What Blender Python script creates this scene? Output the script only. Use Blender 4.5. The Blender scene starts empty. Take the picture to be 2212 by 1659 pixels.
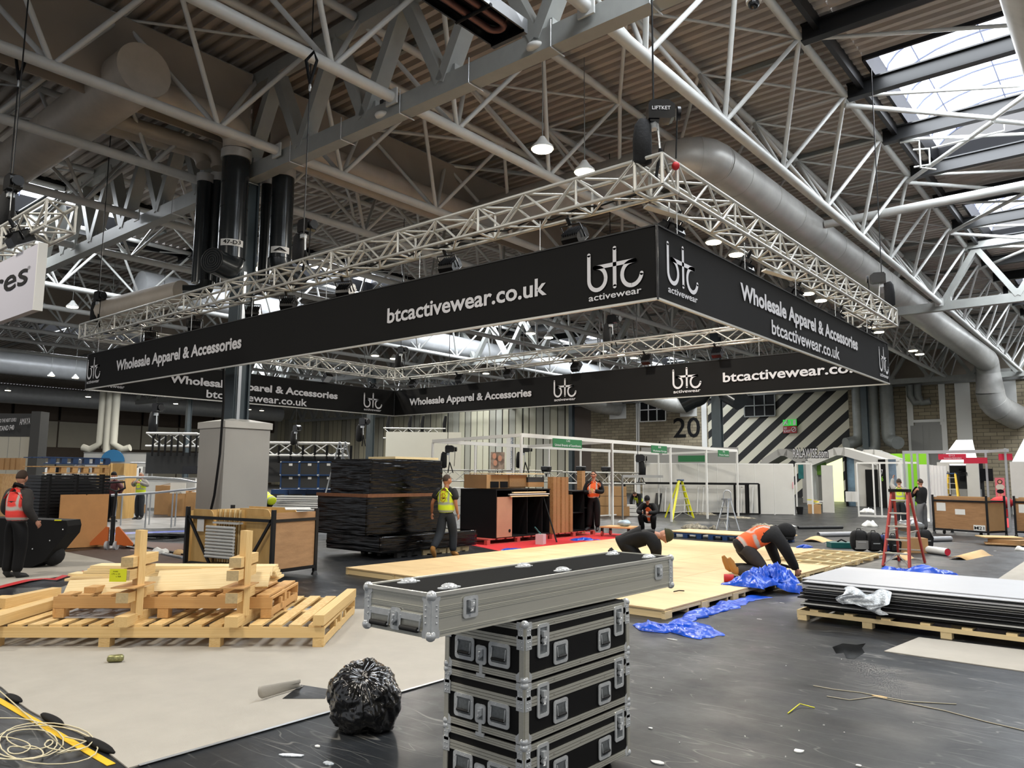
import bpy, bmesh, math, random
from mathutils import Vector, Matrix, Quaternion
random.seed(7)
SC = bpy.context.scene; COL = SC.collection
PI = math.pi; R = math.radians
# ------------------------------------------------------------------ camera
F_PX, W_PX, H_PX = 1645.0, 2212, 1659
PITCH, YAW, ROLL, EYE = R(6.85), R(39.9), R(.49), 1.74
_w = Vector((-math.sin(YAW)*math.cos(PITCH), math.cos(YAW)*math.cos(PITCH), math.sin(PITCH)))
_r = Vector((math.cos(YAW), math.sin(YAW), 0)); _u = _r.cross(_w)
_R = _r*math.cos(ROLL)+_u*math.sin(ROLL); _U = -_r*math.sin(ROLL)+_u*math.cos(ROLL)
cam = bpy.data.cameras.new('camera'); camo = bpy.data.objects.new('camera', cam); COL.objects.link(camo)
cam.sensor_fit = 'HORIZONTAL'; cam.sensor_width = 36; cam.lens = 36*F_PX/W_PX
cam.clip_end = 400; cam.clip_start = .05
camo.matrix_world = Matrix(((_R.x,_U.x,-_w.x,0),(_R.y,_U.y,-_w.y,0),(_R.z,_U.z,-_w.z,EYE),(0,0,0,1)))
SC.camera = camo
# ------------------------------------------------------------------ world, exposure, large lights
SC.view_settings.view_transform = 'Standard'; SC.view_settings.look = 'None'
SC.view_settings.gamma = 1; SC.view_settings.use_curve_mapping = False
SC.view_settings.exposure = 0.0
wd = bpy.data.worlds.new('daylight'); SC.world = wd; wd.use_nodes = True
bg = wd.node_tree.nodes['Background']; bg.inputs[0].default_value = (.93, .95, 1, 1); bg.inputs[1].default_value = .62
def area(name, loc, sx, sy, power, color=(1,1,1), rot=(0,0,0)):
    l = bpy.data.lights.new(name, 'AREA'); l.shape = 'RECTANGLE'; l.size = sx; l.size_y = sy; l.energy = power; l.color = color
    o = bpy.data.objects.new(name, l); o.location = loc; o.rotation_euler = rot; COL.objects.link(o); return o
SKY_SPANS = [(5.7, 14.7), (19.9, 28.9), (33.4, 40.4), (47, 54), (61, 67)]
SKY_X = [(-4.95, -.6), (-35.3, -30.9), (-64.5, -59.5)]
for i, (x0, x1) in enumerate(SKY_X):
    for j, (y0, y1) in enumerate(SKY_SPANS):
        if i == 2 and j < 1: continue
        area('skylight_daylight', ((x0+x1)/2, (y0+y1)/2, 12.42), x1-x0-.3, y1-y0-.3, 1700, (.9, .95, 1))
WARM = (1, .93, .82)
LAMP_X = [-10.5, -25.3, -38.2, -54.3, -67.3, -83.3]  # last two rows are added lamps that brighten the dark far left
LAMP_Y = [4.6, 6.3, 13.6, 15.35, 22.8, 24.6, 31.8, 33.4, 41, 42.6, 50.1, 51.8]
# ------------------------------------------------------------------ helpers
def at(px, py, z=0.0):
    d = _w + _R*((px-1106)/F_PX) + _U*((829.5-py)/F_PX); t = (z-EYE)/d.z
    return Vector((d.x*t, d.y*t, z))
def aty(px, py, Y):
    d = _w + _R*((px-1106)/F_PX) + _U*((829.5-py)/F_PX); t = Y/d.y
    return Vector((d.x*t, Y, EYE+d.z*t))
def atx(px, py, X):
    d = _w + _R*((px-1106)/F_PX) + _U*((829.5-py)/F_PX); t = X/d.x
    return Vector((X, d.y*t, EYE+d.z*t))
def tag(o, label=None, cat=None, group=None, kind=None):
    if label: o['label'] = label
    if cat: o['category'] = cat
    if group: o['group'] = group
    if kind: o['kind'] = kind
    return o
def empty(name, loc=(0,0,0), rz=0, label=None, cat=None, group=None, kind=None, parent=None):
    o = bpy.data.objects.new(name, None); COL.objects.link(o); o.location = loc; o.rotation_euler = (0,0,rz)
    o.empty_display_size = .1
    if parent: o.parent = parent
    return tag(o, label, cat, group, kind)
def wmat(o):
    m = Matrix.LocRotScale(o.location, o.rotation_euler.to_quaternion(), o.scale) if o.rotation_mode != 'QUATERNION' else Matrix.LocRotScale(o.location, o.rotation_quaternion, o.scale)
    return (wmat(o.parent) @ m) if o.parent else m
class MB:
    """collects shapes as one mesh; world coordinates minus origin"""
    def __init__(s): s.v = []; s.f = []; s.m = []; s.sm = []; s.cur = 0; s.smooth = False
    def add(s, vs, fs, smooth=None):
        n = len(s.v); s.v += [Vector(v) for v in vs]
        for f in fs: s.f.append([n+i for i in f]); s.m.append(s.cur); s.sm.append(s.smooth if smooth is None else smooth)
    def box(s, c, sz, rz=0, rot=None):
        a, b, d = sz[0]/2, sz[1]/2, sz[2]/2; M = rot if rot else Matrix.Rotation(rz, 3, 'Z'); c = Vector(c)
        vs = [c + M @ Vector((x*a, y*b, z*d)) for z in (-1,1) for x, y in ((-1,-1),(1,-1),(1,1),(-1,1))]
        s.add(vs, [(3,2,1,0),(4,5,6,7),(0,1,5,4),(1,2,6,5),(2,3,7,6),(3,0,4,7)], False); return s
    def beam(s, p0, p1, w, h, up=(0,0,1)):
        p0, p1 = Vector(p0), Vector(p1); d = p1-p0; L = d.length; d.normalize(); up = Vector(up)
        if abs(d.dot(up)) > .99: up = Vector((1,0,0))
        x = d.cross(up).normalized(); u = x.cross(d)
        return s.box((p0+p1)/2, (L, w, h), rot=Matrix((d, x, u)).transposed())
    def tube(s, pts, r, n=8, caps=True, closed=False):
        pts = [Vector(p) for p in pts]; rs = r if isinstance(r, (list, tuple)) else [r]*len(pts)
        N = len(pts); prev = None; vs = []
        for i, p in enumerate(pts):
            a = pts[(i-1) % N] if (closed or i) else p; b = pts[(i+1) % N] if (closed or i < N-1) else p
            t = (b-a); t = t.normalized() if t.length > 1e-9 else Vector((0,0,1))
            if prev is None:
                q = Vector((0,0,1)) if abs(t.z) < .9 else Vector((1,0,0)); x = t.cross(q).normalized()
            else:
                x = (prev - t*prev.dot(t)); x = x.normalized() if x.length > 1e-6 else t.orthogonal().normalized()
            prev = x; y = t.cross(x)
            vs += [p + (x*math.cos(2*PI*k/n) + y*math.sin(2*PI*k/n))*rs[i] for k in range(n)]
        fs = []
        M = N if closed else N-1
        for i in range(M):
            j = (i+1) % N
            for k in range(n): l = (k+1) % n; fs.append((i*n+k, i*n+l, j*n+l, j*n+k))
        s.add(vs, fs, True)
        if caps and not closed: s.add(vs[:n], [tuple(range(n))[::-1]], False); s.add(vs[-n:], [tuple(range(n))], False)
        return s
    def cyl(s, p0, p1, r0, r1=None, n=16, caps=True): return s.tube([p0, p1], [r0, r0 if r1 is None else r1], n, caps)
    def ball(s, c, r, nu=12, nv=8, M=None, fn=None):
        c = Vector(c); r = r if isinstance(r, (list, tuple)) else (r, r, r); vs = []; fs = []
        for j in range(nv+1):
            for i in range(nu):
                th = PI*j/nv; ph = 2*PI*i/nu; p = Vector((math.sin(th)*math.cos(ph)*r[0], math.sin(th)*math.sin(ph)*r[1], math.cos(th)*r[2]))
                if fn: p = fn(p)
                vs.append(c + (M @ p if M else p))
        for j in range(nv):
            for i in range(nu): k = (i+1) % nu; fs.append((j*nu+i, (j+1)*nu+i, (j+1)*nu+k, j*nu+k))
        s.add(vs, fs, True); return s
    def prism(s, poly, a, b, ax='z', M=None):
        """poly in 2D extruded from a to b along ax"""
        def P(u, v, w):
            p = Vector((u, v, w)) if ax == 'z' else (Vector((u, w, v)) if ax == 'y' else Vector((w, u, v)))
            return M @ p if M else p
        n = len(poly); vs = [P(u, v, a) for u, v in poly] + [P(u, v, b) for u, v in poly]
        fs = [tuple(range(n))[::-1], tuple(range(n, 2*n))] + [(i, (i+1) % n, n+(i+1) % n, n+i) for i in range(n)]
        s.add(vs, fs, False); return s
    def grid(s, fn, nu, nv, smooth=True):
        vs = [fn(i/nu, j/nv) for j in range(nv+1) for i in range(nu+1)]
        s.add(vs, [(j*(nu+1)+i, j*(nu+1)+i+1, (j+1)*(nu+1)+i+1, (j+1)*(nu+1)+i) for j in range(nv) for i in range(nu)], smooth); return s
    def build(s, name, mats, parent=None, world=False):
        """vertices are in world axes; with world=True they are turned into the parent's local frame"""
        me = bpy.data.meshes.new(name); inv = None
        if parent and world: inv = wmat(parent).inverted()
        org = Vector((0,0,0))
        if not parent and s.v:
            lo = [min(v[i] for v in s.v) for i in range(3)]; hi = [max(v[i] for v in s.v) for i in range(3)]
            org = Vector(((lo[0]+hi[0])/2, (lo[1]+hi[1])/2, lo[2]))
        me.from_pydata([(inv @ v) if inv else v-org for v in s.v], [], s.f)
        if not isinstance(mats, (list, tuple)): mats = [mats]
        for m in mats: me.materials.append(m)
        me.polygons.foreach_set('material_index', s.m); me.polygons.foreach_set('use_smooth', s.sm); me.update()
        bm = bmesh.new(); bm.from_mesh(me); bmesh.ops.recalc_face_normals(bm, faces=bm.faces); bm.to_mesh(me); bm.free()
        o = bpy.data.objects.new(name, me); COL.objects.link(o); o.location = org
        if parent: o.parent = parent
        return o
_unit = {}
def unit(kind, mat):
    k = (kind, mat.name)
    if k not in _unit:
        m = MB()
        if kind == 'box': m.box((0,0,0), (1,1,1))
        elif kind == 'rod': m.tube([(-.5,0,0),(.5,0,0)], 1, 8)
        elif kind == 'rod16': m.tube([(-.5,0,0),(.5,0,0)], 1, 20)
        elif kind == 'plank':   # softened edges
            e = .06
            for sx in (0,):
                m.prism([(-.5,-.5+e),(-.5+0,-.5+e),(-.5,.5-e),(-.5,.5-e)][:0] or [(-.5,-.44),(-.44,-.5),(.44,-.5),(.5,-.44),(.5,.44),(.44,.5),(-.44,.5),(-.5,.44)], -.5, .5, 'x')
        me = bpy.data.meshes.new(kind); me.from_pydata(m.v, [], m.f); me.materials.append(mat)
        me.polygons.foreach_set('use_smooth', m.sm); me.update(); _unit[k] = me
    return _unit[k]
def place_unit(name, me, M, parent):
    o = bpy.data.objects.new(name, me); COL.objects.link(o)
    if parent: o.parent = parent; M = wmat(parent).inverted() @ M
    l, q, sc = M.decompose(); o.rotation_mode = 'QUATERNION'; o.location = l; o.rotation_quaternion = q; o.scale = sc
    return o
def rod(name, p0, p1, r, mat, parent=None, kind='rod'):
    p0, p1 = Vector(p0), Vector(p1); d = p1-p0
    q = Vector((1,0,0)).rotation_difference(d.normalized())
    return place_unit(name, unit(kind, mat), Matrix.LocRotScale((p0+p1)/2, q, (d.length, r, r)), parent)
def bar(name, p0, p1, w, h, mat, parent=None, up=(0,0,1), kind='box'):
    p0, p1 = Vector(p0), Vector(p1); d = p1-p0; L = d.length; d.normalize(); up = Vector(up)
    if abs(d.dot(up)) > .99: up = Vector((1,0,0))
    x = d.cross(up).normalized(); u = x.cross(d)
    M = Matrix.Translation((p0+p1)/2) @ Matrix((d, x, u)).transposed().to_4x4() @ Matrix.Diagonal((L, w, h, 1))
    return place_unit(name, unit(kind, mat), M, parent)
def blk(name, c, sz, mat, parent=None, rz=0, kind='box', local=False):
    M = Matrix.Translation(Vector(c)) @ Matrix.Rotation(rz, 4, 'Z') @ Matrix.Diagonal((sz[0], sz[1], sz[2], 1))
    if local and parent: M = wmat(parent) @ M
    return place_unit(name, unit(kind, mat), M, parent)
def lp(root, x, y, z): return wmat(root) @ Vector((x, y, z))
def copy_tree(o, parent=None):
    c = o.copy(); COL.objects.link(c)
    if parent: c.parent = parent
    for ch in list(o.children): copy_tree(ch, c)
    return c
# ------------------------------------------------------------------ materials
def srgb(c):
    if isinstance(c, str): c = tuple(int(c[i:i+2], 16)/255 for i in (0,2,4))
    return tuple((x/12.92 if x <= .04045 else ((x+.055)/1.055)**2.4) for x in c)
def mat(name, col, rough=.6, metal=0, var=0, scale=6, bump=0, bscale=60, stretch=None, spec=.5, coord='world', coat=0, col2=None, rnd=0, emit=None, estr=0, alpha=1, trans=0):
    m = bpy.data.materials.new(name); m.use_nodes = True; nt = m.node_tree; N = nt.nodes; L = nt.links; b = N['Principled BSDF']
    c = srgb(col); b.inputs['Base Color'].default_value = (*c, 1); b.inputs['Roughness'].default_value = rough; b.inputs['Metallic'].default_value = metal
    b.inputs['Specular IOR Level'].default_value = spec; b.inputs['Coat Weight'].default_value = coat
    b.inputs['Alpha'].default_value = alpha; b.inputs['Transmission Weight'].default_value = trans
    if emit: b.inputs['Emission Color'].default_value = (*srgb(emit), 1); b.inputs['Emission Strength'].default_value = estr
    if var or bump or col2:
        if coord == 'world': g = N.new('ShaderNodeNewGeometry'); src = g.outputs['Position']
        else: g = N.new('ShaderNodeTexCoord'); src = g.outputs['Object']
        mp = N.new('ShaderNodeMapping'); L.new(src, mp.inputs[0])
        if stretch: mp.inputs['Scale'].default_value = stretch
        if coord != 'world':
            oi = N.new('ShaderNodeObjectInfo'); vm = N.new('ShaderNodeVectorMath'); vm.operation = 'SCALE'; vm.inputs[0].default_value = (17, 31, 23)
            L.new(oi.outputs['Random'], vm.inputs['Scale']); L.new(vm.outputs[0], mp.inputs['Location'])
        n = N.new('ShaderNodeTexNoise'); n.inputs['Scale'].default_value = scale; n.inputs['Detail'].default_value = 6; n.inputs['Roughness'].default_value = .6; L.new(mp.outputs[0], n.inputs['Vector'])
        if var or col2:
            rp = N.new('ShaderNodeValToRGB'); rp.color_ramp.elements[0].position = .3; rp.color_ramp.elements[1].position = .7
            c2 = srgb(col2) if col2 else tuple(min(1, x*(1+var)) for x in c); c1 = c if col2 else tuple(x*(1-var) for x in c)
            rp.color_ramp.elements[0].color = (*c1, 1); rp.color_ramp.elements[1].color = (*c2, 1)
            L.new(n.outputs['Fac'], rp.inputs[0]); out = rp.outputs[0]
            if rnd:
                oi2 = N.new('ShaderNodeObjectInfo'); mr = N.new('ShaderNodeMapRange'); mr.inputs[3].default_value = 1-rnd; mr.inputs[4].default_value = 1+rnd
                L.new(oi2.outputs['Random'], mr.inputs[0]); hs = N.new('ShaderNodeHueSaturation'); L.new(mr.outputs[0], hs.inputs['Value']); L.new(out, hs.inputs['Color']); out = hs.outputs[0]
            L.new(out, b.inputs['Base Color'])
        if bump:
            n2 = N.new('ShaderNodeTexNoise'); n2.inputs['Scale'].default_value = bscale; n2.inputs['Detail'].default_value = 4; L.new(mp.outputs[0], n2.inputs['Vector'])
            bp = N.new('ShaderNodeBump'); bp.inputs['Strength'].default_value = bump; bp.inputs['Distance'].default_value = .02; L.new(n2.outputs['Fac'], bp.inputs['Height']); L.new(bp.outputs[0], b.inputs['Normal'])
    return m
def emis(name, col, s):
    m = bpy.data.materials.new(name); m.use_nodes = True; nt = m.node_tree; b = nt.nodes['Principled BSDF']
    b.inputs['Base Color'].default_value = (*srgb(col), 1); b.inputs['Emission Color'].default_value = (*srgb(col), 1); b.inputs['Emission Strength'].default_value = s; return m
def wood(name, c1, c2, rnd=.08, gs=(1.2, 9, 9), rough=.6):
    return mat(name, c1, rough, 0, 0, 3, .15, 20, gs, coord='obj', col2=c2, rnd=rnd)
M = {}
M['pine'] = wood('pine_wood', 'cfa868', 'e9cb92'); M['pine_light'] = wood('pale_pine', 'dcc18a', 'f0dcae')
M['pine_orange'] = wood('orange_pine', 'b98a52', 'd4ac74'); M['endgrain'] = mat('end_grain', 'b7a27a', .8, var=.15, scale=40)
M['ply'] = mat('plywood_sheet', 'd2b384', .55, 0, 0, 1.2, .04, 30, (1, 3.5, 1), col2='e3c898'); M['ply_edge'] = mat('plywood_edge', 'b98f58', .7, var=.15, scale=30)
M['oak'] = wood('oak_panel', '9c7650', 'b38a60', 0, (1.2, 1.2, 5)); M['redwood'] = wood('red_pallet_wood', 'a8403a', 'c45a4c')
M['orangewood'] = mat('orange_board', 'c4905a', .6, var=.06, scale=4, bump=.03)
M['birch'] = mat('birch_panel', 'c39a5a', .55, 0, 0, 2, 0, 30, (4, 4, 1), col2='d2ac6c'); M['birch_edge'] = mat('birch_edge', 'e6cc96', .6)
M['walnutboard'] = mat('walnut_board', '8f6a46', .55, 0, 0, 3, .05, 30, (1, 1, 6), col2='a98058')
M['cardboard'] = mat('cardboard', 'a98459', .85, var=.08, scale=3, bump=.05, bscale=40); M['cardboard_light'] = mat('pale_cardboard', 'c9a878', .85, var=.06, scale=3)
M['white'] = mat('white_paint', 'd8d8d4', .5); M['whitewarm'] = mat('shell_panel_white', 'c9c8c2', .5, var=.03, scale=2)
M['steelwhite'] = mat('roof_white_steel', 'c2c3c0', .42, 0, var=.06, scale=3); M['steelgrey'] = mat('roof_grey_steel', '7f827f', .45, .1, var=.08, scale=3)
M['girder'] = mat('girder_grey', '9a9c98', .42, .05, var=.08, scale=2, bump=.02)
M['duct'] = mat('galvanised_duct', 'b6b5b1', .42, .35, var=.1, scale=2.5, bump=.05, bscale=3); M['duct_white'] = mat('duct_pale', 'c4c6c8', .4, .25, var=.08, scale=2, bump=.05, bscale=3)
M['ductbrown'] = mat('dusty_duct', 'b3a99b', .5, .1, var=.1, scale=2, bump=.04, bscale=3)
M['column'] = mat('column_blue_grey', '3f4a4f', .45, .1, var=.08, scale=3); M['pipe_dark'] = mat('dark_pipe', '272b2d', .22, .25, var=.1, scale=4)
M['black'] = mat('matt_black', '0b0b0c', .7, spec=.25); M['blacksteel'] = mat('black_steel', '17181a', .4, .3); M['darkgrey'] = mat('dark_grey', '2b2c2c', .6)
M['blackgloss'] = mat('gloss_black', '0c0c0d', .25, coat=.3)
M['banner'] = mat('banner_fabric', '101010', .75, bump=.05, bscale=4, spec=.25); M['letter'] = mat('banner_lettering', 'd9d9dc', .6)
M['alu'] = mat('aluminium', 'c9c8c0', .35, .55, var=.06, scale=20); M['alu_case'] = mat('aluminium_case', 'c2c1b6', .32, .5, 0, 3, .02, 60, (30, 1, 60), col2='cbcabf')
M['trussalu'] = mat('truss_aluminium', 'c3c2bb', .38, .45, var=.05, scale=10); M['chrome'] = mat('zinc_hardware', 'd2d6d8', .2, .4, var=.1, scale=30)
M['caseblack'] = mat('case_black_laminate', '090909', .6, bump=.12, bscale=300, spec=.25); M['casetop'] = mat('case_top_felt', '1c1c1b', .95, bump=.25, bscale=260, var=.2, scale=120, spec=.1)
M['rubber'] = mat('black_rubber', '141414', .7); M['deckrib'] = mat('roof_deck', 'b0a79e', .5, .1, var=.05, scale=1.2)
M['deckdark'] = mat('roof_deck_dark', '55493f', .6, .1, var=.08, scale=1.2)
M['bulkhead'] = mat('brown_bulkhead', '968b7e', .6, var=.06, scale=.8); M['skyframe'] = mat('skylight_beam', '0f1012', .45, .1)
M['glaze'] = emis('skylight_glazing', 'f2f6ff', 2.6); M['glazerib'] = mat('glazing_rib', '9aa2c0', .5)
M['red'] = mat('red', 'b3161c', .6, var=.06, scale=6); M['redcarpet'] = mat('red_carpet', 'c4242a', .95, var=.08, scale=8, bump=.2, bscale=200)
M['blue'] = mat('blue_plastic_sheet', '0848ba', .3, 0, var=.15, scale=9, bump=.5, bscale=14, coat=.1); M['bluecase'] = mat('blue_steel', '1c3c66', .45)
M['yellow'] = mat('yellow_fibreglass', 'd8d616', .45); M['safety_yellow'] = mat('yellow_tape', 'e0b51c', .6)
M['ladder_red'] = mat('red_fibreglass', 'b04038', .5); M['green'] = mat('green_board', '1f6a3c', .6); M['lime'] = mat('lime_green', '7fc21c', .6)
M['crimson'] = mat('crimson_board', 'c01838', .6); M['bubble'] = mat('bubble_wrap', 'c9d0d6', .25, 0, var=.15, scale=30, bump=1, bscale=40, coat=.5)
M['bag'] = mat('black_polythene', '0b0b0c', .18, 0, bump=.55, bscale=9, coat=.6); M['wrap'] = mat('black_stretch_film', '020203', .1, 0, 0, 3, .5, 1.6, (.8, .8, 20), spec=.35)
M['grey_sheet'] = mat('grey_sheet', 'a9aaad', .45, var=.03, scale=2); M['greycarpet'] = mat('grey_carpet', 'aba69c', .95, var=.05, scale=3, bump=.3, bscale=260)
M['cream'] = mat('cream_wall', 'b7b4a6', .7, var=.03, scale=1); M['panelgrey'] = mat('grey_panel', '8d8d8a', .6)
M['skin'] = mat('skin', 'c08a70', .55, var=.05, scale=20); M['skin2'] = mat('skin_tan', 'a87050', .55); M['hair'] = mat('brown_hair', '3a2a1e', .8, bump=.6, bscale=120)
M['hairgrey'] = mat('grey_hair', '9a958c', .8); M['boot'] = mat('tan_suede_boot', 'a8763a', .8); M['olive'] = mat('olive_knit', '3a3a22', .95, bump=.5, bscale=150)
M['jeans'] = mat('dark_jeans', '23272c', .85); M['charcoal'] = mat('charcoal_cloth', '33302e', .85, var=.15, scale=12); M['jacket'] = mat('black_jacket', '131416', .75, bump=.4, bscale=14, spec=.25)
M['maroon'] = mat('maroon_jacket', '4e1a20', .6, bump=.3, bscale=14); M['tshirt'] = mat('black_tshirt', '151517', .85); M['greytee'] = mat('grey_shirt', '8f8c86', .85); M['hoodie'] = mat('black_hoodie', '141415', .9, bump=.3, bscale=20)
M['jogger'] = mat('grey_joggers', '6c6c6c', .9, var=.1, scale=10); M['shoe'] = mat('black_shoe', '1b1b1d', .6); M['sole'] = mat('white_sole', 'd0d0cc', .6)
M['paper'] = mat('white_paper', 'dcdcd8', .7); M['stone'] = mat('concrete_block', '97907f', .9)
M['orange'] = mat('orange_paint', 'c06020', .5); M['bag_pink'] = mat('milky_plastic', 'd8c4c4', .3); M['teal'] = mat('teal_plastic', '0f5a58', .5)
M['denimblue'] = mat('blue_bag_cloth', '2a3f78', .8); M['bagcloth'] = mat('black_bag_cloth', '111214', .85, bump=.3, bscale=30)
M['silver'] = mat('silver_rack', 'b8bcc0', .35, .6); M['timber_red'] = wood('brown_timber', '94683e', 'b08858')
M['foil'] = mat('silver_pipe_wrap', 'b4bcc4', .3, .7, bump=.4, bscale=3)
# ================================================================== SETTING
def floor_material():
    m = bpy.data.materials.new('painted_floor'); m.use_nodes = True; nt = m.node_tree; N = nt.nodes; L = nt.links; b = N['Principled BSDF']
    g = N.new('ShaderNodeNewGeometry')
    def noise(sc, det, rot=0, stretch=None, rough=.6):
        mp = N.new('ShaderNodeMapping'); L.new(g.outputs['Position'], mp.inputs[0]); mp.inputs['Rotation'].default_value = (0,0,rot)
        if stretch: mp.inputs['Scale'].default_value = stretch
        n = N.new('ShaderNodeTexNoise'); n.inputs['Scale'].default_value = sc; n.inputs['Detail'].default_value = det; n.inputs['Roughness'].default_value = rough; L.new(mp.outputs[0], n.inputs['Vector']); return n.outputs['Fac']
    def ramp(src, a, b_, c0, c1):
        r = N.new('ShaderNodeValToRGB'); r.color_ramp.elements[0].position = a; r.color_ramp.elements[1].position = b_; r.color_ramp.elements[0].color = c0; r.color_ramp.elements[1].color = c1; L.new(src, r.inputs[0]); return r.outputs[0]
    def mix(f, a, b_, mode='MIX'):
        x = N.new('ShaderNodeMix'); x.data_type = 'RGBA'; x.blend_type = mode
        if isinstance(f, float): x.inputs[0].default_value = f
        else: L.new(f, x.inputs[0])
        for k, s in ((6, a), (7, b_)):
            if isinstance(s, tuple): x.inputs[k].default_value = s
            else: L.new(s, x.inputs[k])
        return x.outputs[2]
    c = ramp(noise(.5, 8), .3, .75, (*srgb('14161a'), 1), (*srgb('25282b'), 1))
    for rot, sc, thr in ((.4, 1.3, .655), (-.75, 1.1, .66), (1.3, 1.6, .67), (.05, .8, .67)):
        f = ramp(noise(sc, 5, rot, (.5, 22, 1)), thr-.03, thr+.02, (0,0,0,1), (1,1,1,1)); k = N.new('ShaderNodeMath'); k.operation = 'MULTIPLY'
        gate = ramp(noise(.8, 3, rot+2), .45, .62, (0,0,0,1), (1,1,1,1)); L.new(f, k.inputs[0]); L.new(gate, k.inputs[1]); k2 = N.new('ShaderNodeMath'); k2.operation = 'MULTIPLY'; k2.inputs[1].default_value = .45; L.new(k.outputs[0], k2.inputs[0])
        c = mix(k2.outputs[0], c, (*srgb('686866'), 1))
    for rot, sc, st in ((.5, 1.1, (.35, 1.6, 1)), (-.9, .9, (.3, 1.8, 1)), (1.7, 1.3, (.3, 1.5, 1)), (.1, 1.6, (.4, 1.4, 1))):
        n_ = noise(sc, 2, rot, st); s1 = N.new('ShaderNodeMath'); s1.operation = 'SUBTRACT'; L.new(n_, s1.inputs[0]); s1.inputs[1].default_value = .5; s2 = N.new('ShaderNodeMath'); s2.operation = 'ABSOLUTE'; L.new(s1.outputs[0], s2.inputs[0])
        ln = ramp(s2.outputs[0], .0, .0035, (.55,.55,.55,1), (0,0,0,1)); gt = ramp(noise(1.7, 3, rot+1), .46, .6, (0,0,0,1), (1,1,1,1)); k = N.new('ShaderNodeMath'); k.operation = 'MULTIPLY'; L.new(ln, k.inputs[0]); L.new(gt, k.inputs[1])
        c = mix(k.outputs[0], c, (*srgb('8a8984'), 1))
    f = ramp(noise(9, 6, 0, None, .8), .64, .72, (0,0,0,1), (.35,.35,.35,1)); c = mix(f, c, (*srgb('6c6a66'), 1))
    L.new(c, b.inputs['Base Color'])
    L.new(ramp(noise(1.4, 6), .3, .75, (.3,.3,.3,1), (.55,.55,.55,1)), b.inputs['Roughness']); b.inputs['Specular IOR Level'].default_value = .3
    bp = N.new('ShaderNodeBump'); bp.inputs['Strength'].default_value = .12; bp.inputs['Distance'].default_value = .02; L.new(noise(3, 5), bp.inputs['Height']); L.new(bp.outputs[0], b.inputs['Normal'])
    return m
def block_material():
    m = bpy.data.materials.new('block_wall'); m.use_nodes = True; nt = m.node_tree; N = nt.nodes; L = nt.links; b = N['Principled BSDF']
    g = N.new('ShaderNodeNewGeometry'); sx = N.new('ShaderNodeSeparateXYZ'); cb = N.new('ShaderNodeCombineXYZ'); L.new(g.outputs['Position'], sx.inputs[0]); L.new(sx.outputs[0], cb.inputs[0]); L.new(sx.outputs[2], cb.inputs[1])
    t = N.new('ShaderNodeTexBrick'); L.new(cb.outputs[0], t.inputs['Vector']); t.inputs['Scale'].default_value = 1; t.inputs['Brick Width'].default_value = .9; t.inputs['Row Height'].default_value = .3; t.inputs['Mortar Size'].default_value = .02
    t.inputs['Color1'].default_value = (*srgb('8a7f6a'), 1); t.inputs['Color2'].default_value = (*srgb('a3987f'), 1); t.inputs['Mortar'].default_value = (*srgb('5c5548'), 1)
    n = N.new('ShaderNodeTexNoise'); n.inputs['Scale'].default_value = 1.5; L.new(g.outputs['Position'], n.inputs[0]); x = N.new('ShaderNodeMix'); x.data_type = 'RGBA'; x.blend_type = 'MULTIPLY'; x.inputs[0].default_value = .3
    L.new(t.outputs[0], x.inputs[6]); L.new(n.outputs['Fac'], x.inputs[7]); L.new(x.outputs[2], b.inputs['Base Color']); b.inputs['Roughness'].default_value = .85
    return m
def chevron_material():
    m = bpy.data.materials.new('diagonal_stripes'); m.use_nodes = True; nt = m.node_tree; N = nt.nodes; L = nt.links; b = N['Principled BSDF']
    g = N.new('ShaderNodeNewGeometry'); sx = N.new('ShaderNodeSeparateXYZ'); L.new(g.outputs['Position'], sx.inputs[0])
    def mth(op, a, c=None):
        k = N.new('ShaderNodeMath'); k.operation = op
        for i, s in enumerate((a, c)):
            if s is None: continue
            if isinstance(s, (int, float)): k.inputs[i].default_value = s
            else: L.new(s, k.inputs[i])
        return k.outputs[0]
    a = mth('MULTIPLY', sx.outputs[0], .86); v = mth('SUBTRACT', a, sx.outputs[2]); v = mth('DIVIDE', v, 1.62); v = mth('ADD', v, 100.3); fr = mth('FRACT', v); s = mth('LESS_THAN', fr, .47)
    x = N.new('ShaderNodeMix'); x.data_type = 'RGBA'; L.new(s, x.inputs[0]); x.inputs[6].default_value = (*srgb('c9c5b2'), 1); x.inputs[7].default_value = (*srgb('121212'), 1)
    L.new(x.outputs[2], b.inputs['Base Color']); b.inputs['Roughness'].default_value = .7
    return m
M['floor'] = floor_material(); M['block'] = block_material(); M['chevron'] = chevron_material()
ZD = EYE+10.75          # roof deck
ZB = EYE+8.0            # bottom chords
ZT = EYE+10.45          # top chords
YW = 69.5               # far wall
XL = -108.0             # left wall
fl = MB().box((-42, 28, -.05), (150, 96, .1)).build('floor', M['floor']); tag(fl, 'dark grey painted exhibition hall floor with scuffs', kind='structure')
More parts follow.
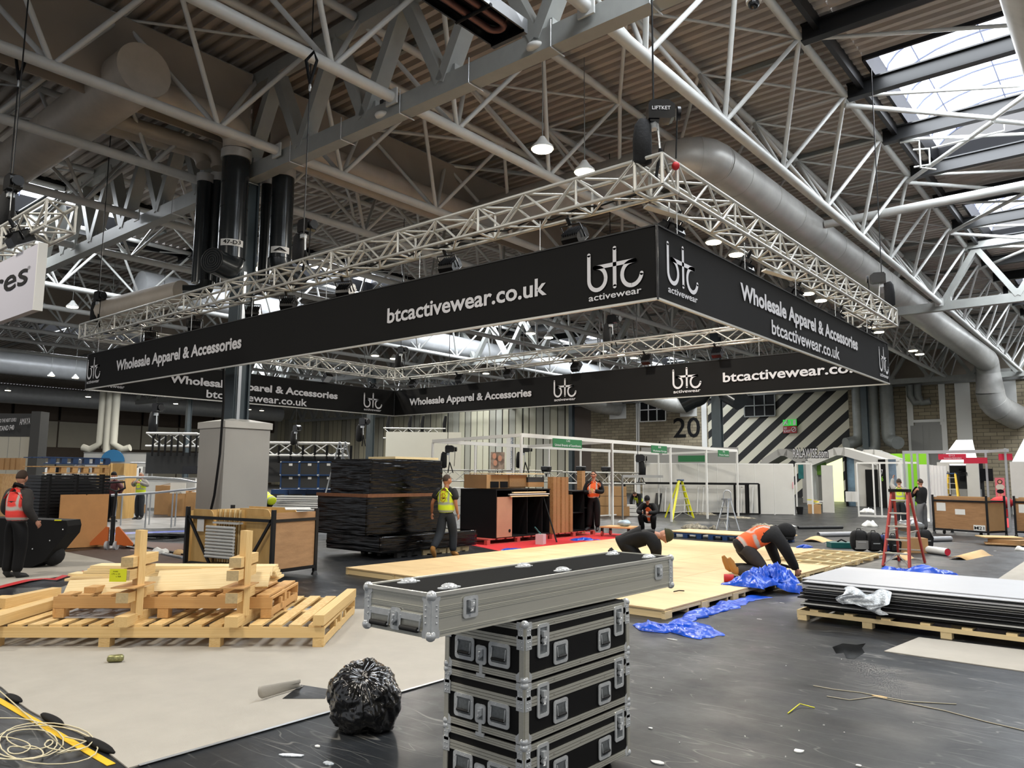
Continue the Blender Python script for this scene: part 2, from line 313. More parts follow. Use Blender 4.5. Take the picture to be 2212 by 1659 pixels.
# ---- far wall
XR = 14.0
def wx(px, py=980): return aty(px, py, YW).x
wb = MB().box(((XL+XR)/2, YW+.25, ZD/2), (XR-XL, .5, ZD)).build('wall_back', M['cream']); tag(wb, 'far hall wall with cladding, blockwork and painted stripes', kind='structure')
def wallpanel(name, x0, x1, z0, z1, m, t=.08, lab=None):
    o = blk(name, ((x0+x1)/2, YW-t/2, (z0+z1)/2), (x1-x0, t, z1-z0), m, wb)
    if lab: o['label'] = lab
    return o
xa, xb = wx(598), wx(1238); n = 56; w = (xb-xa)/n
clad = [mat('cladding_pale', 'c4bfa6', .6), mat('cladding_grey', 'a5a292', .6), mat('cladding_light', 'b3b1a2', .6)]
for i in range(n):
    g_ = w*(.2 if i % 3 == 1 else .12)
    m_ = clad[(0, 0, 1, 2, 0, 1, 0)[i % 7]]
    wallpanel('cladding_panel', xa+i*w+g_/2, xa+(i+1)*w-g_/2, 0, ZB+.5, m_, .12)
    if i % 5 != 3: wallpanel('dark_strip', xa+i*w-g_/2, xa+i*w+g_/2, 1.0 if i % 2 else 0, ZB+.5, M['black'], .05)
wallpanel('dark_recess', wx(1238), wx(1278), 0, ZD, M['deckdark'], .1)
wallpanel('blockwork', wx(1278), wx(1532), 0, ZB+1, M['block'], .1)
wallpanel('striped_panel', wx(1532), wx(1838), 0, ZB+1, M['chevron'], .1)
wallpanel('blockwork', wx(1838), XR, 0, ZB, M['block'], .1)
wallpanel('upper_band', wx(1240), XR, ZB, ZD, M['bulkhead'], .14)
wallpanel('ledge', wx(1240), XR, ZB-.35, ZB+.15, M['panelgrey'], .35)
for px, wd_ in ((1972, .45), (2043, .45), (2088, 1.05)):
    wallpanel('white_post', wx(px)-wd_/2, wx(px)+wd_/2, 0, ZB-.3, M['white'], .25)
wallpanel('white_post', wx(1519), wx(1530), 0, ZB, M['white'], .2); wallpanel('white_post', wx(1376, 930), wx(1383, 930), 0, ZB, M['white'], .2)
zdoor = aty(2010, 912, YW).z
d1 = blk('door_1', (wx(2010), YW-.16, zdoor/2), (wx(2040)-wx(1981), .12, zdoor), M['panelgrey']); tag(d1, 'tall grey double door in block wall', kind='structure')
blk('door_leaf', (wx(2002)-.6, YW-.24, zdoor/2-.1), (wx(2040)-wx(2011)-.08, .06, zdoor-.3), M['panelgrey'], d1); blk('door_leaf', (wx(2025), YW-.24, zdoor/2-.1), (wx(2040)-wx(2011)-.08, .06, zdoor-.3), M['panelgrey'], d1)
blk('door_head', (wx(2010), YW-.24, zdoor+.1), (wx(2040)-wx(1981)+.3, .16, .22), M['white'], d1)
# dark vent windows in the far wall
def vent(k, px0, py0, px1, py1, fr, cols, rows):
    a = aty(px0, py0, YW); c = aty(px1, py1, YW); x0, x1, z0, z1 = a.x, c.x, c.z, a.z
    v = blk('window_%d' % k, ((x0+x1)/2, YW-.2, (z0+z1)/2), (x1-x0, .1, z1-z0), M['black']); tag(v, 'dark window with %d columns of panes in far wall' % cols, kind='structure')
    for i in range(cols+1): x = x0+(x1-x0)*i/cols; blk('mullion', (x, YW-.28, (z0+z1)/2), (.1, .08, z1-z0), fr, v)
    for j in range(rows+1): z = z0+(z1-z0)*j/rows; blk('transom', ((x0+x1)/2, YW-.28, z), (x1-x0, .08, .1), fr, v)
    return v
vent(1, 1610, 855, 1677, 898, M['steelgrey'], 3, 2)
v2 = vent(2, 1385, 862, 1441, 909, M['white'], 3, 2)
for nme, px0, py0, px1, py1 in (('plate', 1382, 858, 1446, 914),): pass
# duct outlet plates
for (px0, py0, px1, py1) in ((1318, 850, 1354, 904), (1470, 850, 1507, 899), (2117, 800, 2198, 874), (1961, 859, 1993, 875)):
    a = aty(px0, py0, YW); c = aty(px1, py1, YW); wallpanel('duct_plate', a.x, c.x, c.z, a.z, M['white'], .18)
# painted number 20
def text_mesh(body, bold=0.0, res=3):
    cu = bpy.data.curves.new('t', 'FONT'); cu.body = body; cu.offset = bold; cu.resolution_u = res; cu.extrude = 0
    o = bpy.data.objects.new('t', cu); COL.objects.link(o)
    bpy.context.view_layer.update(); dg = bpy.context.evaluated_depsgraph_get(); me = bpy.data.meshes.new_from_object(o.evaluated_get(dg))
    bpy.data.objects.remove(o); bpy.data.curves.remove(cu); return me
_tm = {}
def lettering(name, body, p_bl, p_br, up_h, m, parent, bold=.012, lift=.006, up=(0,0,1), asc=True):
    """fits the text between p_bl and p_br (world), cap height up_h, pushed off the surface by lift"""
    k = (body, bold)
    if k not in _tm: _tm[k] = text_mesh(body, bold)
    src = _tm[k]; p_bl, p_br = Vector(p_bl), Vector(p_br); x = (p_br-p_bl); wd_ = x.length; x.normalize(); up = Vector(up).normalized(); nrm = x.cross(up).normalized()
    xs = [v.co.x for v in src.vertices]; ys = [v.co.y for v in src.vertices]
    if not xs: return
    x0, x1 = min(xs), max(xs); cap = .73
    me = bpy.data.meshes.new(name); inv = wmat(parent).inverted() if parent else Matrix()
    vs = [inv @ (p_bl + x*((v.co.x-x0)/(x1-x0)*wd_) + up*(v.co.y/cap*up_h) + nrm*lift) for v in src.vertices]
    me.from_pydata(vs, [], [tuple(p.vertices) for p in src.polygons]); me.materials.append(m); me.update()
    o = bpy.data.objects.new(name, me); COL.objects.link(o)
    if parent: o.parent = parent
    return o
a = aty(1455, 945, YW-.12); c = aty(1513, 945, YW-.12); h20 = aty(1480, 901, YW).z - aty(1480, 945, YW).z
lettering('painted_number', '20', (a.x, YW-.12, a.z), (c.x, YW-.12, a.z), h20, M['black'], wb, .01, .02)
# ---- left wall
wl = MB().box((XL-.25, 28, ZD/2), (.5, 96, ZD)).build('wall_left', M['deckdark']); tag(wl, 'distant side wall with grey panels and high dark glazing', kind='structure')
for i in range(9):
    y0 = 22+i*5.3; blk('wall_panel', (XL+.1, y0+2.6, 6.5), (.2, 5.1, 3.3), M['cream'], wl); blk('wall_panel', (XL+.1, y0+2.6, 1.9), (.2, 5.1, 3.2), M['cream'], wl)
    blk('glazing_post', (XL+.15, y0, 9.8), (.15, .12, 3), M['black'], wl); blk('dark_window', (XL+.12, y0+2.6, 9.6), (.1, 4.9, 2.6), M['deckdark'], wl)
# ---- roof deck
deck = empty('ceiling', (0, 0, ZD), kind='structure', label='corrugated metal roof deck')
def deck_sheet(x0, x1, y0, y1, m):
    mb = MB(); p = .34; n = int((y1-y0)/p); prof = []
    for i in range(n):
        y = y0+i*p; prof += [(y, ZD), (y+.14, ZD), (y+.18, ZD+.14), (y+.3, ZD+.14)]
    prof.append((y0+n*p, ZD)); vs = [(x, y, z) for x in (x0, x1) for y, z in prof]; k = len(prof)
    mb.add(vs, [(i, i+1, k+i+1, k+i) for i in range(k-1)], False); return mb.build('deck_sheet', m, deck, True)
xs_cut = [XR, -.6, -4.95, -30.9, -35.3, -59.5, -64.5, XL]
for i in range(7):
    x1, x0 = xs_cut[i], xs_cut[i+1]
    if i % 2 == 0: deck_sheet(x0, x1, -14, YW, M['deckrib'])
    else:
        ys = [-14]
        for s in SKY_SPANS: ys += list(s)
        ys.append(YW)
        for j in range(0, len(ys), 2):
            if ys[j+1]-ys[j] > .5: deck_sheet(x0, x1, ys[j], ys[j+1], M['deckrib'])
# ---- skylights
ks = 0
for i, (x0, x1) in enumerate(SKY_X):
    for j, (y0, y1) in enumerate(SKY_SPANS):
        if i == 2 and j < 1: continue
        ks += 1
        sk = empty('window_%d' % (10+ks), ((x0+x1)/2, (y0+y1)/2, ZD), kind='structure', label='barrel vaulted roof skylight')
        for a_, b_ in (((x0, y0), (x1, y0)), ((x0, y1), (x1, y1)), ((x0, y0), (x0, y1)), ((x1, y0), (x1, y1))):
            bar('upstand', (*a_, ZD+.3), (*b_, ZD+.3), .08, .75, M['skyframe'], sk)
        def vault(u, v): th = PI*u; return Vector(((x0+x1)/2-math.cos(th)*(x1-x0)/2, y0+(y1-y0)*v, ZD+.6+math.sin(th)*.95))
        MB().grid(vault, 12, 1).build('glazing', M['glaze'], sk, True)
        nb = 8 if i == 0 else 4
        for k in range(nb+1):
            v = k/nb; MB().tube([vault(u/12, v)-Vector((0,0,.05)) for u in range(13)], .03, 5).build('glazing_bar', M['glazerib'], sk, True)
        for u in (.25, .5, .75): rod('glazing_rail', vault(u, 0)-Vector((0,0,.06)), vault(u, 1)-Vector((0,0,.06)), .02, M['glazerib'], sk)
# black beams across the skylight strips
for (x0, x1) in SKY_X[:2]:
    for k in range(16):
        y = 3.2+k*3.55
        if x0 < -20 and (k < 1 or k > 13): continue
        t = empty('trim_%d' % (200+k+(0 if x0 > -20 else 40)), ((x0+x1)/2, y, ZT), kind='structure', label='black steel beam across the skylight strip')
        for s in (-1, 1): blk('flange', ((x0+x1)/2, y, ZT+s*.2), (x1-x0+1.4, .24, .04), M['skyframe'], t)
        blk('web', ((x0+x1)/2, y, ZT), (x1-x0+1.4, .04, .4), M['skyframe'], t)
    for xx in (x0-.35, x1+.35): bar('trim_%d' % (300+int(abs(xx))), (xx, -10, ZT+.15), (xx, YW, ZT+.15), .12, .35, M['skyframe'])['kind'] = 'structure'
# ---- roof trusses
tn = [0]
def roof_truss(xc, y0, y1, fine=True, m=None):
    tn[0] += 1; m = m or M['steelwhite']
    t = empty('trim_%d' % tn[0], (xc, (y0+y1)/2, ZB), kind='structure', label='white tubular roof truss of triangular section')
    rod('bottom_chord', (xc, y0+.2, ZB), (xc, y1-.2, ZB), .12, m, t, 'rod16')
    X1, X2 = xc-1.45, xc+1.15
    for X in (X1, X2): rod('top_chord', (X, y0+.2, ZT), (X, y1-.2, ZT), .1, m, t)
    for y in (y0+.25, y1-.25): blk('end_plate', (xc, y, ZB), (.34, .04, .34), m, t)
    nb = [12.15+3.55*k for k in range(-8, 17)]; mbx = MB()
    def br(a_, b_, r):
        if fine: rod('brace', a_, b_, r, m, t)
        else: mbx.cyl(a_, b_, r, n=5, caps=False)
    prev = None
    for y in nb:
        for X in (X1, X2):
            for dy in (-1.775, 1.775):
                if y0 < y < y1 and y0-.3 < y+dy < y1+.3: br((xc, y, ZB), (X, y+dy, ZT), .058)
        yt = y+1.775
        if y0 < yt < y1: br((X1, yt, ZT), (X2, yt, ZT), .035); br((X1, yt, ZT), (X2, min(y1, yt+3.55), ZT), .035)
    if not fine: mbx.build('bracing', m, t, True)['kind'] = 'stuff'
    return t
offs = (1.7, 6.0, 11.0)
for y0, y1 in ((-16, 10.4), (10.4, 38.8), (38.8, YW)):
    for o in offs:
        near = y1 < 40
        roof_truss(-17.9+o, y0, y1, near); roof_truss(-17.9-o, y0, y1, near and o < 7 and y0 > 0)
        if y0 > 0: roof_truss(-46.9+o, y0, y1, False); roof_truss(-46.9-o, y0, y1, False)
roof_truss(11.1-11, 10.4, 38.8, False); roof_truss(11.1-11, 38.8, YW, False); roof_truss(5.1, 38.8, YW, False)
# purlins between trusses
pm_ = MB()
for k in range(22):
    y = 2.5+k*3.2; pm_.box((-20, y, ZD-.08), (28, .1, .12)) if k % 2 else pm_.box((-55, y, ZD-.08), (44, .1, .12))
po = pm_.build('trim_400', M['steelgrey']); po['kind'] = 'structure'
# sloping ties between trusses
tie = empty('trim_401', (-9, 20, ZT), kind='structure', label='horizontal bracing tubes below the deck')
for y in (13.9, 21.0, 28.1, 35.2):
    for xa_, xb_ in ((-8.35, -10.75), (-13.35, -14.6), (-5.75, .1), (-19.2, -22.7), (-17.65, -15.0)):
        rod('tie', (xa_, y, ZT-.05), (xb_, y+3.55, ZT-.05), .05, M['steelwhite'], tie); rod('tie', (xa_, y+3.55, ZT-.05), (xb_, y+7.1, ZT-.1), .05, M['steelwhite'], tie)
kb_ = empty('trim_402', (-2.8, 24, ZT), kind='structure', label='white bracing tubes below the skylight strip')
for y in (21.0, 28.1, 35.2):
    for xe in (-5.75, .2): rod('brace_tube', (xe, y, ZT-.3), (-2.75, y+3.4, ZT-.3), .07, M['steelwhite'], kb_); rod('brace_tube', (-2.75, y+3.6, ZT-.3), (xe, y+7.0, ZT-.3), .07, M['steelwhite'], kb_)
rod('trim_403', (-8.3, 27.2, EYE+8.95), (4, 27.2, EYE+8.95), .14, M['steelwhite'], None, 'rod16')['kind'] = 'structure'
cq = empty('trim_404', (-4.6, 24.9, ZT), kind='structure', label='small white conduit loops by the skylight beam')
MB().tube([(-5.2, 24.6, ZT-.25), (-4.7, 24.7, ZT-.3), (-4.7, 24.7, ZT-1.15), (-4.35, 25.0, ZT-1.2)], .03, 6).build('conduit', M['steelwhite'], cq, True); MB().tube([(-4.9, 24.8, ZT-.5), (-4.5, 25.0, ZT-.5), (-4.5, 25.0, ZT-1.0), (-4.9, 24.8, ZT-1.05)], .03, 6).build('conduit', M['steelwhite'], cq, True); MB().tube([(-4.5, 25.4, ZT-.35), (-2.6, 25.4, ZT-.35), (-2.6, 25.4, ZT-.05)], .03, 6).build('conduit', M['steelwhite'], cq, True)
# ---- bulkheads on column lines
for X in (-18.35, -17.45):
    for y0, y1 in ((-10, 10.1), (10.7, 38.5), (39.1, YW)):
        b_ = MB().box((X, (y0+y1)/2, ZB+1.55), (.06, y1-y0, 1.7)); o = b_.build('trim_%d' % (410+int(y0)+int(-X*2)), M['bulkhead']); o['kind'] = 'structure'
for X in (-46.9,):
    o = MB().box((X, 36, ZB+1.3), (.06, 66, 1.9)).build('trim_480', M['bulkhead']); o['kind'] = 'structure'
# ---- girders
def girder(y, x0, x1, step=2.45, k=500):
    t = empty('trim_%d' % k, ((x0+x1)/2, y, ZB), kind='structure', label='deep grey box girder spanning between the columns')
    z0, z1 = ZB-.16, ZT-.05
    xs = [x for x in (-105, -75.9, -46.9, -17.9, 11.1, 14)]
    bar('bottom_chord', (x0, y, z0), (x1, y, z0), .32, .4, M['girder'], t); bar('top_chord', (x0, y, z1), (x1, y, z1), .3, .34, M['girder'], t)
    n = int((x1-x0)/step)
    for i in range(n):
        xa_ = x0+i*step; xm = xa_+step/2
        bar('diagonal', (xa_, y, z0+.1), (xm, y, z1-.1), .24, .36, M['girder'], t, (0,1,0)); bar('diagonal', (xm, y, z1-.1), (xa_+step, y, z0+.1), .24, .36, M['girder'], t, (0,1,0))
        blk('gusset', (xa_, y, z0+.25), (.7, .16, .3), M['girder'], t)
    return t
G1 = girder(10.4, -66.9, 13.95, 2.45, 500); G2 = girder(38.8, -88.0, 13.95, 2.9, 501); girder(67.2, -100, 13.95, 2.9, 502)
for x in range(-22, 8, 2):    # cable clips on the near girder
    rod('cable_clip', (x+.3, 10.2, ZB-.4), (x+.3, 10.62, ZB-.4), .014, M['chrome'], G1); rod('cable_clip', (x+.3, 10.2, ZB-.4), (x+.3, 10.2, ZB+.12), .01, M['chrome'], G1)
# ---- columns
cn = 600
for X, Y in ((-17.9, 10.4), (-17.9, 38.8), (-46.9, 38.8), (-75.9, 38.8), (-75.9, 10.4), (-46.9, 66), (-17.9, 67)):
    cn += 1; c_ = empty('trim_%d' % cn, (X, Y, 0), kind='structure', label='blue grey steel column')
    s_ = .46
    for q in (-1, 1): blk('flange', (X, Y+q*.2, ZB/2), (s_, .05, ZB), M['column'], c_)
    blk('web', (X, Y, ZB/2), (.3, .38, ZB), M['column'], c_)
    if Y == 10.4 and X == -17.9: blk('cable_tray', (X+.28, Y-.12, 4.9), (.06, .08, 4), M['silver'], c_)
# ================================================================== DUCTS, LAMPS, HANGING RING
def atd(px, py, d): return Vector((0,0,EYE)) + (_w + _R*((px-1106)/F_PX) + _U*((829.5-py)/F_PX))*d
def bend(p0, p1, p2, r, n=6):
    p0, p1, p2 = Vector(p0), Vector(p1), Vector(p2); a = p1+(p0-p1).normalized()*r; c = p1+(p2-p1).normalized()*r
    return [a*(1-t)**2 + p1*2*t*(1-t) + c*t*t for t in [i/n for i in range(n+1)]]
def duct(name, pts, r, m, lab, n=20, bendr=None, grp=None, seams=True, rr_=None):
    pts = [Vector(p) for p in pts]; t = empty(name, pts[0], 0, lab, 'duct', grp); br = bendr or r*1.6
    prev = pts[0]; k = 0
    for i in range(1, len(pts)):
        if i < len(pts)-1:
            b_ = bend(pts[i-1], pts[i], pts[i+1], br, 4)
            ra = r if rr_ is None else rr_[i-1]; rb = r if rr_ is None else rr_[i]
            MB().tube([prev, b_[0]], [ra, rb], n).build('straight_duct', m, t, True); MB().tube(b_, rb, n).build('elbow', m, t, True)
            for q in (b_[0], b_[2], b_[-1]):
                j = b_.index(q); d = (b_[min(j+1, 4)]-b_[max(j-1, 0)]).normalized()
                if seams: MB().cyl(q-d*.02, q+d*.02, rb*1.012, n=n).build('seam', m, t, True)
            prev = b_[-1]
        else:
            ra = r if rr_ is None else rr_[i-1]; rb = r if rr_ is None else rr_[i]
            MB().tube([prev, pts[i]], [ra, rb], n).build('straight_duct', m, t, True)
    if seams:
        for i in range(len(pts)-1):
            a_, b_ = pts[i], pts[i+1]; L = (b_-a_).length; d = (b_-a_).normalized()
            for q in range(1, min(9, int(L/2.2))):
                c_ = a_+d*(2.2*q); ra = r if rr_ is None else rr_[i]+(rr_[i+1]-rr_[i])*2.2*q/L
                MB().cyl(c_-d*.012, c_+d*.012, ra*1.008, n=n).build('seam', m, t, True)
    return t
HD = EYE+8.9
duct('supply_duct', [(-17.2, 18.8, HD-.05), (-8.95, 18.8, HD), (-8.95, 66.5, HD), (-8.95, 67.2, HD-3.2), (-7.6, 69.3, HD-4.2)], .58, M['duct'], 'long silver round duct running to the far wall beside the white truss', 28, .9, rr_=[.58,.58,.8,.95,.95])
duct('supply_duct', [(-58, 7.0, HD), (-16.6, 7.0, HD)], .6, M['ductbrown'], 'widest brownish duct crossing above the column at left, blanked at its end', 28)
duct('supply_duct', [(-36.8, 16, HD), (-36.8, 57, HD)], .75, M['duct_white'], 'pale wrapped duct seen through the middle of the banner ring', 20)
duct('supply_duct', [(-72, 8, HD), (-72, 64, HD)], .95, M['duct_white'], 'pale duct high at left, level with the white banner edge', 16, seams=False)
duct('supply_duct', [(-101, 24, HD), (-101, 66, HD)], 1.1, M['duct_white'], 'lowest far pale duct at left above the side wall windows', 16, seams=False)
duct('supply_duct', [(-.62, -3, EYE+6.95), (-.62, 38.0, EYE+6.95)], .6, M['duct'], 'smooth grey duct cut by the top right corner of the picture', 28, seams=False)
duct('supply_duct', [aty(1360, 838, 60), aty(1400, 852, 64), aty(1450, 872, 67.5), aty(1487, 874, 69.3)], .9, M['duct'], 'grey duct elbow entering a white plate left of the number', 18)
duct('supply_duct', [aty(1215, 842, 60), aty(1250, 856, 64), aty(1298, 876, 67.5), aty(1336, 880, 69.3)], .9, M['duct'], 'grey duct elbow entering the leftmost white wall plate', 18)
# dark pipes clustered round the near column
def column_pipe(px, pyb, d, r, lab, top, hx_, side, nozzle=None, txt=None):
    b_ = atd(px, pyb, d); x, y = b_.x, b_.y
    t = empty('air_pipe', b_, 0, lab, 'pipe'); zt = top
    MB().tube([b_, (x, y, zt)], r, 20, caps=True).build('pipe', M['pipe_dark'], t, True)
    MB().cyl((x, y, zt), (x, y, zt+.22), r*1.12, n=20).build('collar', M['duct'], t, True)
    MB().tube(bend((x, y, zt+.2), (x+hx_*.3, y, HD-.1), (x+hx_, y+side*1.5, HD-.1), .5, 5) + [Vector((x+hx_, y+side*(3.0 if side < 0 else 8.2), HD-.1))], r*1.05, 18).build('branch_duct', M['ductbrown'], t, True)
    for q in range(4): rod('band', (x-.001, y, b_.z+(zt-b_.z)*q/4), (x-.001, y, b_.z+(zt-b_.z)*q/4+.03), r*1.02, M['pipe_dark'], t, 'rod16')
    if nozzle:
        pts = [Vector((x, y, b_.z+.05)), Vector((x, y, b_.z-.1))] ; tip = Vector(nozzle)
        q = bend((x, y, b_.z+.2), (x, y, b_.z-.25), tip, .3, 5)
        MB().tube(q+[tip], r*.95, 20).build('nozzle', M['pipe_dark'], t, True)
        dd = (tip-q[-1]).normalized()
        for k in range(5):
            ring = MB(); c_ = tip+dd*.01; u1 = dd.orthogonal().normalized(); u2 = dd.cross(u1)
            ring.tube([c_+(u1*math.cos(a*PI/8)+u2*math.sin(a*PI/8))*r*(.9-.18*k) for a in range(16)], .012, 5, closed=True); ring.build('vane_ring', M['darkgrey'], t, True)
    if txt:
        cdir = (Vector((0,0,0))-Vector((x,y,0))).normalized(); side_ = Vector((-cdir.y, cdir.x, 0)); c_ = Vector((x, y, txt[1]))
        pl = MB()
        pl.grid(lambda u, v: c_ + (cdir*math.cos((u-.5)*1.7)+side_*math.sin((u-.5)*1.7))*(r+.012) + Vector((0,0,(v-.5)*.17)), 8, 1)
        pl.build('label_plate', M['white'], t, True)
        lettering('label_text', txt[0], c_+cdir*(r+.03)-side_*r*.62+Vector((0,0,-.05)), c_+cdir*(r+.03)+side_*r*.62+Vector((0,0,-.05)), .1, M['black'], t, .02, .004)
    return t
ztop = EYE+8.0
column_pipe(430, 612, 20.3, .2, 'leftmost slim dark pipe of the cluster at the column', ztop-.2, -.9, -1)
column_pipe(459, 615, 20.5, .19, 'second slim dark pipe of the cluster, behind the thick one', ztop-.1, -.35, -1)
column_pipe(499, 560, 19.3, .34, 'thickest dark pipe with a ringed nozzle, left of the column', ztop, .25, -1, atd(458, 562, 18.6), ('47-D3', atd(490, 530, 19.3).z))
column_pipe(568, 610, 20.7, .16, 'thin black pipe directly right of the column', ztop-.1, 0, 1)
column_pipe(604, 560, 20.0, .29, 'thick dark pipe at the right of the column cluster', ztop-.2, .1, 1, atd(645, 610, 20.5), ('A', atd(604, 545, 20).z))
t_ = column_pipe(448, 612, 19.9, .17, 'short dark pipe ending in a sideways outlet below the nozzle', atd(448, 560, 19.9).z, 0, -1, atd(398, 632, 19.6), ('D3', atd(448, 600, 19.9).z)) if False else None
n2 = empty('air_pipe', atd(440, 625, 20), 0, 'dark outlet elbow facing left under the pipe cluster', 'pipe')
MB().tube(bend(atd(448, 590, 20.1), atd(446, 632, 20), atd(395, 632, 19.8), .3)+[atd(395, 632, 19.8)], .2, 16).build('elbow', M['pipe_dark'], n2, True)
n3 = empty('air_pipe', atd(370, 640, 20), 0, 'pale branch duct meeting the dark outlet elbow', 'duct'); MB().cyl(atd(395, 632, 20.2), atd(225, 675, 21.5), .33, .36, 18).build('straight_duct', M['ductbrown'], n3, True)
for i, (dx, lab) in enumerate(((-1.1, 'left dark pipe at the column before the striped wall'), (1.0, 'right dark pipe at the column before the striped wall'))):
    t = empty('air_pipe', (-17.9+dx, 38.8, 7), 0, lab, 'pipe'); MB().tube(bend((-17.9+dx*.6, 38.6, ZB), (-17.9+dx*.6, 38.6, 6.1), (-17.9+dx*2, 38, 5.8), .6)+[Vector((-17.9+dx*1.6, 38.2, 5.7))], .5, 16).build('pipe', M['pipe_dark'], t, True)
for i, (px, zb, lab) in enumerate(((1856, 4.4, 'left'), (1885, 3.6, 'middle'), (1917, 4.4, 'right'))):
    a_ = aty(px, 900, 67.8); t = empty('air_pipe', a_, 0, '%s one of three fat grey drop pipes beside the striped wall' % lab, 'pipe')
    MB().tube([(a_.x, 67.8, ZB), (a_.x, 67.8, zb+1.6)]+bend((a_.x, 67.8, zb+1.6), (a_.x, 67.8, zb+.4), (a_.x+(-1 if i < 2 else 1)*1.2, 66.8, zb+.2), .7)+[Vector((a_.x+(-1 if i < 2 else 1)*.9, 66.9, zb+.2))], .52, 16).build('pipe', M['steelgrey'], t, True)
for i, (px, lab) in enumerate(((218, 'left'), (233, 'middle'), (247, 'right'))):
    a_ = atd(px, 930, 72); dx = (-1, 0, 1)[i]; t = empty('air_pipe', a_, 0, '%s one of three cream drop pipes on the side wall' % lab, 'pipe')
    MB().tube([a_+Vector((0,0,5.2)), a_-Vector((0,0,1.2 if dx else 2.2))]+([a_-Vector((0,0,1.8))+_r*dx*.9, a_-Vector((0,0,1.6))+_r*dx*1.6] if dx else []), .33, 12).build('pipe', M['cream'], t, True)
for i, px in enumerate((1967, 1983)):
    a_ = aty(px, 860, 68.9); t = empty('air_pipe', a_, 0, '%s thin grey pipe ending at a small white plate on the brick wall' % ('left' if i == 0 else 'right'), 'pipe')
    MB().tube([(a_.x, 68.9, ZB-.3), (a_.x, 68.9, a_.z+.2), (a_.x+.3, 68.9, a_.z-.4), (a_.x+.9, 68.9, a_.z-.3)], .28, 10).build('pipe', M['steelgrey'], t, True)
# ---- pendant lamps
LG = emis('lamp_glow', 'fff1cc', 14)
lp0 = empty('pendant_lamp', (0,0,0), 0, 'x', 'lamp', 'round pendant hall lamps')
MB().tube([(0,0,.0), (0,0,.05), (0,0,.16), (0,0,.3)], [.27, .26, .15, .06], 18).build('reflector', M['white'], lp0); MB().cyl((0,0,-.03), (0,0,0), .24, n=18).build('lens', LG, lp0)
MB().cyl((0,0,.3), (0,0,3.08), .012, n=5).build('hanger', M['steelgrey'], lp0)
first = True
LO = ['first', 'second', 'third', 'fourth', 'fifth', 'sixth', 'seventh', 'eighth', 'ninth', 'tenth', 'eleventh', 'twelfth']
rown = {-67.3: 'fifth row', -83.3: 'leftmost row', -10.5: 'row over the banner ring', -25.3: 'row beyond the near column', -38.2: 'left row near the white banner', -54.3: 'far left row'}
ln_ = 0
for X in LAMP_X:
    for k, Y in enumerate(LAMP_Y):
        if k < 2 or (X < -50 and k < 4): continue
        o = lp0 if first else copy_tree(lp0); first = False
        o.location = (X, Y, EYE+7.65); ln_ += 1
        o['label'] = 'lit round white pendant lamp, %s in the %s' % (LO[k], rown[X])
        if k % 2 == 0 and Y < 52:
            l = bpy.data.lights.new('lamp_light', 'AREA'); l.shape = 'DISK'; l.size = .8; l.energy = 620; l.color = WARM
            lo = bpy.data.objects.new('lamp_light', l); lo.location = (X, Y+.85, EYE+7.5); COL.objects.link(lo)
for X, Y, s in ((-5, 0, 1), (3, 5, 1), (-14, 0, 1), (5, -7, 1), (-24, -4, 1), (5, 20, 1)):
    l = bpy.data.lights.new('lamp_light', 'AREA'); l.shape = 'DISK'; l.size = 1.2; l.energy = 520; l.color = WARM
    lo = bpy.data.objects.new('lamp_light', l); lo.location = (X, Y, EYE+7.3); COL.objects.link(lo)
# detector domes hung on the near girder
for i, (px, py, lab) in enumerate(((828, 250, 'white round sensor dome hanging under the girder, left of two'), (1158, 103, 'white square sensor head hanging under the girder near the heater'))):
    p = aty(px, py, 10.3); t = empty('ceiling_sensor', p, 0, lab, 'sensor'); MB().ball(p, (.19, .19, .085), 16, 8).build('dome', M['white'], t, True)
    MB().cyl(p+Vector((0,0,.05)), p+Vector((0,0,.3)), .02, n=6).build('stem', M['chrome'], t, True); MB().box(p+Vector((0,0,.3)), (.12, .12, .1)).build('junction_box', M['darkgrey'], t, True)
p = aty(1628, 8, 12.2); t = empty('security_camera', p, 0, 'white dome security camera at the top edge of the picture', 'camera'); MB().cyl(p+Vector((0,0,.02)), p+Vector((0,0,.2)), .13, n=16).build('housing', M['white'], t, True); MB().ball(p, (.1,.1,.1), 14, 8).build('dome', M['blackgloss'], t, True)
# radiant heater at the top
hc = aty(985, 8, 8.6); hp = empty('radiant_heater', hc, 0, 'long black radiant heater hung under the roof at the top edge', 'heater')
h0 = at(1096, 60, EYE+7.1); h1 = h0+Vector((0, -3.4, 0))
bar('reflector_hood', h0, h1, .62, .06, M['blackgloss'], hp)
for s in (-1, 1): bar('hood_side', h0+Vector((s*.34, 0, -.07)), h1+Vector((s*.34, 0, -.07)), .03, .2, M['blackgloss'], hp)
blk('end_cap', h0+Vector((0, .04, -.08)), (.7, .08, .24), M['blackgloss'], hp)
for s in (-1, 1): rod('burner_tube', h0+Vector((s*.14, -.3, -.1)), h1+Vector((s*.14, 0, -.1)), .055, mat('burner', '6a4a44', .5, .6) if s < 0 else bpy.data.materials['burner'], hp)
MB().tube([h0+Vector((-.14*math.cos(a), -.3+.14*math.sin(a), -.1)) for a in [i*PI/8 for i in range(9)]], .055, 8).build('return_bend', bpy.data.materials['burner'], hp, True)
rod('bracket', h0+Vector((-.36, -.8, -.16)), h0+Vector((.36, -.8, -.16)), .03, M['black'], hp); rod('bracket', h0+Vector((-.36, -1.8, -.16)), h0+Vector((.36, -1.8, -.16)), .03, M['black'], hp)
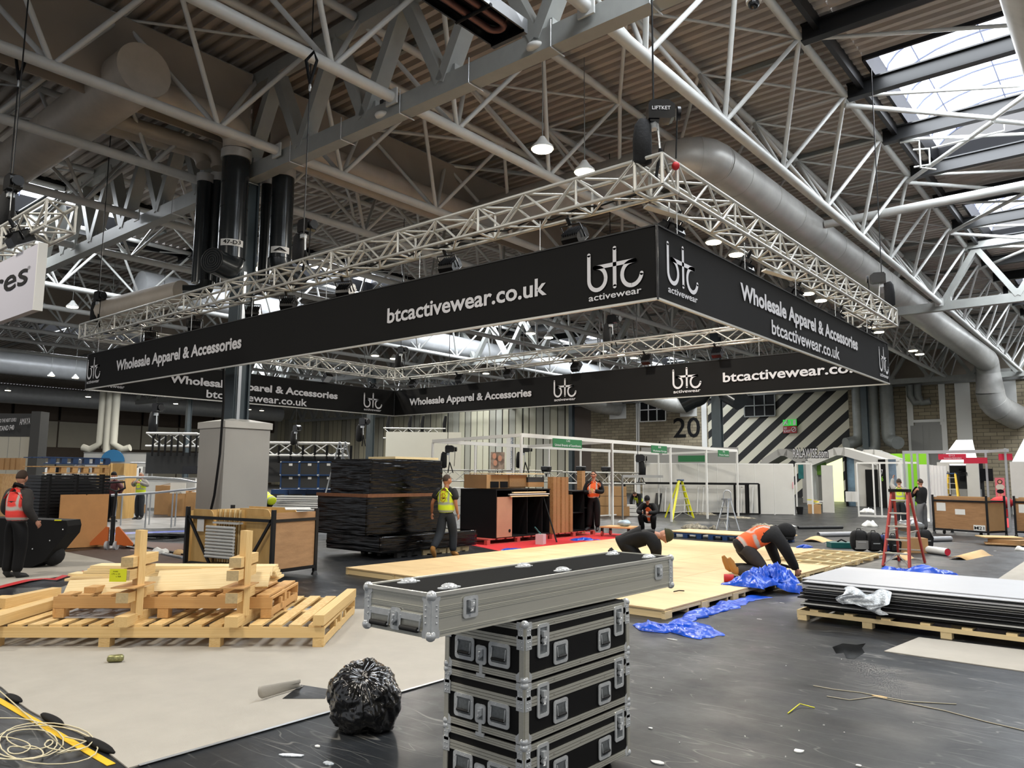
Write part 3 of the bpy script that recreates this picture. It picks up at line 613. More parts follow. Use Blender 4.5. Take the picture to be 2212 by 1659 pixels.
# ---- banner ring
X0, X1, Y0, Y1, Z0, Z1 = -22.6, -4.72, 8.55, 19.85, 4.0, 4.99
ring = empty('hanging_banner', ((X0+X1)/2, (Y0+Y1)/2, Z0), 0, 'black fabric banner ring with white lettering hanging over the stand', 'banner')
def fabric(p0, p1, inward, seed):
    rnd = random.Random(seed); ph = [rnd.uniform(0, 6) for _ in range(4)]; L = (Vector(p1)-Vector(p0)).length; nu = int(L*6)
    def f(u, v):
        p = Vector(p0).lerp(Vector(p1), u); e = math.exp(-u*L/.5)+math.exp(-(1-u)*L/.5)
        d = .012*e*math.sin(v*5+u*L*9+ph[0]) + .003*math.sin(u*L*1.7+ph[1])*math.sin(PI*v)
        return Vector((p.x, p.y, Z0+.03+(Z1-Z0-.03)*v)) + Vector(inward)*d
    return MB().grid(f, nu, 8).build('fabric_panel', M['banner'], ring, True)
c_ = [(X0, Y0), (X1, Y0), (X1, Y1), (X0, Y1)]; inw = [(0,1,0), (-1,0,0), (0,-1,0), (1,0,0)]
for i in range(4):
    a_, b_ = c_[i], c_[(i+1) % 4]; fabric((*a_, 0), (*b_, 0), inw[i], i)
    bar('frame_tube', (*a_, Z0+.012), (*b_, Z0+.012), .04, .03, M['trussalu'], ring); bar('frame_tube', (*a_, Z1+.005), (*b_, Z1+.005), .03, .02, M['darkgrey'], ring)
    nw = 7 if i % 2 == 0 else 5
    for k in range(nw):
        q = Vector((*a_, 0)).lerp(Vector((*b_, 0)), (k+.25)/nw); rod('suspension_wire', (q.x, q.y, Z1), (q.x, q.y, 5.45), .006, M['chrome'], ring)
for q in c_: rod('corner_post', (*q, Z0), (*q, Z1), .018, M['blackgloss'], ring)
def banner_text(body, side, u0, u1, z, cap, bold):
    if side == 'front': a_, b_ = (u0, Y0-.004, z), (u1, Y0-.004, z)
    elif side == 'right': a_, b_ = (X1+.004, u0, z), (X1+.004, u1, z)
    elif side == 'left': a_, b_ = (X0+.02, u0, z), (X0+.02, u1, z)
    elif side == 'leftout': a_, b_ = (X0-.02, u0, z), (X0-.02, u1, z)
    else: a_, b_ = (u0, Y1-.02, z), (u1, Y1-.02, z)
    lettering('lettering', body, a_, b_, cap, M['letter'], ring, bold, .012)
def ribbon(mb, pts, w, P):
    pts = [Vector((p[0], p[1])) for p in pts]; L_ = []; R_ = []
    for i, p in enumerate(pts):
        d = (pts[min(i+1, len(pts)-1)]-pts[max(i-1, 0)]).normalized(); n_ = Vector((-d.y, d.x))*w/2; L_.append(p+n_); R_.append(p-n_)
    k = len(pts); mb.add([P(*q) for q in L_+R_], [(i, i+1, k+i+1, k+i) for i in range(k-1)], False)
    for p in (pts[0], pts[-1]):
        mb.add([P(p.x+math.cos(a*PI/6)*w/2, p.y+math.sin(a*PI/6)*w/2) for a in range(12)], [tuple(range(12))], False)
def logo(side, u0, u1, zb, zt):
    """the three joined letters above the small word; box in banner coordinates"""
    W_, H_ = (u1-u0), (zt-zb)*.82/1.0; off = {'front': (0,-1), 'right': (1,0), 'left': (1,0), 'back': (0,-1)}[side]; zl = zb+(zt-zb)*.19
    base = {'front': Y0-.016, 'right': X1+.016, 'left': X0+.032, 'back': Y1-.032}[side]
    def P(x, y):
        u = u0+x/.87*W_; z = zl+y/.55*(zt-zl)
        return Vector((u, base, z)) if side in ('front', 'back') else Vector((base, u, z))
    mb = MB(); w = .056; arc = lambda cx, cy, rx, ry, a0, a1, n=14: [(cx+rx*math.cos(R(a0+(a1-a0)*i/n)), cy+ry*math.sin(R(a0+(a1-a0)*i/n))) for i in range(n+1)]
    ribbon(mb, [(.03, .52), (.03, .17)]+arc(.165, .165, .135, .145, 180, 360)+arc(.15, .165, .15, .165, 0, 90)+[(.12, .33)], w, P)
    ribbon(mb, [(.12, .33), (.75, .33)], w, P); ribbon(mb, [(.44, .55), (.44, .03)], w*1.0, P)
    ribbon(mb, [(.75, .33), (.70, .328)]+arc(.70, .165, .145, .16, 90, 270)+arc(.70, .165, .15, .16, 270, 352, 8), w, P)
    mb.build('logo', M['letter'], ring, True)
    banner_text('activewear', side, u0+.03*W_, u1-.03*W_, zb+.01, (zt-zb)*.135, .012)
banner_text('Wholesale Apparel & Accessories', 'front', -20.7, -14.62, 4.385, .27, .034)
banner_text('btcactivewear.co.uk', 'front', -9.96, -6.5, 4.335, .265, .022)
logo('front', -5.80, -4.92, 4.11, 4.80); logo('front', -22.55, -21.68, 4.15, 4.84)
logo('right', 8.78, 9.68, 4.14, 4.84); logo('right', 19.0, 19.78, 4.11, 4.82)
banner_text('Wholesale Apparel & Accessories', 'right', 11.14, 17.3, 4.5, .26, .034); banner_text('btcactivewear.co.uk', 'right', 12.38, 16.0, 4.13, .25, .018)
banner_text('Wholesale Apparel & Accessories', 'left', 10.88, 17.1, 4.45, .24, .034); banner_text('btcactivewear.co.uk', 'left', 12.07, 15.8, 4.09, .25, .018)
logo('left', 18.3, 19.2, 4.12, 4.79); logo('left', 8.85, 9.6, 4.12, 4.8)
banner_text('Wholesale Apparel & Accessories', 'back', -21.7, -15.72, 4.38, .26, .034); logo('back', -14.8, -13.9, 4.14, 4.84); logo('back', -10.5, -9.6, 4.13, 4.84); banner_text('btcactivewear.co.uk', 'back', -8.95, -5.0, 4.36, .27, .022)
# ---- lighting trusses
def box_truss(p0, p1, s, lab, grp, step=.5, r=.028, m=None, fine=True, rb=.018, cat='truss'):
    p0, p1 = Vector(p0), Vector(p1); d = (p1-p0); L = d.length; d.normalize(); x = d.cross(Vector((0,0,1))).normalized(); z = Vector((0,0,1)); m = m or M['trussalu']
    t = empty('lighting_truss', p0, 0, lab, cat, grp); h = s/2; cs = [(-h, -h), (h, -h), (h, h), (-h, h)]
    for a_, b_ in cs: rod('chord', p0+x*a_+z*b_, p1+x*a_+z*b_, r, m, t)
    n = max(1, int(round(L/step))); st = L/n; mb = MB()
    for f in range(4):
        a_, b_ = cs[f], cs[(f+1) % 4]
        for i in range(n):
            q0 = p0+d*(st*i); q1 = p0+d*(st*(i+1)); e0, e1 = ((a_, b_) if (i+f) % 2 == 0 else (b_, a_))
            s0, s1 = q0+x*e0[0]+z*e0[1], q1+x*e1[0]+z*e1[1]
            if fine: rod('brace', s0, s1, rb, m, t)
            else: mb.cyl(s0, s1, rb, n=5, caps=False)
    if fine:
        for k in range(0, n+1, 4):
            for f in range(4):
                q0 = p0+d*(st*k); a_, b_ = cs[f], cs[(f+1) % 4]; rod('batten', q0+x*a_[0]+z*a_[1], q0+x*b_[0]+z*b_[1], rb, m, t)
    else: mb.build('lacing', m, t, True)['kind'] = 'stuff'
    return t
zt_ = 5.64; e = .22
box_truss((X0+e, Y0, zt_), (X1-e, Y0, zt_), .4, 'square aluminium truss above the front of the banner ring, nearest', None, .46)
box_truss((X1, Y0+e, zt_), (X1, Y1-e, zt_), .4, 'square aluminium truss above the right side of the banner ring', None, .46)
box_truss((X0+e, Y1, zt_), (X1-e, Y1, zt_), .4, 'square aluminium truss above the rear of the banner ring', None, .6)
box_truss((X0, Y0+e, zt_), (X0, Y1-e, zt_), .4, 'square aluminium truss above the left side of the banner ring', None, .6)
for q, nm in zip(c_, ('front left', 'front right nearest', 'rear right', 'rear left')):
    t = empty('truss_corner', (*q, zt_), 0, 'aluminium corner cube at the %s corner of the truss ring' % nm, 'truss corner'); h = .2; V8 = [Vector((q[0]+a*h, q[1]+b*h, zt_+c*h)) for a in (-1,1) for b in (-1,1) for c in (-1,1)]
    for i in range(8):
        for j in range(i+1, 8):
            if abs((V8[i]-V8[j]).length-.4) < .01: rod('edge_tube', V8[i], V8[j], .026, M['trussalu'], t)
            elif abs((V8[i]-V8[j]).length-.4*1.414) < .01 and (i+j) % 2: rod('cross_brace', V8[i], V8[j], .014, M['trussalu'], t)
# ---- chain hoists
def hoist(x, y, z, lab, top=None, s=1.0, bagside=-1, rz=0):
    t = empty('chain_hoist', (x, y, z), rz, lab, 'hoist'); L = lambda a, b, c: wmat(t) @ Vector((a*s, b*s, c*s))
    MB().prism([(-.14, .0), (-.14, .2), (-.1, .25), (.12, .25), (.2, .19), (.2, .03), (.15, 0)], -.1, .1, 'y', M=Matrix.Translation((0.06,0,.62))).build('motor_body', M['blackgloss'], t).scale = (s, s, s)
    MB().cyl((.3,0,.73), (.34,0,.73), .09, n=14).build('motor_cap', M['blacksteel'], t).scale = (s, s, s)
    MB().box((.0,0,.66), (.12,.16,.14)).build('gearbox', M['blackgloss'], t).scale = (s, s, s)
    MB().tube([(bagside*.12,0,.62), (bagside*.14,0,.55), (bagside*.15,0,.35), (bagside*.15,0,.06), (bagside*.15,.0,.02)], [.08, .11, .125, .12, .05], 12).build('chain_bag', M['bag_cloth_black'], t).scale = (s, s, s)
    rod('hook_link', L(0.05,0,.6), L(0.08,0,.2), .015*s, M['chrome'], t); rod('sling', L(.08,0,.25), L(.02,0,-.15), .02*s, M['black'], t); rod('sling', L(.08,0,.25), L(.22,0,-.15), .02*s, M['black'], t)
    rod('power_cable', L(.3,-.05,.8), L(.27,-.05,.1), .01*s, M['black'], t)
    blk('clutch', L(0,0,.55), (.1*s, .1*s, .08*s), M['chrome'], t)
    tp = top or (ZT-.2)
    MB().cyl(L(0,0,.8), (x, y, tp), .013, n=5).build('lifting_chain', M['blacksteel'], t, True)
    return t
M['bag_cloth_black'] = M['bagcloth']
ho = hoist(X1-.0, Y0-.04, 5.76, 'black electric chain hoist above the nearest corner of the banner ring', rz=R(40), bagside=-1, s=1.02)
o_ = lettering('maker_text', 'LIFTKET', lp(ho, -.04, -.118, .74), lp(ho, .2, -.118, .74), .05, M['letter'], ho, .01, .006)
MB().ball(lp(ho, .27, -.05, .0), .055, 10, 6).build('connector', M['red'], ho, True)
hoist(X1, Y1-.2, 5.85, 'black electric chain hoist above the right rear corner of the banner ring', rz=R(200))
hoist(X0+.4, Y0, 5.85, 'black electric chain hoist above the left front corner of the banner ring')
hoist(X0+.3, Y1, 5.85, 'black electric chain hoist above the rear left corner of the banner ring')
hoist(aty(652, 600, Y0).x, Y0, 5.85, 'black electric chain hoist midway along the front truss')
hoist(aty(1320, 800, Y1).x, Y1, 5.85, 'black electric chain hoist midway along the rear truss')
ro = MB(); 
for i in range(7): a_ = i; ro.ball((0,0,0), .01, 4, 2) if False else None
# ---- floodlights
fl0 = empty('stage_light', (0,0,0), 0, 'x', 'light')
MB().prism([(-.16,-.07), (-.16,.05), (-.1,.1), (.1,.1), (.16,.05), (.16,-.07)], -.14, .14, 'x').build('housing', M['blackgloss'], fl0)
MB().box((0,0,-.075), (.26,.28,.02)).build('lens', M['chrome'], fl0)
mb = MB()
for k in range(7): mb.box((-.12+k*.04, 0, .11), (.008, .26, .03))
mb.build('cooling_fins', M['black'], fl0)
MB().tube([(-.17,0,-.02), (-.17,0,.2), (.17,0,.2), (.17,0,-.02)], .014, 6).build('yoke', M['blackgloss'], fl0); MB().cyl((0,0,.2), (0,0,.32), .03, n=8).build('clamp', M['blacksteel'], fl0)
first = True
def put_light(x, y, z, rz, lab, tilt=0, grp='stage lights on the banner truss'):
    global first
    o = fl0 if first else copy_tree(fl0); first = False
    o.location = (x, y, z); o.rotation_euler = (tilt, 0, rz); o['label'] = lab; o['group'] = grp; return o
ordn = ['first', 'second', 'third', 'fourth', 'fifth', 'sixth', 'seventh', 'eighth']
for k, px in enumerate((1255, 985, 762, 640, 565, 440, 345)):
    x = aty(px, 600, Y0+.45).x; put_light(x, Y0+.3, 5.2, .2*k, 'black stage light under the front truss, %s from the near corner' % ordn[k], R(40))
for k, (px, py) in enumerate(((1462, 488), (1615, 565), (1725, 628), (1815, 675), (1880, 705))):
    y = atx(px, py, X1-.2).y; put_light(X1-.3, y, 5.2, R(90), 'black stage light under the right side truss, %s from the near corner' % ordn[k], R(30))
for k, px in enumerate((700, 820, 905, 1005, 1110, 1255, 1408, 1560)):
    if px < 800: y = atx(px, 800, X0).y; put_light(X0+.2, y, 5.15, R(-90), 'stage light with pale face on the left side truss near the rear corner', R(40)); continue
    x = aty(px, 800, Y1).x; put_light(x, Y1-.25, 5.17, R(180), 'stage light with pale face under the rear truss, %s from the rear left corner' % ordn[k-1], R(-50))
for k, (px, py) in enumerate(((1430, 452), (1680, 590))):
    y = atx(px, py, X1-.1).y; t = empty('batten_panel', (X1-.1, y, 5.35), 0, ('white angled batten under the truss beside the near corner', 'white angled batten under the right truss, further from the corner')[k], 'panel')
    bar('panel', (X1-.35, y, 5.42), (X1+.0, y+.5, 5.3), .14, .03, M['whitewarm'], t); rod('bracket', (X1-.1, y+.2, 5.35), (X1-.1, y+.2, 5.5), .012, M['chrome'], t)
# cable along the front truss (hanging loops)
mb = MB(); pts = []
for i in range(60): u = i/59; x = X1-.3-(X1-X0-1)*u; pts.append((x, Y0+.05*math.sin(i*1.7), 5.47+.03*math.sin(i*2.3)))
c1 = mb.tube(pts, .014, 5).build('power_cable', M['black']); tag(c1, 'black power cable lying along the front truss', 'cable')
# ---- white banner with partial word at the left
sy = 3.8; sx1 = aty(79, 600, sy).x; z1s = aty(80, 527, sy).z; z0s = aty(76, 667, sy).z
wb_ = empty('hanging_sign', (sx1-1.8, sy, z0s), 0, 'white hanging sign with black letters at the left edge', 'sign')
MB().box((sx1-1.8, sy+.05, (z0s+z1s)/2), (3.6, .1, z1s-z0s)).build('panel', mat('sign_white', 'b9b8c2', .6), wb_, True); MB().box((sx1-.01, sy+.05, (z0s+z1s)/2), (.03, .12, z1s-z0s+.02)).build('edge_strip', M['white'], wb_, True)
a_ = aty(-14, 642, sy); b_ = aty(58, 628, sy); lettering('lettering', 'res', (a_.x, sy, a_.z-.0), (b_.x, sy, a_.z), .37, M['black'], wb_, .008, .01)
a_ = aty(60, 583, sy); b_ = aty(66, 582, sy); lettering('small_mark', '\u00ae', (a_.x, sy, a_.z), (b_.x, sy, a_.z), .05, M['black'], wb_, 0, .008)
tz = aty(30, 480, sy).z
box_truss((sx1-4, sy+.3, tz-.05), (sx1-.15, sy+.3, tz-.05), .4, 'aluminium truss above the white sign at the left edge', None, .5)
hoist(aty(22, 430, sy+.3).x, sy+.3, aty(22, 445, sy+.3).z-.35, 'black electric chain hoist above the white sign at the left edge')
put_light(aty(45, 500, sy).x, sy, tz-.35, 0, 'stage light hanging above the white sign at left', R(30), 'stage lights over the white sign'); put_light(aty(-30, 500, sy).x, sy, tz-.35, 0, 'stage light above the white sign, cut by the picture edge', R(30), 'stage lights over the white sign')
# slings round the chords
for px, py, lab in ((45, 120, 'black lifting sling round the tube above the white sign'), (672, 125, 'black lifting sling round the tube above the near column')):
    p = atd(px, py, 15 if px < 100 else 14); t = empty('lifting_sling', p, 0, lab, 'sling')
    MB().tube([p+Vector((0,0,-.5)), p+_r*.11+Vector((0,0,-.05)), p+_r*.05+Vector((0,0,.12)), p-_r*.09+Vector((0,0,-.05)), p+Vector((0,0,-.5))], .03, 6).build('strap', M['black'], t, True)
    MB().ball(p+Vector((0,0,-.58)), (.04,.02,.08), 8, 6).build('shackle', M['chrome'], t, True)
    MB().cyl(p+Vector((0,0,-.6)), (p.x, p.y, 6.0 if px > 100 else 5.6), .011, n=5).build('lifting_chain', M['blacksteel'], t, True)
# ================================================================== FLIGHT CASES
def rounded(w, h, r, n=4):
    pts = []
    for cx, cy, a0 in ((w/2-r, h/2-r, 0), (-w/2+r, h/2-r, 90), (-w/2+r, -h/2+r, 180), (w/2-r, -h/2+r, 270)):
        pts += [(cx+r*math.cos(R(a0+90*i/n)), cy+r*math.sin(R(a0+90*i/n))) for i in range(n+1)]
    return pts
def face_frame(side, x, y, z):
    """matrix whose local x runs along the face, y up, z out of the face"""
    if side == 'X': return Matrix(((0,0,1,x),(1,0,0,y),(0,1,0,z),(0,0,0,1)))
    return Matrix(((1,0,0,x),(0,0,-1,y),(0,1,0,z),(0,0,0,1)))
def ring_plate(mb, w, h, r, hole, z0, z1, Mx):
    o = rounded(w, h, r); i_ = rounded(w-2*hole, h-2*hole, max(.004, r-hole)); n = len(o)
    vs = [Mx @ Vector((p[0], p[1], z1)) for p in o] + [Mx @ Vector((p[0], p[1], z1)) for p in i_] + [Mx @ Vector((p[0], p[1], z0)) for p in o] + [Mx @ Vector((p[0], p[1], z0-.0)) for p in i_]
    fs = []
    for k in range(n): l = (k+1) % n; fs += [(k, l, n+l, n+k), (k, 2*n+k, 2*n+l, l), (n+k, n+l, 3*n+l, 3*n+k)]
    mb.add(vs, fs, False)
def rivets(mb, pts, Mx, r=.004):
    for p in pts: mb.ball(Mx @ Vector((p[0], p[1], .004)), (r, r, r), 6, 4)
def handle(t, side, x, y, z, w=.125, h=.115):
    Mx = face_frame(side, x, y, z); mb = MB(); ring_plate(mb, w, h, .018, .02, 0, .006, Mx); hd = mb.build('handle', M['chrome'], t, True)
    mb = MB(); a, b = w/2-.022, h/2-.022; mb.add([Mx @ Vector(p) for p in ((-a,-b,.002), (a,-b,.002), (a,b,.002), (-a,b,.002))], [(0,1,2,3)], False); mb.build('dish', M['dishgrey'], hd, True)
    MB().tube([Mx @ Vector(p) for p in ((-a+.004, b-.006, .008), (-a+.004, -b+.02, .014), (a-.004, -b+.02, .014), (a-.004, b-.006, .008))], .0035, 6).build('handle_bow', M['chrome'], hd, True)
    MB().tube([Mx @ Vector((-a+.008, -b+.018, .014)), Mx @ Vector((a-.008, -b+.018, .014))], .008, 8).build('grip', M['rubber'], hd, True)
    mb = MB(); e = w/2-.01; f = h/2-.01; rivets(mb, [(-e, k) for k in (-f*.6, 0, f*.6)]+[(e, k) for k in (-f*.6, 0, f*.6)]+[(k, f) for k in (-e*.7, -e*.25, e*.25, e*.7)]+[(k, -f) for k in (-e*.6, 0, e*.6)], Mx); mb.build('rivets', M['chrome'], hd, True)
def latch(t, side, x, y, z, w=.1, h=.19, tail=0):
    Mx = face_frame(side, x, y, z); mb = MB(); ring_plate(mb, w, h, .016, .018, 0, .007, Mx); la = mb.build('butterfly_latch', M['chrome'], t, True)
    mb = MB(); a, b = w/2-.017, h/2-.017; mb.add([Mx @ Vector(p) for p in ((-a,-b,.002), (a,-b,.002), (a,b,.002), (-a,b,.002))], [(0,1,2,3)], False); mb.build('dish', M['dishgrey'], la, True)
    mb = MB(); mb.box(Mx @ Vector((0, b*.5, .006)), (.03, .03, .03)); mb.cyl(Mx @ Vector((0,0,0)), Mx @ Vector((0,0,.018)), .016, n=10); mb.build('catch', M['chrome'], la, True)
    mb = MB(); c, s = math.cos(.9), math.sin(.9)
    for sg in (-1, 1): mb.tube([Mx @ Vector((0,0,.018)), Mx @ Vector((sg*c*.012-s*.006*sg, sg*s*.022, .02)), Mx @ Vector((sg*c*.024, sg*s*.026, .016))], [.005, .009, .003], 6)
    mb.build('wing', M['chrome'], la, True)
    mb = MB(); e = w/2-.008; f = h/2-.008; rivets(mb, [(sx*e, k*f) for sx in (-1,1) for k in (-.7, -.35, 0, .35, .7)]+[(k, sy*f) for sy in (-1,1) for k in (-e*.5, e*.5)], Mx); mb.build('rivets', M['chrome'], la, True)
    if tail:
        mb = MB(); mb.prism([(-.011, -h/2+.01), (.011, -h/2+.01), (.01, -h/2-tail), (-.01, -h/2-tail)], .002, .008, 'z', M=Mx); mb.prism([(-.03, -h/2-tail-.012), (.03, -h/2-tail-.012), (.03, -h/2-tail+.008), (-.03, -h/2-tail+.008)], .002, .01, 'z', M=Mx); mb.build('keeper', M['chrome'], la, True)
M['dishgrey'] = mat('latch_dish', '7d8284', .3, .5, var=.2, scale=60)
def ball_corners(t, x0, x1, y0, y1, z0, z1, r=.024):
    for x in (x0, x1):
        for y in (y0, y1):
            for z, s in ((z0, 1), (z1, -1)):
                mb = MB(); sx = 1 if x == x1 else -1; sy = 1 if y == y1 else -1; c = Vector((x-sx*.008, y-sy*.008, z+s*.012)); mb.ball(c, r, 12, 8)
                mb.prism([(0,0), (-.05*sx, 0), (-.055*sx, .03*s), (-.03*sx, .055*s), (0, .07*s)], y+sy*.002, y+sy*.007, 'y', M=Matrix.Translation((x, 0, z)))
                mb.prism([(0,0), (-.05*sy, 0), (-.055*sy, .03*s), (-.03*sy, .055*s), (0, .07*s)], x+sx*.002, x+sx*.007, 'x', M=Matrix.Translation((0, y, z)))
                mb.build('ball_corner', M['chrome'], t, True)
def rail(t, z0, z1, x0, x1, y0, y1, name='aluminium_rail'):
    mb = MB(); p = .006
    for k in range(3):
        a = z0+(z1-z0)*(k+.08)/3; b = z0+(z1-z0)*(k+.92)/3; c = ((x0+x1)/2, (y0+y1)/2, (a+b)/2)
        mb.box(((x0+x1)/2, y0-p/2, c[2]), (x1-x0-.05, p, b-a)); mb.box((x1+p/2, (y0+y1)/2, c[2]), (p, y1-y0-.05, b-a)); mb.box((x0-p/2, (y0+y1)/2, c[2]), (p, y1-y0-.05, b-a)); mb.box(((x0+x1)/2, y1+p/2, c[2]), (x1-x0-.05, p, b-a))
    for x in (x0+.0, x1-.0): 
        for yy in (y0+.25, y0+.5, y0+.75): mb.ball((x1+p, yy, (z0+z1)/2), (.003, .005, .005), 6, 4)
    return mb.build(name, M['alu_case'], t, True)
def stack_case(x0, x1, y0, y1, z0, h, lab, wheels=False):
    z1 = z0+h; t = empty('flight_case', ((x0+x1)/2, (y0+y1)/2, z0), 0, lab, 'flight case', 'stacked black flight cases')
    MB().box(((x0+x1)/2, (y0+y1)/2, (z0+z1)/2), (x1-x0, y1-y0, h-.004)).build('body', M['caseblack'], t, True)
    rail(t, z0+.006, z0+.04, x0, x1, y0, y1); rail(t, z0+.178, z0+.228, x0, x1, y0, y1); rail(t, z1-.04, z1-.006, x0, x1, y0, y1)
    for x in (x0, x1):
        for y in (y0, y1):
            sx = 1 if x == x1 else -1; sy = 1 if y == y1 else -1; mb = MB()
            mb.box((x+sx*.004, y-sy*.014, (z0+z1)/2), (.008, .032, h-.03)); mb.box((x-sx*.014, y+sy*.004, (z0+z1)/2), (.032, .008, h-.03)); mb.build('corner_angle', M['alu_case'], t, True)
            mb = MB()
            for zz, hh in ((z0+.2, .07), (z0+.25, .06)):
                mb.box((x+sx*.009, y-sy*.022, zz), (.004, .05 if zz < z0+.21 else .034, hh)); mb.box((x-sx*.022, y+sy*.009, zz), (.05 if zz < z0+.21 else .034, .004, hh))
            rv = [(q, w) for q in (.012, .03) for w in (z0+.18, z0+.205, z0+.24, z0+.265)]
            for q, w in rv: mb.ball((x+sx*.012, y-sy*q, w), .004, 6, 4); mb.ball((x-sx*q, y+sy*.012, w), .004, 6, 4)
            mb.build('corner_brace', M['chrome'], t, True)
    ball_corners(t, x0, x1, y0, y1, z0, z1)
    xf = x1+.004; yf = y0-.004; L = y1-y0
    latch(t, 'X', xf, y0+.15, z0+.195, .1, .175); latch(t, 'X', xf, y1-.12, z0+.195, .1, .175)
    handle(t, 'X', xf, y0+.31, z0+.108, .13, .12); handle(t, 'X', xf, y1-.28, z0+.108, .13, .12)
    handle(t, 'Y', x0+.15, yf, z0+.118, .145, .125); handle(t, 'Y', x1-.17, yf, z0+.118, .15, .125); latch(t, 'Y', (x0+x1)/2-.012, yf, z0+.1, .075, .1, .055)
    for k in (-.2, .0, .2): MB().box(((x0+x1)/2, (y0+y1)/2+k, z1), (.02, .05, .004)).build('strap_slot', M['alu'], t, True) if k == 0 else None
    if wheels:
        for x in (x0+.09, x1-.09):
            for y in (y0+.1, y1-.1): MB().cyl((x-.015, y, z0-.022), (x+.015, y, z0-.022), .024, n=14).build('wheel', M['rubber'], t, True)
    return t
hh = .3045; zb_ = .047; cx0, cx1, cy0, cy1 = -3.165, -2.59, 3.22, 4.25
stack_case(cx0, cx1, cy0, cy1, zb_, hh, 'black flight case at the bottom of the stack of three', True)
stack_case(cx0-.0, cx1, cy0, cy1, zb_+hh+.004, hh, 'black flight case in the middle of the stack of three')
stack_case(cx0, cx1, cy0, cy1, zb_+2*(hh+.004), hh, 'black flight case at the top of the stack, under the long silver case')
zt3 = zb_+3*(hh+.004)+.004
# long aluminium case
def long_case():
    x0, x1, y0, y1, z0, h = -3.115, -2.64, 2.58, 4.93, zt3, .207; z1 = z0+h; zs = z0+.115
    t = empty('long_flight_case', ((x0+x1)/2, (y0+y1)/2, z0), R(0), 'long silver ribbed aluminium flight case lying across the case stack', 'flight case')
    MB().box(((x0+x1)/2, (y0+y1)/2, (z0+zs)/2), (x1-x0, y1-y0, zs-z0-.003)).build('base', M['alu_case'], t, True)
    MB().box(((x0+x1)/2, (y0+y1)/2, (z1+zs)/2-.004), (x1-x0, y1-y0, z1-zs-.008)).build('lid', M['alu_case'], t, True)
    MB().box(((x0+x1)/2, (y0+y1)/2, z1-.003), (x1-x0-.05, y1-y0-.05, .004)).build('felt_panel', M['casetop'], t, True)
    mb = MB()
    for zz in (z0+.004, z0+.02, z0+.028, zs-.024, zs-.016, zs-.008, zs+.01, zs+.018, zs+.026, z1-.014, z1-.022, z1-.03):
        mb.box((x1+.001, (y0+y1)/2, zz), (.004, y1-y0-.04, .004)); mb.box(((x0+x1)/2, y0-.001, zz), (x1-x0-.04, .004, .004)); mb.box(((x0+x1)/2, y1+.001, zz), (x1-x0-.04, .004, .004))
    mb.build('ribs', M['alu_case'], t, True)
    for a, b in (((x0,y0),(x1,y0)), ((x1,y0),(x1,y1)), ((x1,y1),(x0,y1)), ((x0,y1),(x0,y0))):
        bar('edge_profile', (*a, z1-.006), (*b, z1-.006), .02, .018, M['alu'], t)
    for x in (x0, x1):
        for y in (y0, y1):
            sx = 1 if x == x1 else -1; sy = 1 if y == y1 else -1; mb = MB(); mb.box((x+sx*.003, y-sy*.022, (z0+z1)/2), (.006, .05, h-.05)); mb.box((x-sx*.022, y+sy*.003, (z0+z1)/2), (.05, .006, h-.05))
            for zz in (z0+.07, z0+.1, z0+.13, z0+.15): mb.ball((x+sx*.007, y-sy*.03, zz), .005, 6, 4); mb.ball((x-sx*.03, y+sy*.007, zz), .005, 6, 4)
            mb.build('corner_angle', M['chrome'], t, True)
    ball_corners(t, x0, x1, y0, y1, z0, z1, .026)
    for xx in (x0+.1, x1-.08):
        for yy in (y0+.2, (y0+y1)/2-.02, y1-.18):
            mb = MB(); mb.ball((xx, yy, z1+.002), (.045, .045, .022), 14, 6); mb.prism(rounded(.14, .05, .02), z1-.002, z1+.004, 'z', M=Matrix.Translation((xx, yy, 0)) @ Matrix.Rotation(PI/2, 4, 'Z')); mb.build('stacking_cup', M['chrome'], t, True)
    latch(t, 'X', x1+.003, y0+.265, z0+.118, .105, .105); latch(t, 'X', x1+.003, y1-.2, z0+.118, .1, .1)
    Mx = face_frame('Y', 0, y0-.004, 0)
    for k, xx in enumerate((x0+.125, x1-.13)):
        hd = MB().box((xx, y0-.006, z0+.09), (.145, .01, .03)).build('handle', M['chrome'], t, True)
        MB().tube([(xx-.07, y0-.012, z0+.09), (xx-.068, y0-.016, z0+.035), (xx+.068, y0-.016, z0+.035), (xx+.07, y0-.012, z0+.09)], .005, 6).build('handle_bow', M['chrome'], hd, True)
        MB().cyl((xx-.06, y0-.018, z0+.035), (xx+.06, y0-.018, z0+.035), .013, n=10).build('grip', M['rubber'], hd, True)
    latch(t, 'Y', (x0+x1)/2, y0-.004, z0+.068, .07, .105)
long_case()
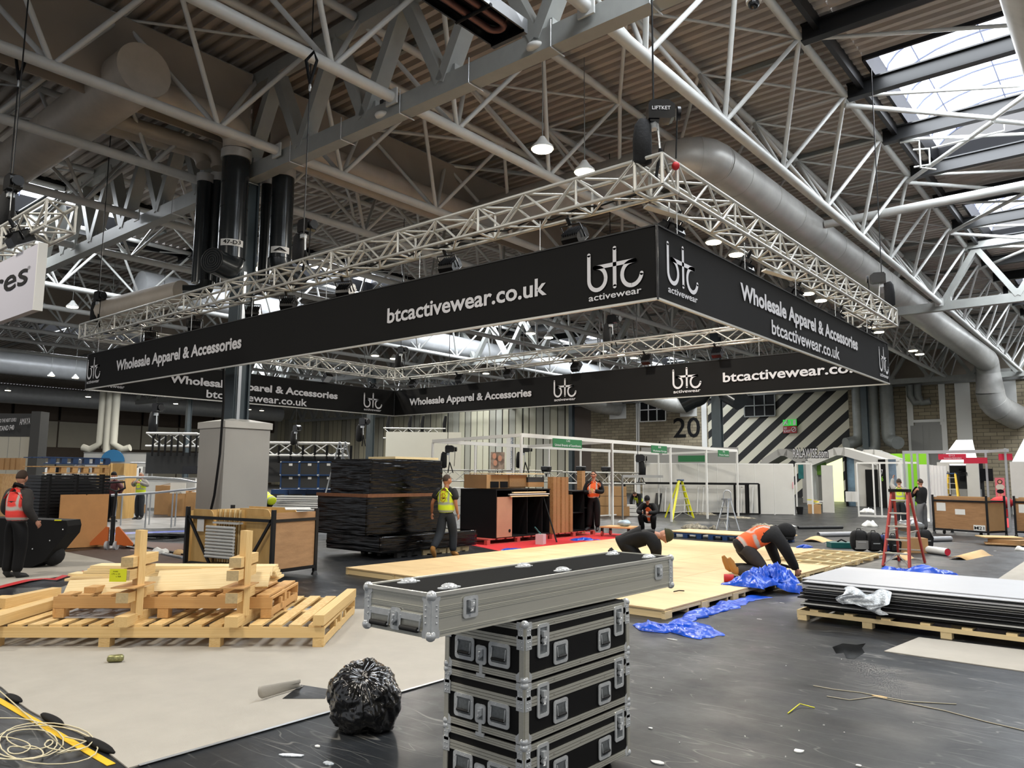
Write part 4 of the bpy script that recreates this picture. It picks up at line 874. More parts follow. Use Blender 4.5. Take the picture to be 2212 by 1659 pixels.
# ================================================================== PALLETS
def pallet(name, org, rz, Lx, Ly, zh, woodm, lab, grp=None, slat=.12, gap=.06, foot=.1, nfoot=4, skirt=True, cat='pallet', slat_along='y', bottom=False):
    """org is the front right bottom corner, local x to the left is negative, local y away"""
    t = empty(name, org, rz, lab, cat, grp); L = lambda x, y, z: (x, y, z); z0 = org[2]*0
    fh = foot; sh = zh-foot-.022
    for k in range(nfoot):
        x = -Lx*k/(nfoot-1); x = min(-.06, max(-Lx+.06, x))
        for y in (.06, Ly/2, Ly-.06): blk('foot_block', (x, y, fh/2), (.11, .11, fh), woodm, t, local=True)
    for y in (.012, Ly/2, Ly-.012): blk('stringer', (-Lx/2, y, fh+sh/2), (Lx, .025 if y != Ly/2 else .1, sh), woodm, t, local=True)
    for x in (-.012, -Lx+.012):
        blk('side_board', (x, Ly/2, fh+sh-.01), (.022, Ly, .025), woodm, t, local=True); blk('side_board', (x, Ly/2, .06), (.022, Ly, .07), woodm, t, local=True)
        for y in (.35*Ly, .65*Ly): blk('spacer', (x, y, fh), (.022, .08, .12), woodm, t, local=True)
    n = int(Lx/(slat+gap)); st = Lx/n
    for k in range(n):
        blk('slat', (-st*(k+.5), Ly/2+random.uniform(-.01,.01), zh-.011), (slat, Ly-.02, .022), woodm, t, local=True, kind='box').rotation_quaternion
    return t
def slat_obj(): pass
P0 = Vector((-6.52, 4.88, 0)); ra = math.atan2(.670, .742)
big = pallet('long_pallet', P0, ra, 4.35, 1.88, .225, M['pine'], 'long pale pine pallet lying on the grey carpet at left, carrying the timber', slat=.125, gap=.065, nfoot=5)
def PL(a, b, z): return lp(big, a, b, z)
up2 = pallet('pallet', tuple(PL(-.62, .32, .232)), ra, 2.25, 1.15, .235, M['pine_orange'], 'smaller orange tinted pallet stacked on the long pallet', slat=.13, gap=.07, nfoot=3)
rub = MB(); rub.prism(rounded(1.2, .55, .06), 0, .01, 'z'); o = rub.build('rubber_mat', M['grey_sheet']); o.location = PL(-2.3, .62, .2265); o.rotation_euler = (0,0,ra); tag(o, 'thin grey sheet trapped between the two pallets at left', 'sheet')
# low beams resting on slats
def timber(a, b, w, h, m, lab, cat='timber', grp=None, name='timber_beam', ends=False):
    a, b = Vector(a), Vector(b); c = (a+b)/2; o = bar(name, a, b, w, h, m); tag(o, lab, cat, grp)
    return o
timber(PL(-.055, -.04, .277), PL(-.03, 1.78, .277), .11, .1, M['pine'], 'square pine beam lying on the right end of the long pallet')
timber(PL(-3.22, -.12, .277), PL(-3.22, 1.5, .277), .13, .1, M['pine'], 'square pine beam lying on the long pallet beside the stacked pallet')
timber(PL(-3.75, .9, .282), PL(-3.6, 1.75, .282), .12, .11, M['pine'], 'short pine beam at the rear left end of the long pallet')
timber(PL(-3.52, -.1, .236), PL(-3.52, 1.6, .236), .14, .022, M['pine'], 'loose pine board left of the square beam on the long pallet', 'board')
# two uprights with cross arms
def upright(a, b, lab, tagged):
    t = empty('timber_bracket', PL(a, b, .226), ra, lab, 'timber frame')
    def P(x, y, z): return PL(a+x, b+y, z)
    bar('post', P(0, .13, .30), P(0, .13, 1.15), .07, .12, M['pine'], t, (1,0,0)) ; bar('base_beam', P(-.03, -.14, .276), P(-.03, .75, .276), .13, .1, M['pine'], t)
    for z, o in ((.5, 0), (.72, 0), (.84, .06)): bar('arm', P(-.05, -.1+o, z), P(-.05, .5+o, z), .12, .1, M['pine'], t); bar('arm_end', P(-.05, -.104+o, z), P(-.05, -.1+o, z), .118, .098, M['endgrain'], t)
    bar('stop_board', P(-.055, -.1, .595), P(-.02, .32, .6), .24, .012, M['pine_orange'], t)
    for z in (.9,): pass
    return t
u1 = upright(-1.93, -.0, 'pine bracket with a yellow card, left of the two on the long pallet', True); u2 = upright(-.86, -.0, 'pine bracket with stacked arms, right of the two on the long pallet', False)
yc = MB().box((0,0,0), (.165, .004, .125)).build('yellow_card', mat('card_yellow', 'd6d820', .6)); yc.location = PL(-2.03, -.11, .66); yc.rotation_euler = (0,0,ra); tag(yc, 'small bright yellow card with notes fixed to the left pine bracket', 'card')
yc['label'] = 'small bright yellow card with notes fixed to the left pine bracket'
ex = Vector((math.cos(ra), math.sin(ra), 0))
def cardtext(b_, x0, x1, z, h): o = lettering('text', b_, PL(-2.03+x0, -.113, .72+z), PL(-2.03+x1, -.113, .72+z), h, M['black'], yc, 0, .002)
cardtext('WOODEN', -.05, .0, .035, .012); cardtext('175 x 24', -.06, .02, .01, .014); cardtext('x 300', -.02, .03, -.015, .014)
# loose boards stacked behind
for i, (x0, x1, y0, y1, z0, z1_, w, d) in enumerate(((-3.05, -.75, .95, .98, .545, .545, .2, 0), (-2.98, -.70, .93, 1.0, .573, .573, .22, 0), (-3.02, -.72, .96, .96, .601, .601, .2, 0), (-2.86, -.74, .96, .98, .629, .629, .2, 0), (-2.82, -.76, 1.0, .96, .657, .657, .24, 0), (-2.8, -.78, 1.02, 1.0, .685, .685, .26, 0))):
    timber(PL(x0, y0, z0), PL(x1, y1, z1_), w, .025, M['pine_light'], 'pale pine board, %s in the flat stack behind the pine brackets' % ('lowest', 'second from below', 'third from below', 'fourth from below', 'second from top', 'topmost')[i], 'board', 'boards behind the brackets', 'pine_board')
o = bar('pine_board', PL(-2.9, .62, .49), PL(-.72, .55, .60), .19, .025, M['pine_light'], None, PL(0,-.75,.66)-PL(0,0,0)); tag(o, 'wide pale board leaning at a slant through both pine brackets', 'board', 'boards behind the brackets')
o = bar('pine_board', PL(-2.0, .78, .60), PL(-.75, .78, .66), .13, .025, M['pine_light'], None, PL(0,-.75,.66)-PL(0,0,0)); tag(o, 'narrow pale board just above the slanted board', 'board', 'boards behind the brackets')
for k, (x, lab) in enumerate(((-2.55, 'left'), (-1.1, 'right'))):
    timber(PL(x, .42, .499), PL(x, 1.4, .499), .13, .06, M['pine_orange'], '%s short bearer block on the upper pallet under the loose boards' % lab)
# ================================================================== CARPETS AND TAPE
def flat(name, pts, z, th, m, lab, cat=None, kind=None):
    mb = MB(); n = len(pts); mb.prism([(p[0], p[1]) for p in pts], z, z+th, 'z'); o = mb.build(name, m); tag(o, lab, cat, None, kind); return o
edge = []
rg = random.Random(3)
for i in range(31):
    u = i/30; x = -13-(-13+4.76)*u; edge.append((x, 2.22+.035*math.sin(x*3.1)+.05*max(0, math.sin(x*1.7+1))))
cp = edge + [(-4.76, 5.5), (-4.82, 6.95), (-7.9, 6.6), (-11.5, 3.75), (-13.1, 2.5)]
flat('grey_carpet', cp, 0.0, .008, M['greycarpet'], 'large light grey carpet sheet under the pallets at lower left', 'carpet')
flat('grey_carpet', [at(-60, 1285)[:2], at(60, 1258)[:2], at(185, 1238)[:2], at(275, 1226)[:2], at(230, 1212)[:2], at(140, 1193)[:2], at(60, 1190)[:2], at(-80, 1210)[:2]], .009, .006, M['greycarpet'], 'light grey carpet patch under the man in the red vest', 'carpet')
mb = MB(); mb.prism([(-14, 2.13), (-4.9, 2.13), (-4.9, 2.18), (-14, 2.18)], .001, .004, 'z'); o = mb.build('yellow_tape', M['safety_yellow']); tag(o, 'yellow floor tape along the front edge of the grey carpet', 'tape')
mb = MB(); mb.prism([(-4.765, 2.25), (-4.735, 2.25), (-4.755, 7), (-4.785, 7)], .0085, .0105, 'z'); o = mb.build('silver_tape', M['silver']); tag(o, 'silver tape along the right edge of the grey carpet', 'tape')
# rolled carpet flap and bare cut
flat('floor_gap', [at(650, 1482)[:2], at(712, 1492)[:2], at(702, 1512)[:2], at(610, 1512)[:2]], .009, .002, M['floor'], 'dark triangle of bare floor where the carpet is cut', 'cut')
def flap(u, v):
    p = at(570, 1512).lerp(at(655, 1486), u); a = v*4.6; r = .055*(1-.35*u)
    return Vector((p.x-.0+.0, p.y, .014)) + Vector((.3, -.55, 0)).normalized()*(r*math.sin(a)+.1*v) + Vector((0,0,r*(1-math.cos(a))))
o = MB().grid(flap, 10, 14).build('carpet_flap', M['greycarpet']); tag(o, 'curled flap of grey carpet beside the dark cut', 'carpet offcut'); o.modifiers.new('s', 'SOLIDIFY').thickness = .006
# rolled-up dark edge bits under the carpet front
for i, px in enumerate((20, 118, 215)):
    p = at(px+8, 1512+px*.54); 
mb = MB()
for px, py, ww in ((22, 1513, .16), (118, 1556, .2), (222, 1612, .22)):
    q = at(px, py); mb.ball((q.x, 2.235, .012), (ww, .035, .022), 16, 6)
o = mb.build('carpet_backing', M['black']); tag(o, 'black lifted underside of the carpet along the yellow tape', 'carpet backing')
# red tape, cable, can, litter
pts = [at(-30, 1278), at(20, 1268), at(60, 1258), at(95, 1252), at(120, 1256), at(140, 1248), at(165, 1246), at(185, 1238)]
def strip(name, pts, w, m, lab, cat, lift=.012, wob=.03):
    mb = MB(); vs = []; n = len(pts)
    for i, p in enumerate(pts):
        d = (Vector(pts[min(i+1, n-1)])-Vector(pts[max(i-1, 0)])); d.z = 0; d.normalize(); nn = Vector((-d.y, d.x, 0)); z = Vector((0,0,lift+wob*abs(math.sin(i*2.1))))
        vs += [Vector(p)+nn*w/2+z, Vector(p)-nn*w/2+z*.6]
    mb.add(vs, [(2*i, 2*i+1, 2*i+3, 2*i+2) for i in range(n-1)], True); o = mb.build(name, m); tag(o, lab, cat); return o
strip('red_strap', pts, .09, M['red'], 'crumpled red tape lying by the feet of the red vest man', 'tape', .018)
cab = MB(); rr = random.Random(5); cps = []
for i in range(150):
    a = i*.30; r = .2+.16*math.sin(i*.083)+.05*math.sin(i*.21+1); cx = at(62, 1612); cps.append((cx.x+r*1.5*math.cos(a)+.12*math.sin(i*.05), cx.y+r*.75*math.sin(a)+.1*math.cos(i*.043), .02+.004*math.sin(i*.7)))
cps = [tuple(at(-10, 1490)+Vector((0,0,.02))), tuple(at(40, 1535)+Vector((0,0,.02)))]+cps+[tuple(at(120, 1640)+Vector((0,0,.03))), tuple(at(185, 1612)+Vector((0,0,.03))), tuple(at(140, 1602)+Vector((0,0,.03)))]
o = cab.tube(cps, .0045, 5).build('cream_cable', mat('cream_flex', 'd2c8a8', .5)); tag(o, 'loose coil of thin cream cable at the lower left corner', 'cable')
p = at(233, 1433); mb = MB(); mb.tube([p+Vector((0,0,.041)), p+Vector((-.0,.0,.041))+_r*.01, p+_r*.045+Vector((.04,.06,.045)), p+_r*.05+Vector((.045,.07,.045))], [.025, .033, .033, .02], 14); o = mb.build('drinks_can', mat('can_olive', '8c8a5e', .35, .6, var=.4, scale=60)); tag(o, 'small dented drinks can lying on the grey carpet', 'can')
lit = [(840, 1538, .04), (1905, 1506, .0)]
def scrap(px, py, w, d, m, lab, cat='litter', rz=0, h=.006, seed=0):
    rg2 = random.Random(seed+px); p = at(px, py); n = 8
    pts = [((w/2)*math.cos(2*PI*i/n)*rg2.uniform(.7, 1.1), (d/2)*math.sin(2*PI*i/n)*rg2.uniform(.6, 1.1)) for i in range(n)]
    mb = MB(); mb.prism(pts, 0, h, 'z'); o = mb.build('paper_scrap', m); o.location = Vector(o.location)+Vector((p.x, p.y, .001 if px > 950 or py > 1560 else .009)); o.rotation_euler = (0,0,rz); tag(o, lab, cat); return o
scrap(686, 1613, .045, .035, M['paper'], 'tiny white paper scrap on the dark floor below the bin bag')
scrap(629, 1633, .2, .05, M['bubble'], 'clear crumpled tape strip on the dark floor below the bin bag', rz=.6); scrap(710, 1650, .1, .05, M['bubble'], 'clear film scrap at the bottom edge below the bin bag')
scrap(1725, 1623, .075, .075, M['paper'], 'round flattened paper cup lid on the dark floor at lower right'); scrap(1855, 1655, .04, .03, M['paper'], 'tiny white scrap at the bottom edge at lower right'); scrap(1420, 1648, .09, .06, M['paper'], 'crumpled white scrap just right of the case stack foot')
scrap(1405, 1574, .04, .03, M['paper'], 'tiny white scrap right of the lowest flight case'); scrap(1452, 1382, .16, .025, M['paper'], 'short white strip beside the blue sheet in front'); scrap(1982, 1250, .5, .06, M['paper'], 'flat white strip lying right of the far blue sheet')
scrap(1902, 1506, .14, .05, M['cardboard_light'], 'pale torn tape patch in the middle of the long string')
scrap(1690, 1303, .08, .02, M['paper'], 'white chip near the pallet of sheets'); scrap(1640, 1338, .07, .02, M['paper'], 'second white chip left of the pallet of sheets')
for k, (pts_, lab) in enumerate(((((1757, 1482), (1800, 1490), (1860, 1497), (1905, 1506), (1960, 1516), (2066, 1522)), 'upper strand of pale string on the dark floor at right'), (((1786, 1505), (1835, 1513), (1890, 1506), (1960, 1520), (2040, 1536), (2130, 1560), (2230, 1583)), 'long lower strand of pale string running out at right'))):
    o = MB().tube([at(*q)+Vector((0,0,.004)) for q in pts_], .004, 5).build('string', mat('string%d' % k, 'b5ad98', .8)); tag(o, lab, 'string')
o = MB().tube([at(1702, 1542)+Vector((0,0,.004)), at(1728, 1526)+Vector((0,0,.02)), at(1760, 1530)+Vector((0,0,.004))], .004, 5).build('cable_tie', M['yellow']); tag(o, 'short bright yellow-green tie on the dark floor', 'cable tie')
wet = flat('wet_patch', [at(x, y)[:2] for x, y in ((1798, 1398), (1820, 1390), (1850, 1393), (1870, 1390), (1862, 1400), (1868, 1410), (1845, 1424), (1828, 1422), (1822, 1410), (1806, 1412))], .0008, .0008, mat('wet_floor', '121314', .12), 'dark wet spill on the floor before the pallet of sheets', 'spill')
# ---- black bin bag
from mathutils import noise
bc_ = at(785, 1570); 
def rnz(x, y, z, sc):
    return 1-abs(noise.noise(Vector((x, y, z))*sc))*2
def bag():
    c = Vector((bc_.x, bc_.y, .0)); mb = MB(); nu, nv = 150, 80; vs = []; fs = []; T = Matrix.Rotation(R(32), 3, _r)
    for j in range(nv+1):
        v = j/nv; th = PI*v
        for i in range(nu):
            a = 2*PI*i/nu; d = Vector((math.sin(th)*math.cos(a), math.sin(th)*math.sin(a), math.cos(th)))
            g_ = math.exp(-((v-.03)/.2)**2); lob = .12*noise.noise(d*1.3+Vector((3,1,5)))+.10*noise.noise(d*2.7)
            fold = (.10*rnz(math.cos(a)*2.6, math.sin(a)*2.6, v*.6, 1.8)+.06*rnz(math.cos(a)*5, math.sin(a)*5, v, 2.2))*(.35+g_)
            cr = .05*(rnz(d.x, d.y, d.z, 3.4)**3)+.028*rnz(d.x+4, d.y, d.z, 7.5)+.004*rnz(d.x, d.y+7, d.z, 17)
            k = .95+lob+.7*fold*min(1, v*7)+.7*cr; kz = .95+lob+(.7*fold+.7*cr)*min(1, v*4)
            p = T @ Vector((d.x*.262*k, d.y*.25*k, d.z*.218*kz)); p += Vector((0,0,.19))
            if p.z < .03: p.x *= 1.04; p.y *= 1.04
            p.z = max(.002, p.z); vs.append(c+p)
    for j in range(nv):
        for i in range(nu): k = (i+1) % nu; fs.append((j*nu+i, (j+1)*nu+i, (j+1)*nu+k, j*nu+k))
    mb.add(vs, fs, True); t = empty('bin_bag', c, 0, 'full tied black bin bag on the floor beside the grey carpet', 'bin bag'); mb.build('sack', M['bag'], t, True)
    tip = c+Vector((0,0,.2))+(T @ Vector((0,0,.15))); kd = (T @ Vector((0,0,1)))
    kb = MB(); kb.tube([tip-kd*.02, tip+kd*.035, tip+kd*.06+Vector((0,0,-.03)), tip+kd*.065+Vector((0,0,-.08)), tip+kd*.06+Vector((.01,0,-.13))], [.04, .016, .03, .024, .008], 12); kb.build('knot', M['bag'], t, True)
bag()
# ================================================================== PLYWOOD PLATFORM
pf = empty('plywood_platform', (-7.8, 13.4, 0), 0, 'large raised platform of pale plywood sheets on pine framing, centre right', 'platform')
PX0, PX1, PY0, PY1, PH = -10.95, -4.72, 8.6, 18.3, .12
def psheet(x0, x1, y0, y1, k=0): MB().box(((x0+x1)/2, (y0+y1)/2, PH-.009), (x1-x0-.006, y1-y0-.006, .018)).build('plywood_sheet', M['ply'], pf, True)
ysp = [8.6, 11.04, 13.48, 14.9, 17.3, 18.3]; xsp = [PX0, -9.72, -8.48, -7.25, -6.0, PX1]
for i in range(5):
    off = .0
    for j in range(5):
        if i == 4 and j >= 3: continue
        psheet(xsp[i], xsp[i+1], ysp[j], ysp[j+1])
for j in range(17):
    y = PY0+.05+j*.6
    if y < PY1: blk('joist', ((PX0+PX1)/2, y, .05), (PX1-PX0-.02, .04, .096), M['pine_light'], pf)
for x in (PX0+.02, PX1-.02, -6.0, -7.25, -8.48, -9.72):
    y = PY0
    while y < PY1-.1: blk('edge_rail', (x, y+.5, .078), (.04, .98, .035), M['pine_light'], pf); blk('edge_block', (x, y+.1, .045), (.05, .18, .09), M['pine_light'], pf); y += 1.0
for y in (14.95, 15.6, 16.25, 16.9, 17.55, 18.2): blk('open_joist', (-5.36, y, .085), (1.26, .05, .07), M['pine_light'], pf)
for x in (-5.9, -5.5, -5.1): blk('open_rail', (x, 16.6, .055), (.05, 3.3, .08), M['pine_light'], pf)
# low ply on blue pallets behind
b2 = empty('ply_on_pallets', (-9.2, 21.2, 0), 0, 'long plywood sheet on blue pallets beyond the platform', 'sheet stack'); MB().box((-9.3, 20.9, .165), (3.3, 1.25, .03)).build('plywood_sheet', M['ply'], b2, True)
for x in (-10.4, -9.2, -8.1):
    blk('pallet_deck', (x, 20.75, .12), (1.0, 1.0, .03), M['bluecase'], b2)
    for dx in (-.42, 0, .42): blk('pallet_block', (x+dx, 20.3, .055), (.14, .14, .1), M['bluecase'], b2); blk('pallet_block', (x+dx, 21.1, .055), (.14, .14, .1), M['bluecase'], b2)
# ---- pallet of grey sheets at right
pg = pallet('long_pallet', (.6, 9.62, 0), R(-1.5), 4.1, 1.2, .14, M['pine_light'], 'long pale pallet under the stack of grey sheets at right', slat=.1, gap=.3, foot=.07, nfoot=6)
ss = empty('sheet_stack', (-1.4, 10.6, .145), 0, 'tall stack of grey, white and black panels on the pallet at right', 'sheet stack'); rg = random.Random(11); z = .145
cols = [M['black'], M['black'], M['darkgrey'], M['black'], M['steelwhite'], M['darkgrey'], M['black'], M['grey_sheet'], M['black'], M['white'], M['darkgrey'], M['black'], M['steelwhite'], M['darkgrey'], M['white'], M['black'], M['steelwhite'], M['white'], M['grey_sheet'], M['white'], M['black'], M['grey_sheet']]
for i, m_ in enumerate(cols):
    h_ = rg.choice((.010, .014, .018)); x0_ = -3.42+rg.uniform(-.05, .07) - (0 if i < 20 else .03); y0_ = 9.72+rg.uniform(-.06, .06)
    o = MB().box(((x0_+.7)/2, (y0_+11.35)/2, z+h_/2), (.7-x0_, 11.35-y0_, h_-.002)).build('panel', m_, ss, True); z += h_+.001
MB().box((-1.35, 10.75, z+.006), (4.25, 1.75, .01)).build('panel', M['grey_sheet'], ss, True); zst = z+.004
def bub(u, v):
    p = Vector((-2.93+.5*u+.05*math.sin(v*7), 9.6-.02*math.sin(u*9)-.02, .44-.17*v+.03*math.sin(u*6)-.05*u)); 
    if v < .25: p = Vector((p.x, 9.66+(.25-v)*.2, .43+.04*math.sin(u*9)))
    return p+Vector((0, -.035*abs(math.sin(u*14+v*9)), 0))
o = MB().grid(bub, 26, 14).build('bubble_wrap', M['bubble']); tag(o, 'crumpled clear bubble wrap hanging on the panel stack front', 'bubble wrap')
flat('grey_carpet', [at(1910, 1408)[:2], at(1985, 1378)[:2], (-.5, 9.6), (1.5, 9.6), (1.5, 8.5)], .001, .008, M['greycarpet'], 'light grey carpet tile before the pallet of panels at right', 'carpet')
flat('grey_carpet', [at(2225, 1205)[:2], at(2140, 1262)[:2], (-1.9, 13.0), (3, 13), (3, 22)], .001, .008, M['greycarpet'], 'light grey carpet at the right edge behind the panel stack', 'carpet')
# ---- blue plastic sheets
from mathutils import noise as _n
def sheet_blob(name, pts, lab, seed, h=.16, w=.25, taper=0):
    rg4 = random.Random(seed); P_ = [Vector(p) for p in pts]; n = len(P_); ph = [rg4.uniform(0, 6) for _ in range(6)]
    def f(u, v):
        s = u*(n-1); i = min(int(s), n-2); p = P_[i].lerp(P_[i+1], s-i); d = (P_[i+1]-P_[i]).normalized(); nn = Vector((-d.y, d.x, 0)); ww = w*(.5+.5*abs(math.sin(u*5+ph[0]))+.2*math.sin(u*13+ph[1]))*(1+taper*(u*1.6-.8))
        q = p+nn*ww*(v-.5)*2; e = math.sin(PI*v)**.5*(math.sin(PI*min(1, max(0, u)))**.4)
        z = h*e*(.12+.55*max(0, noise.noise(q*2.3+Vector((0,0,seed)))+.35)+.45*(1-abs(noise.noise(q*5+Vector((0,0,seed)))*2.4))**2*.6+.12*abs(noise.noise(q*14)))
        q = q+d*.06*noise.noise(q*6)+nn*.06*noise.noise(q*7+Vector((5,0,0)))
        return Vector((q.x, q.y, p.z+.004+max(0, z)))
    o = MB().grid(f, n*26, 34).build(name, M['blue']); tag(o, lab, 'plastic sheet'); return o
sheet_blob('blue_sheet', [at(1375, 1350), at(1425, 1362), at(1470, 1362), at(1545, 1362)], 'blue plastic sheet lying on the floor nearest the case stack', 1, .15, .3, .9)
sheet_blob('blue_sheet', [at(1478, 1342), at(1510, 1328), at(1560, 1316), at(1600, 1300), at(1650, 1288)], 'long narrow blue plastic strip along the platform edge', 2, .1, .16)
sheet_blob('blue_sheet', [at(1605, 1268, .12), at(1650, 1258, .12), at(1690, 1262, .1), at(1730, 1280)], 'crumpled heap of blue plastic beside the kneeling man in orange', 3, .5, .36)
sheet_blob('blue_sheet', [at(1908, 1236), at(1950, 1240), at(1990, 1246), at(2045, 1240)], 'blue plastic sheet on the floor behind the panel stack', 4, .28, .36)
o = sheet_blob('blue_scrap', [at(1725, 1182, .12), at(1750, 1184, .12)], 'small blue plastic scrap on the far edge of the platform', 5, .1, .18)
o = sheet_blob('blue_scrap', [at(1090, 1190), at(1125, 1186)], 'small blue plastic scrap by the red carpet, left', 6, .1, .15); o = sheet_blob('blue_scrap', [at(1235, 1168), at(1290, 1166)], 'purple blue plastic film crumpled on the red carpet', 7, .12, .2)
p = at(778, 1298, .12)
o = MB().box(at(783, 1340)+Vector((-.3, .6, .12)), (.05, .05, .24)).build('blue_offcut', M['blue']); tag(o, 'blue scrap just visible between pallet and long case', 'plastic scrap')
for (px, py, lab) in ((1575, 1258, 'red and black gas torch lying on the plywood'),):
    p = at(px, py, PH); t = empty('torch', p, 0, lab, 'tool'); MB().cyl(p+Vector((-.08,0,.06)), p+Vector((.06,.05,.06)), .06, n=14).build('cartridge', M['red'], t, True); MB().cyl(p+Vector((.06,.05,.06)), p+Vector((.12,.07,.06)), .045, n=12).build('cap', M['black'], t, True); MB().tube([p+Vector((.12,.07,.05)), p+Vector((.3,.15,.02))], .012, 6).build('nozzle', M['black'], t, True)
for (px, py, lab) in ((1595, 1182, 'small black clamp lying on the plywood platform'), (1467, 1278, 'black cable tie offcut on the front of the platform')):
    p = at(px, py, PH+.01); o = MB().tube([p-_r*.08, p+Vector((0,0,.015)), p+_r*.08+_w*.04], .008, 5).build('clamp', M['black']); tag(o, lab, 'tool')
# ================================================================== MIDDLE AND FAR THINGS
V = Vector
def gx(px, X, z=0): p = atx(px, 1100, X); return V((X, p.y, z))
def gy(px, Y, z=0): p = aty(px, 1100, Y); return V((p.x, Y, z))
def wallseg(name, a, b, z0, z1, th, m, parent=None, lab=None):
    a, b = V(a), V(b); return bar(name, (a.x, a.y, (z0+z1)/2), (b.x, b.y, (z0+z1)/2), th, z1-z0, m, parent)
# column cover box at the near column
cc = empty('column_cover', (-17.9, 10.4, 0), 0, 'tall pale grey boxed cover round the near steel column', 'column cover')
MB().box((-17.9, 10.4, 1.45), (1.24, 1.24, 2.9)).build('casing', mat('cover_grey', 'a3a19b', .5, var=.04, scale=1), cc, True)
mb = MB(); mb.box((-17.9, 10.4, 2.93), (1.32, 1.32, .16)); 
a = [V((-17.9+sx*.66, 10.4+sy*.66, 3.01)) for sx, sy in ((-1,-1),(1,-1),(1,1),(-1,1))]; b = [V((-17.9+sx*.25, 10.4+sy*.25, 3.1)) for sx, sy in ((-1,-1),(1,-1),(1,1),(-1,1))]
mb.add(a+b, [(0,1,5,4),(1,2,6,5),(2,3,7,6),(3,0,4,7),(4,5,6,7)], False); mb.build('cap', mat('cover_cap', 'bdbbb4', .5), cc, True)
o = MB().tube([(-17.2, 9.55, 5.4), (-17.2, 9.65, 3.4), (-17.26, 9.66, 2.2), (-17.45, 9.68, 1.2), (-17.55, 9.62, .6)], .03, 8).build('hanging_cable', M['black']); tag(o, 'thick black cable hanging in front of the column cover', 'cable')
# ---- left stillage crate with birch panels
def stillage(px_, loc, rz, Lx, Ly, H, lab, side_m, end_m, back_lab=None):
    t = empty('stillage', loc, rz, lab, 'stillage'); f = M['blacksteel']
    def P(x, y, z): return lp(t, x, y, z)
    for x in (0, -Lx):
        for y in (0, Ly):
            bar('post', P(x, y, .06), P(x, y, H+.04), .06, .06, f, t, (1,0,0)); MB().cyl(P(x, y, 0), P(x, y, .07), .06, .03, 10).build('foot', f, t, True)
    for z in (.14, H-.14):
        for y in (0, Ly): bar('rail', P(0, y, z), P(-Lx, y, z), .05, .05, f, t)
        for x in (0, -Lx): bar('rail', P(x, 0, z), P(x, Ly, z), .05, .05, f, t)
    return t, P
s1, P = stillage(0, (-11.15, 7.25, 0), R(10), 2.15, .98, 1.1, 'black framed stillage crate with wood panels in front of the column cover', None, None)
bar('end_panel', P(-.0, .04, .62), P(-.0, .94, .62), .02, .9, M['oak'], s1); bar('end_panel_top', P(-.0, .04, 1.03), P(0, .94, 1.03), .03, .12, M['oak'], s1)
bar('back_panel', P(-.03, .93, .62), P(-2.1, .93, .62), .02, .85, M['birch'], s1); bar('far_panel', P(-2.13, .04, .62), P(-2.13, .94, .62), .02, .9, M['birch'], s1)
bar('brace', P(-2.12, -.01, .98), P(-1.5, -.01, .18), .03, .045, M['blacksteel'], s1); bar('brace', P(-.03, -.01, .98), P(-.6, -.01, .18), .03, .045, M['blacksteel'], s1)
bar('paper_note', P(-1.88, -.005, .85), P(-1.70, -.005, .85), .004, .26, M['paper'], s1)
bar('base_panel', P(-.05, .45, .17), P(-2.1, .45, .17), .85, .03, M['darkgrey'], s1)
bp = empty('birch_panels', P(-1.0, .3, .19), R(10), 'upright birch panels with rounded corners standing in the stillage crate', 'panels')
def bpan(x0, x1, y, z1, m=M['birch'], name='birch_panel'):
    w = x1-x0; pts = [(x0, .19), (x1, .19), (x1, z1-.12)]+[(x1-.12+.12*math.cos(R(a_)), z1-.12+.12*math.sin(R(a_))) for a_ in (22, 45, 68)]+[(x1-.12, z1), (x0, z1)]
    MB().prism(pts, y, y+.018, 'y', M=wmat(s1)).build(name, m, bp, True)
bpan(-2.08, -1.55, .06, 1.1); bpan(-.75, -.05, .1, 1.02); bpan(-1.0, -.25, .16, 1.14); bpan(-1.5, -.3, .8, 1.14)
for k in range(11): bar('birch_panel', P(-1.5+k*.062, .1, .66), P(-1.5+k*.062, .75, .66), .02, .9, M['birch_edge'] if k % 2 else M['birch'], bp)
wb2 = empty('white_trays', P(-1.1, -.05, .3), R(10), 'stack of white plastic profiles in front of the birch panels', 'profiles')
for k in range(10): MB().tube([P(-1.52, -.09, .32+.055*k), P(-.82, -.09, .32+.055*k)], .026, 8).build('profile', M['steelwhite'], wb2, True)
MB().box(P(-1.1, .0, .89), (.6, .14, .03), rz=R(10)).build('profile', M['steelwhite'], wb2, True)
pp = MB().box((0,0,0), (.42, .2, .012)).build('paper_sheets', M['paper']); pp.location = P(-.02, .55, 1.14); pp.rotation_euler = (R(6), 0, R(60)); tag(pp, 'white papers lying on the top edge of the oak stillage panel', 'paper')
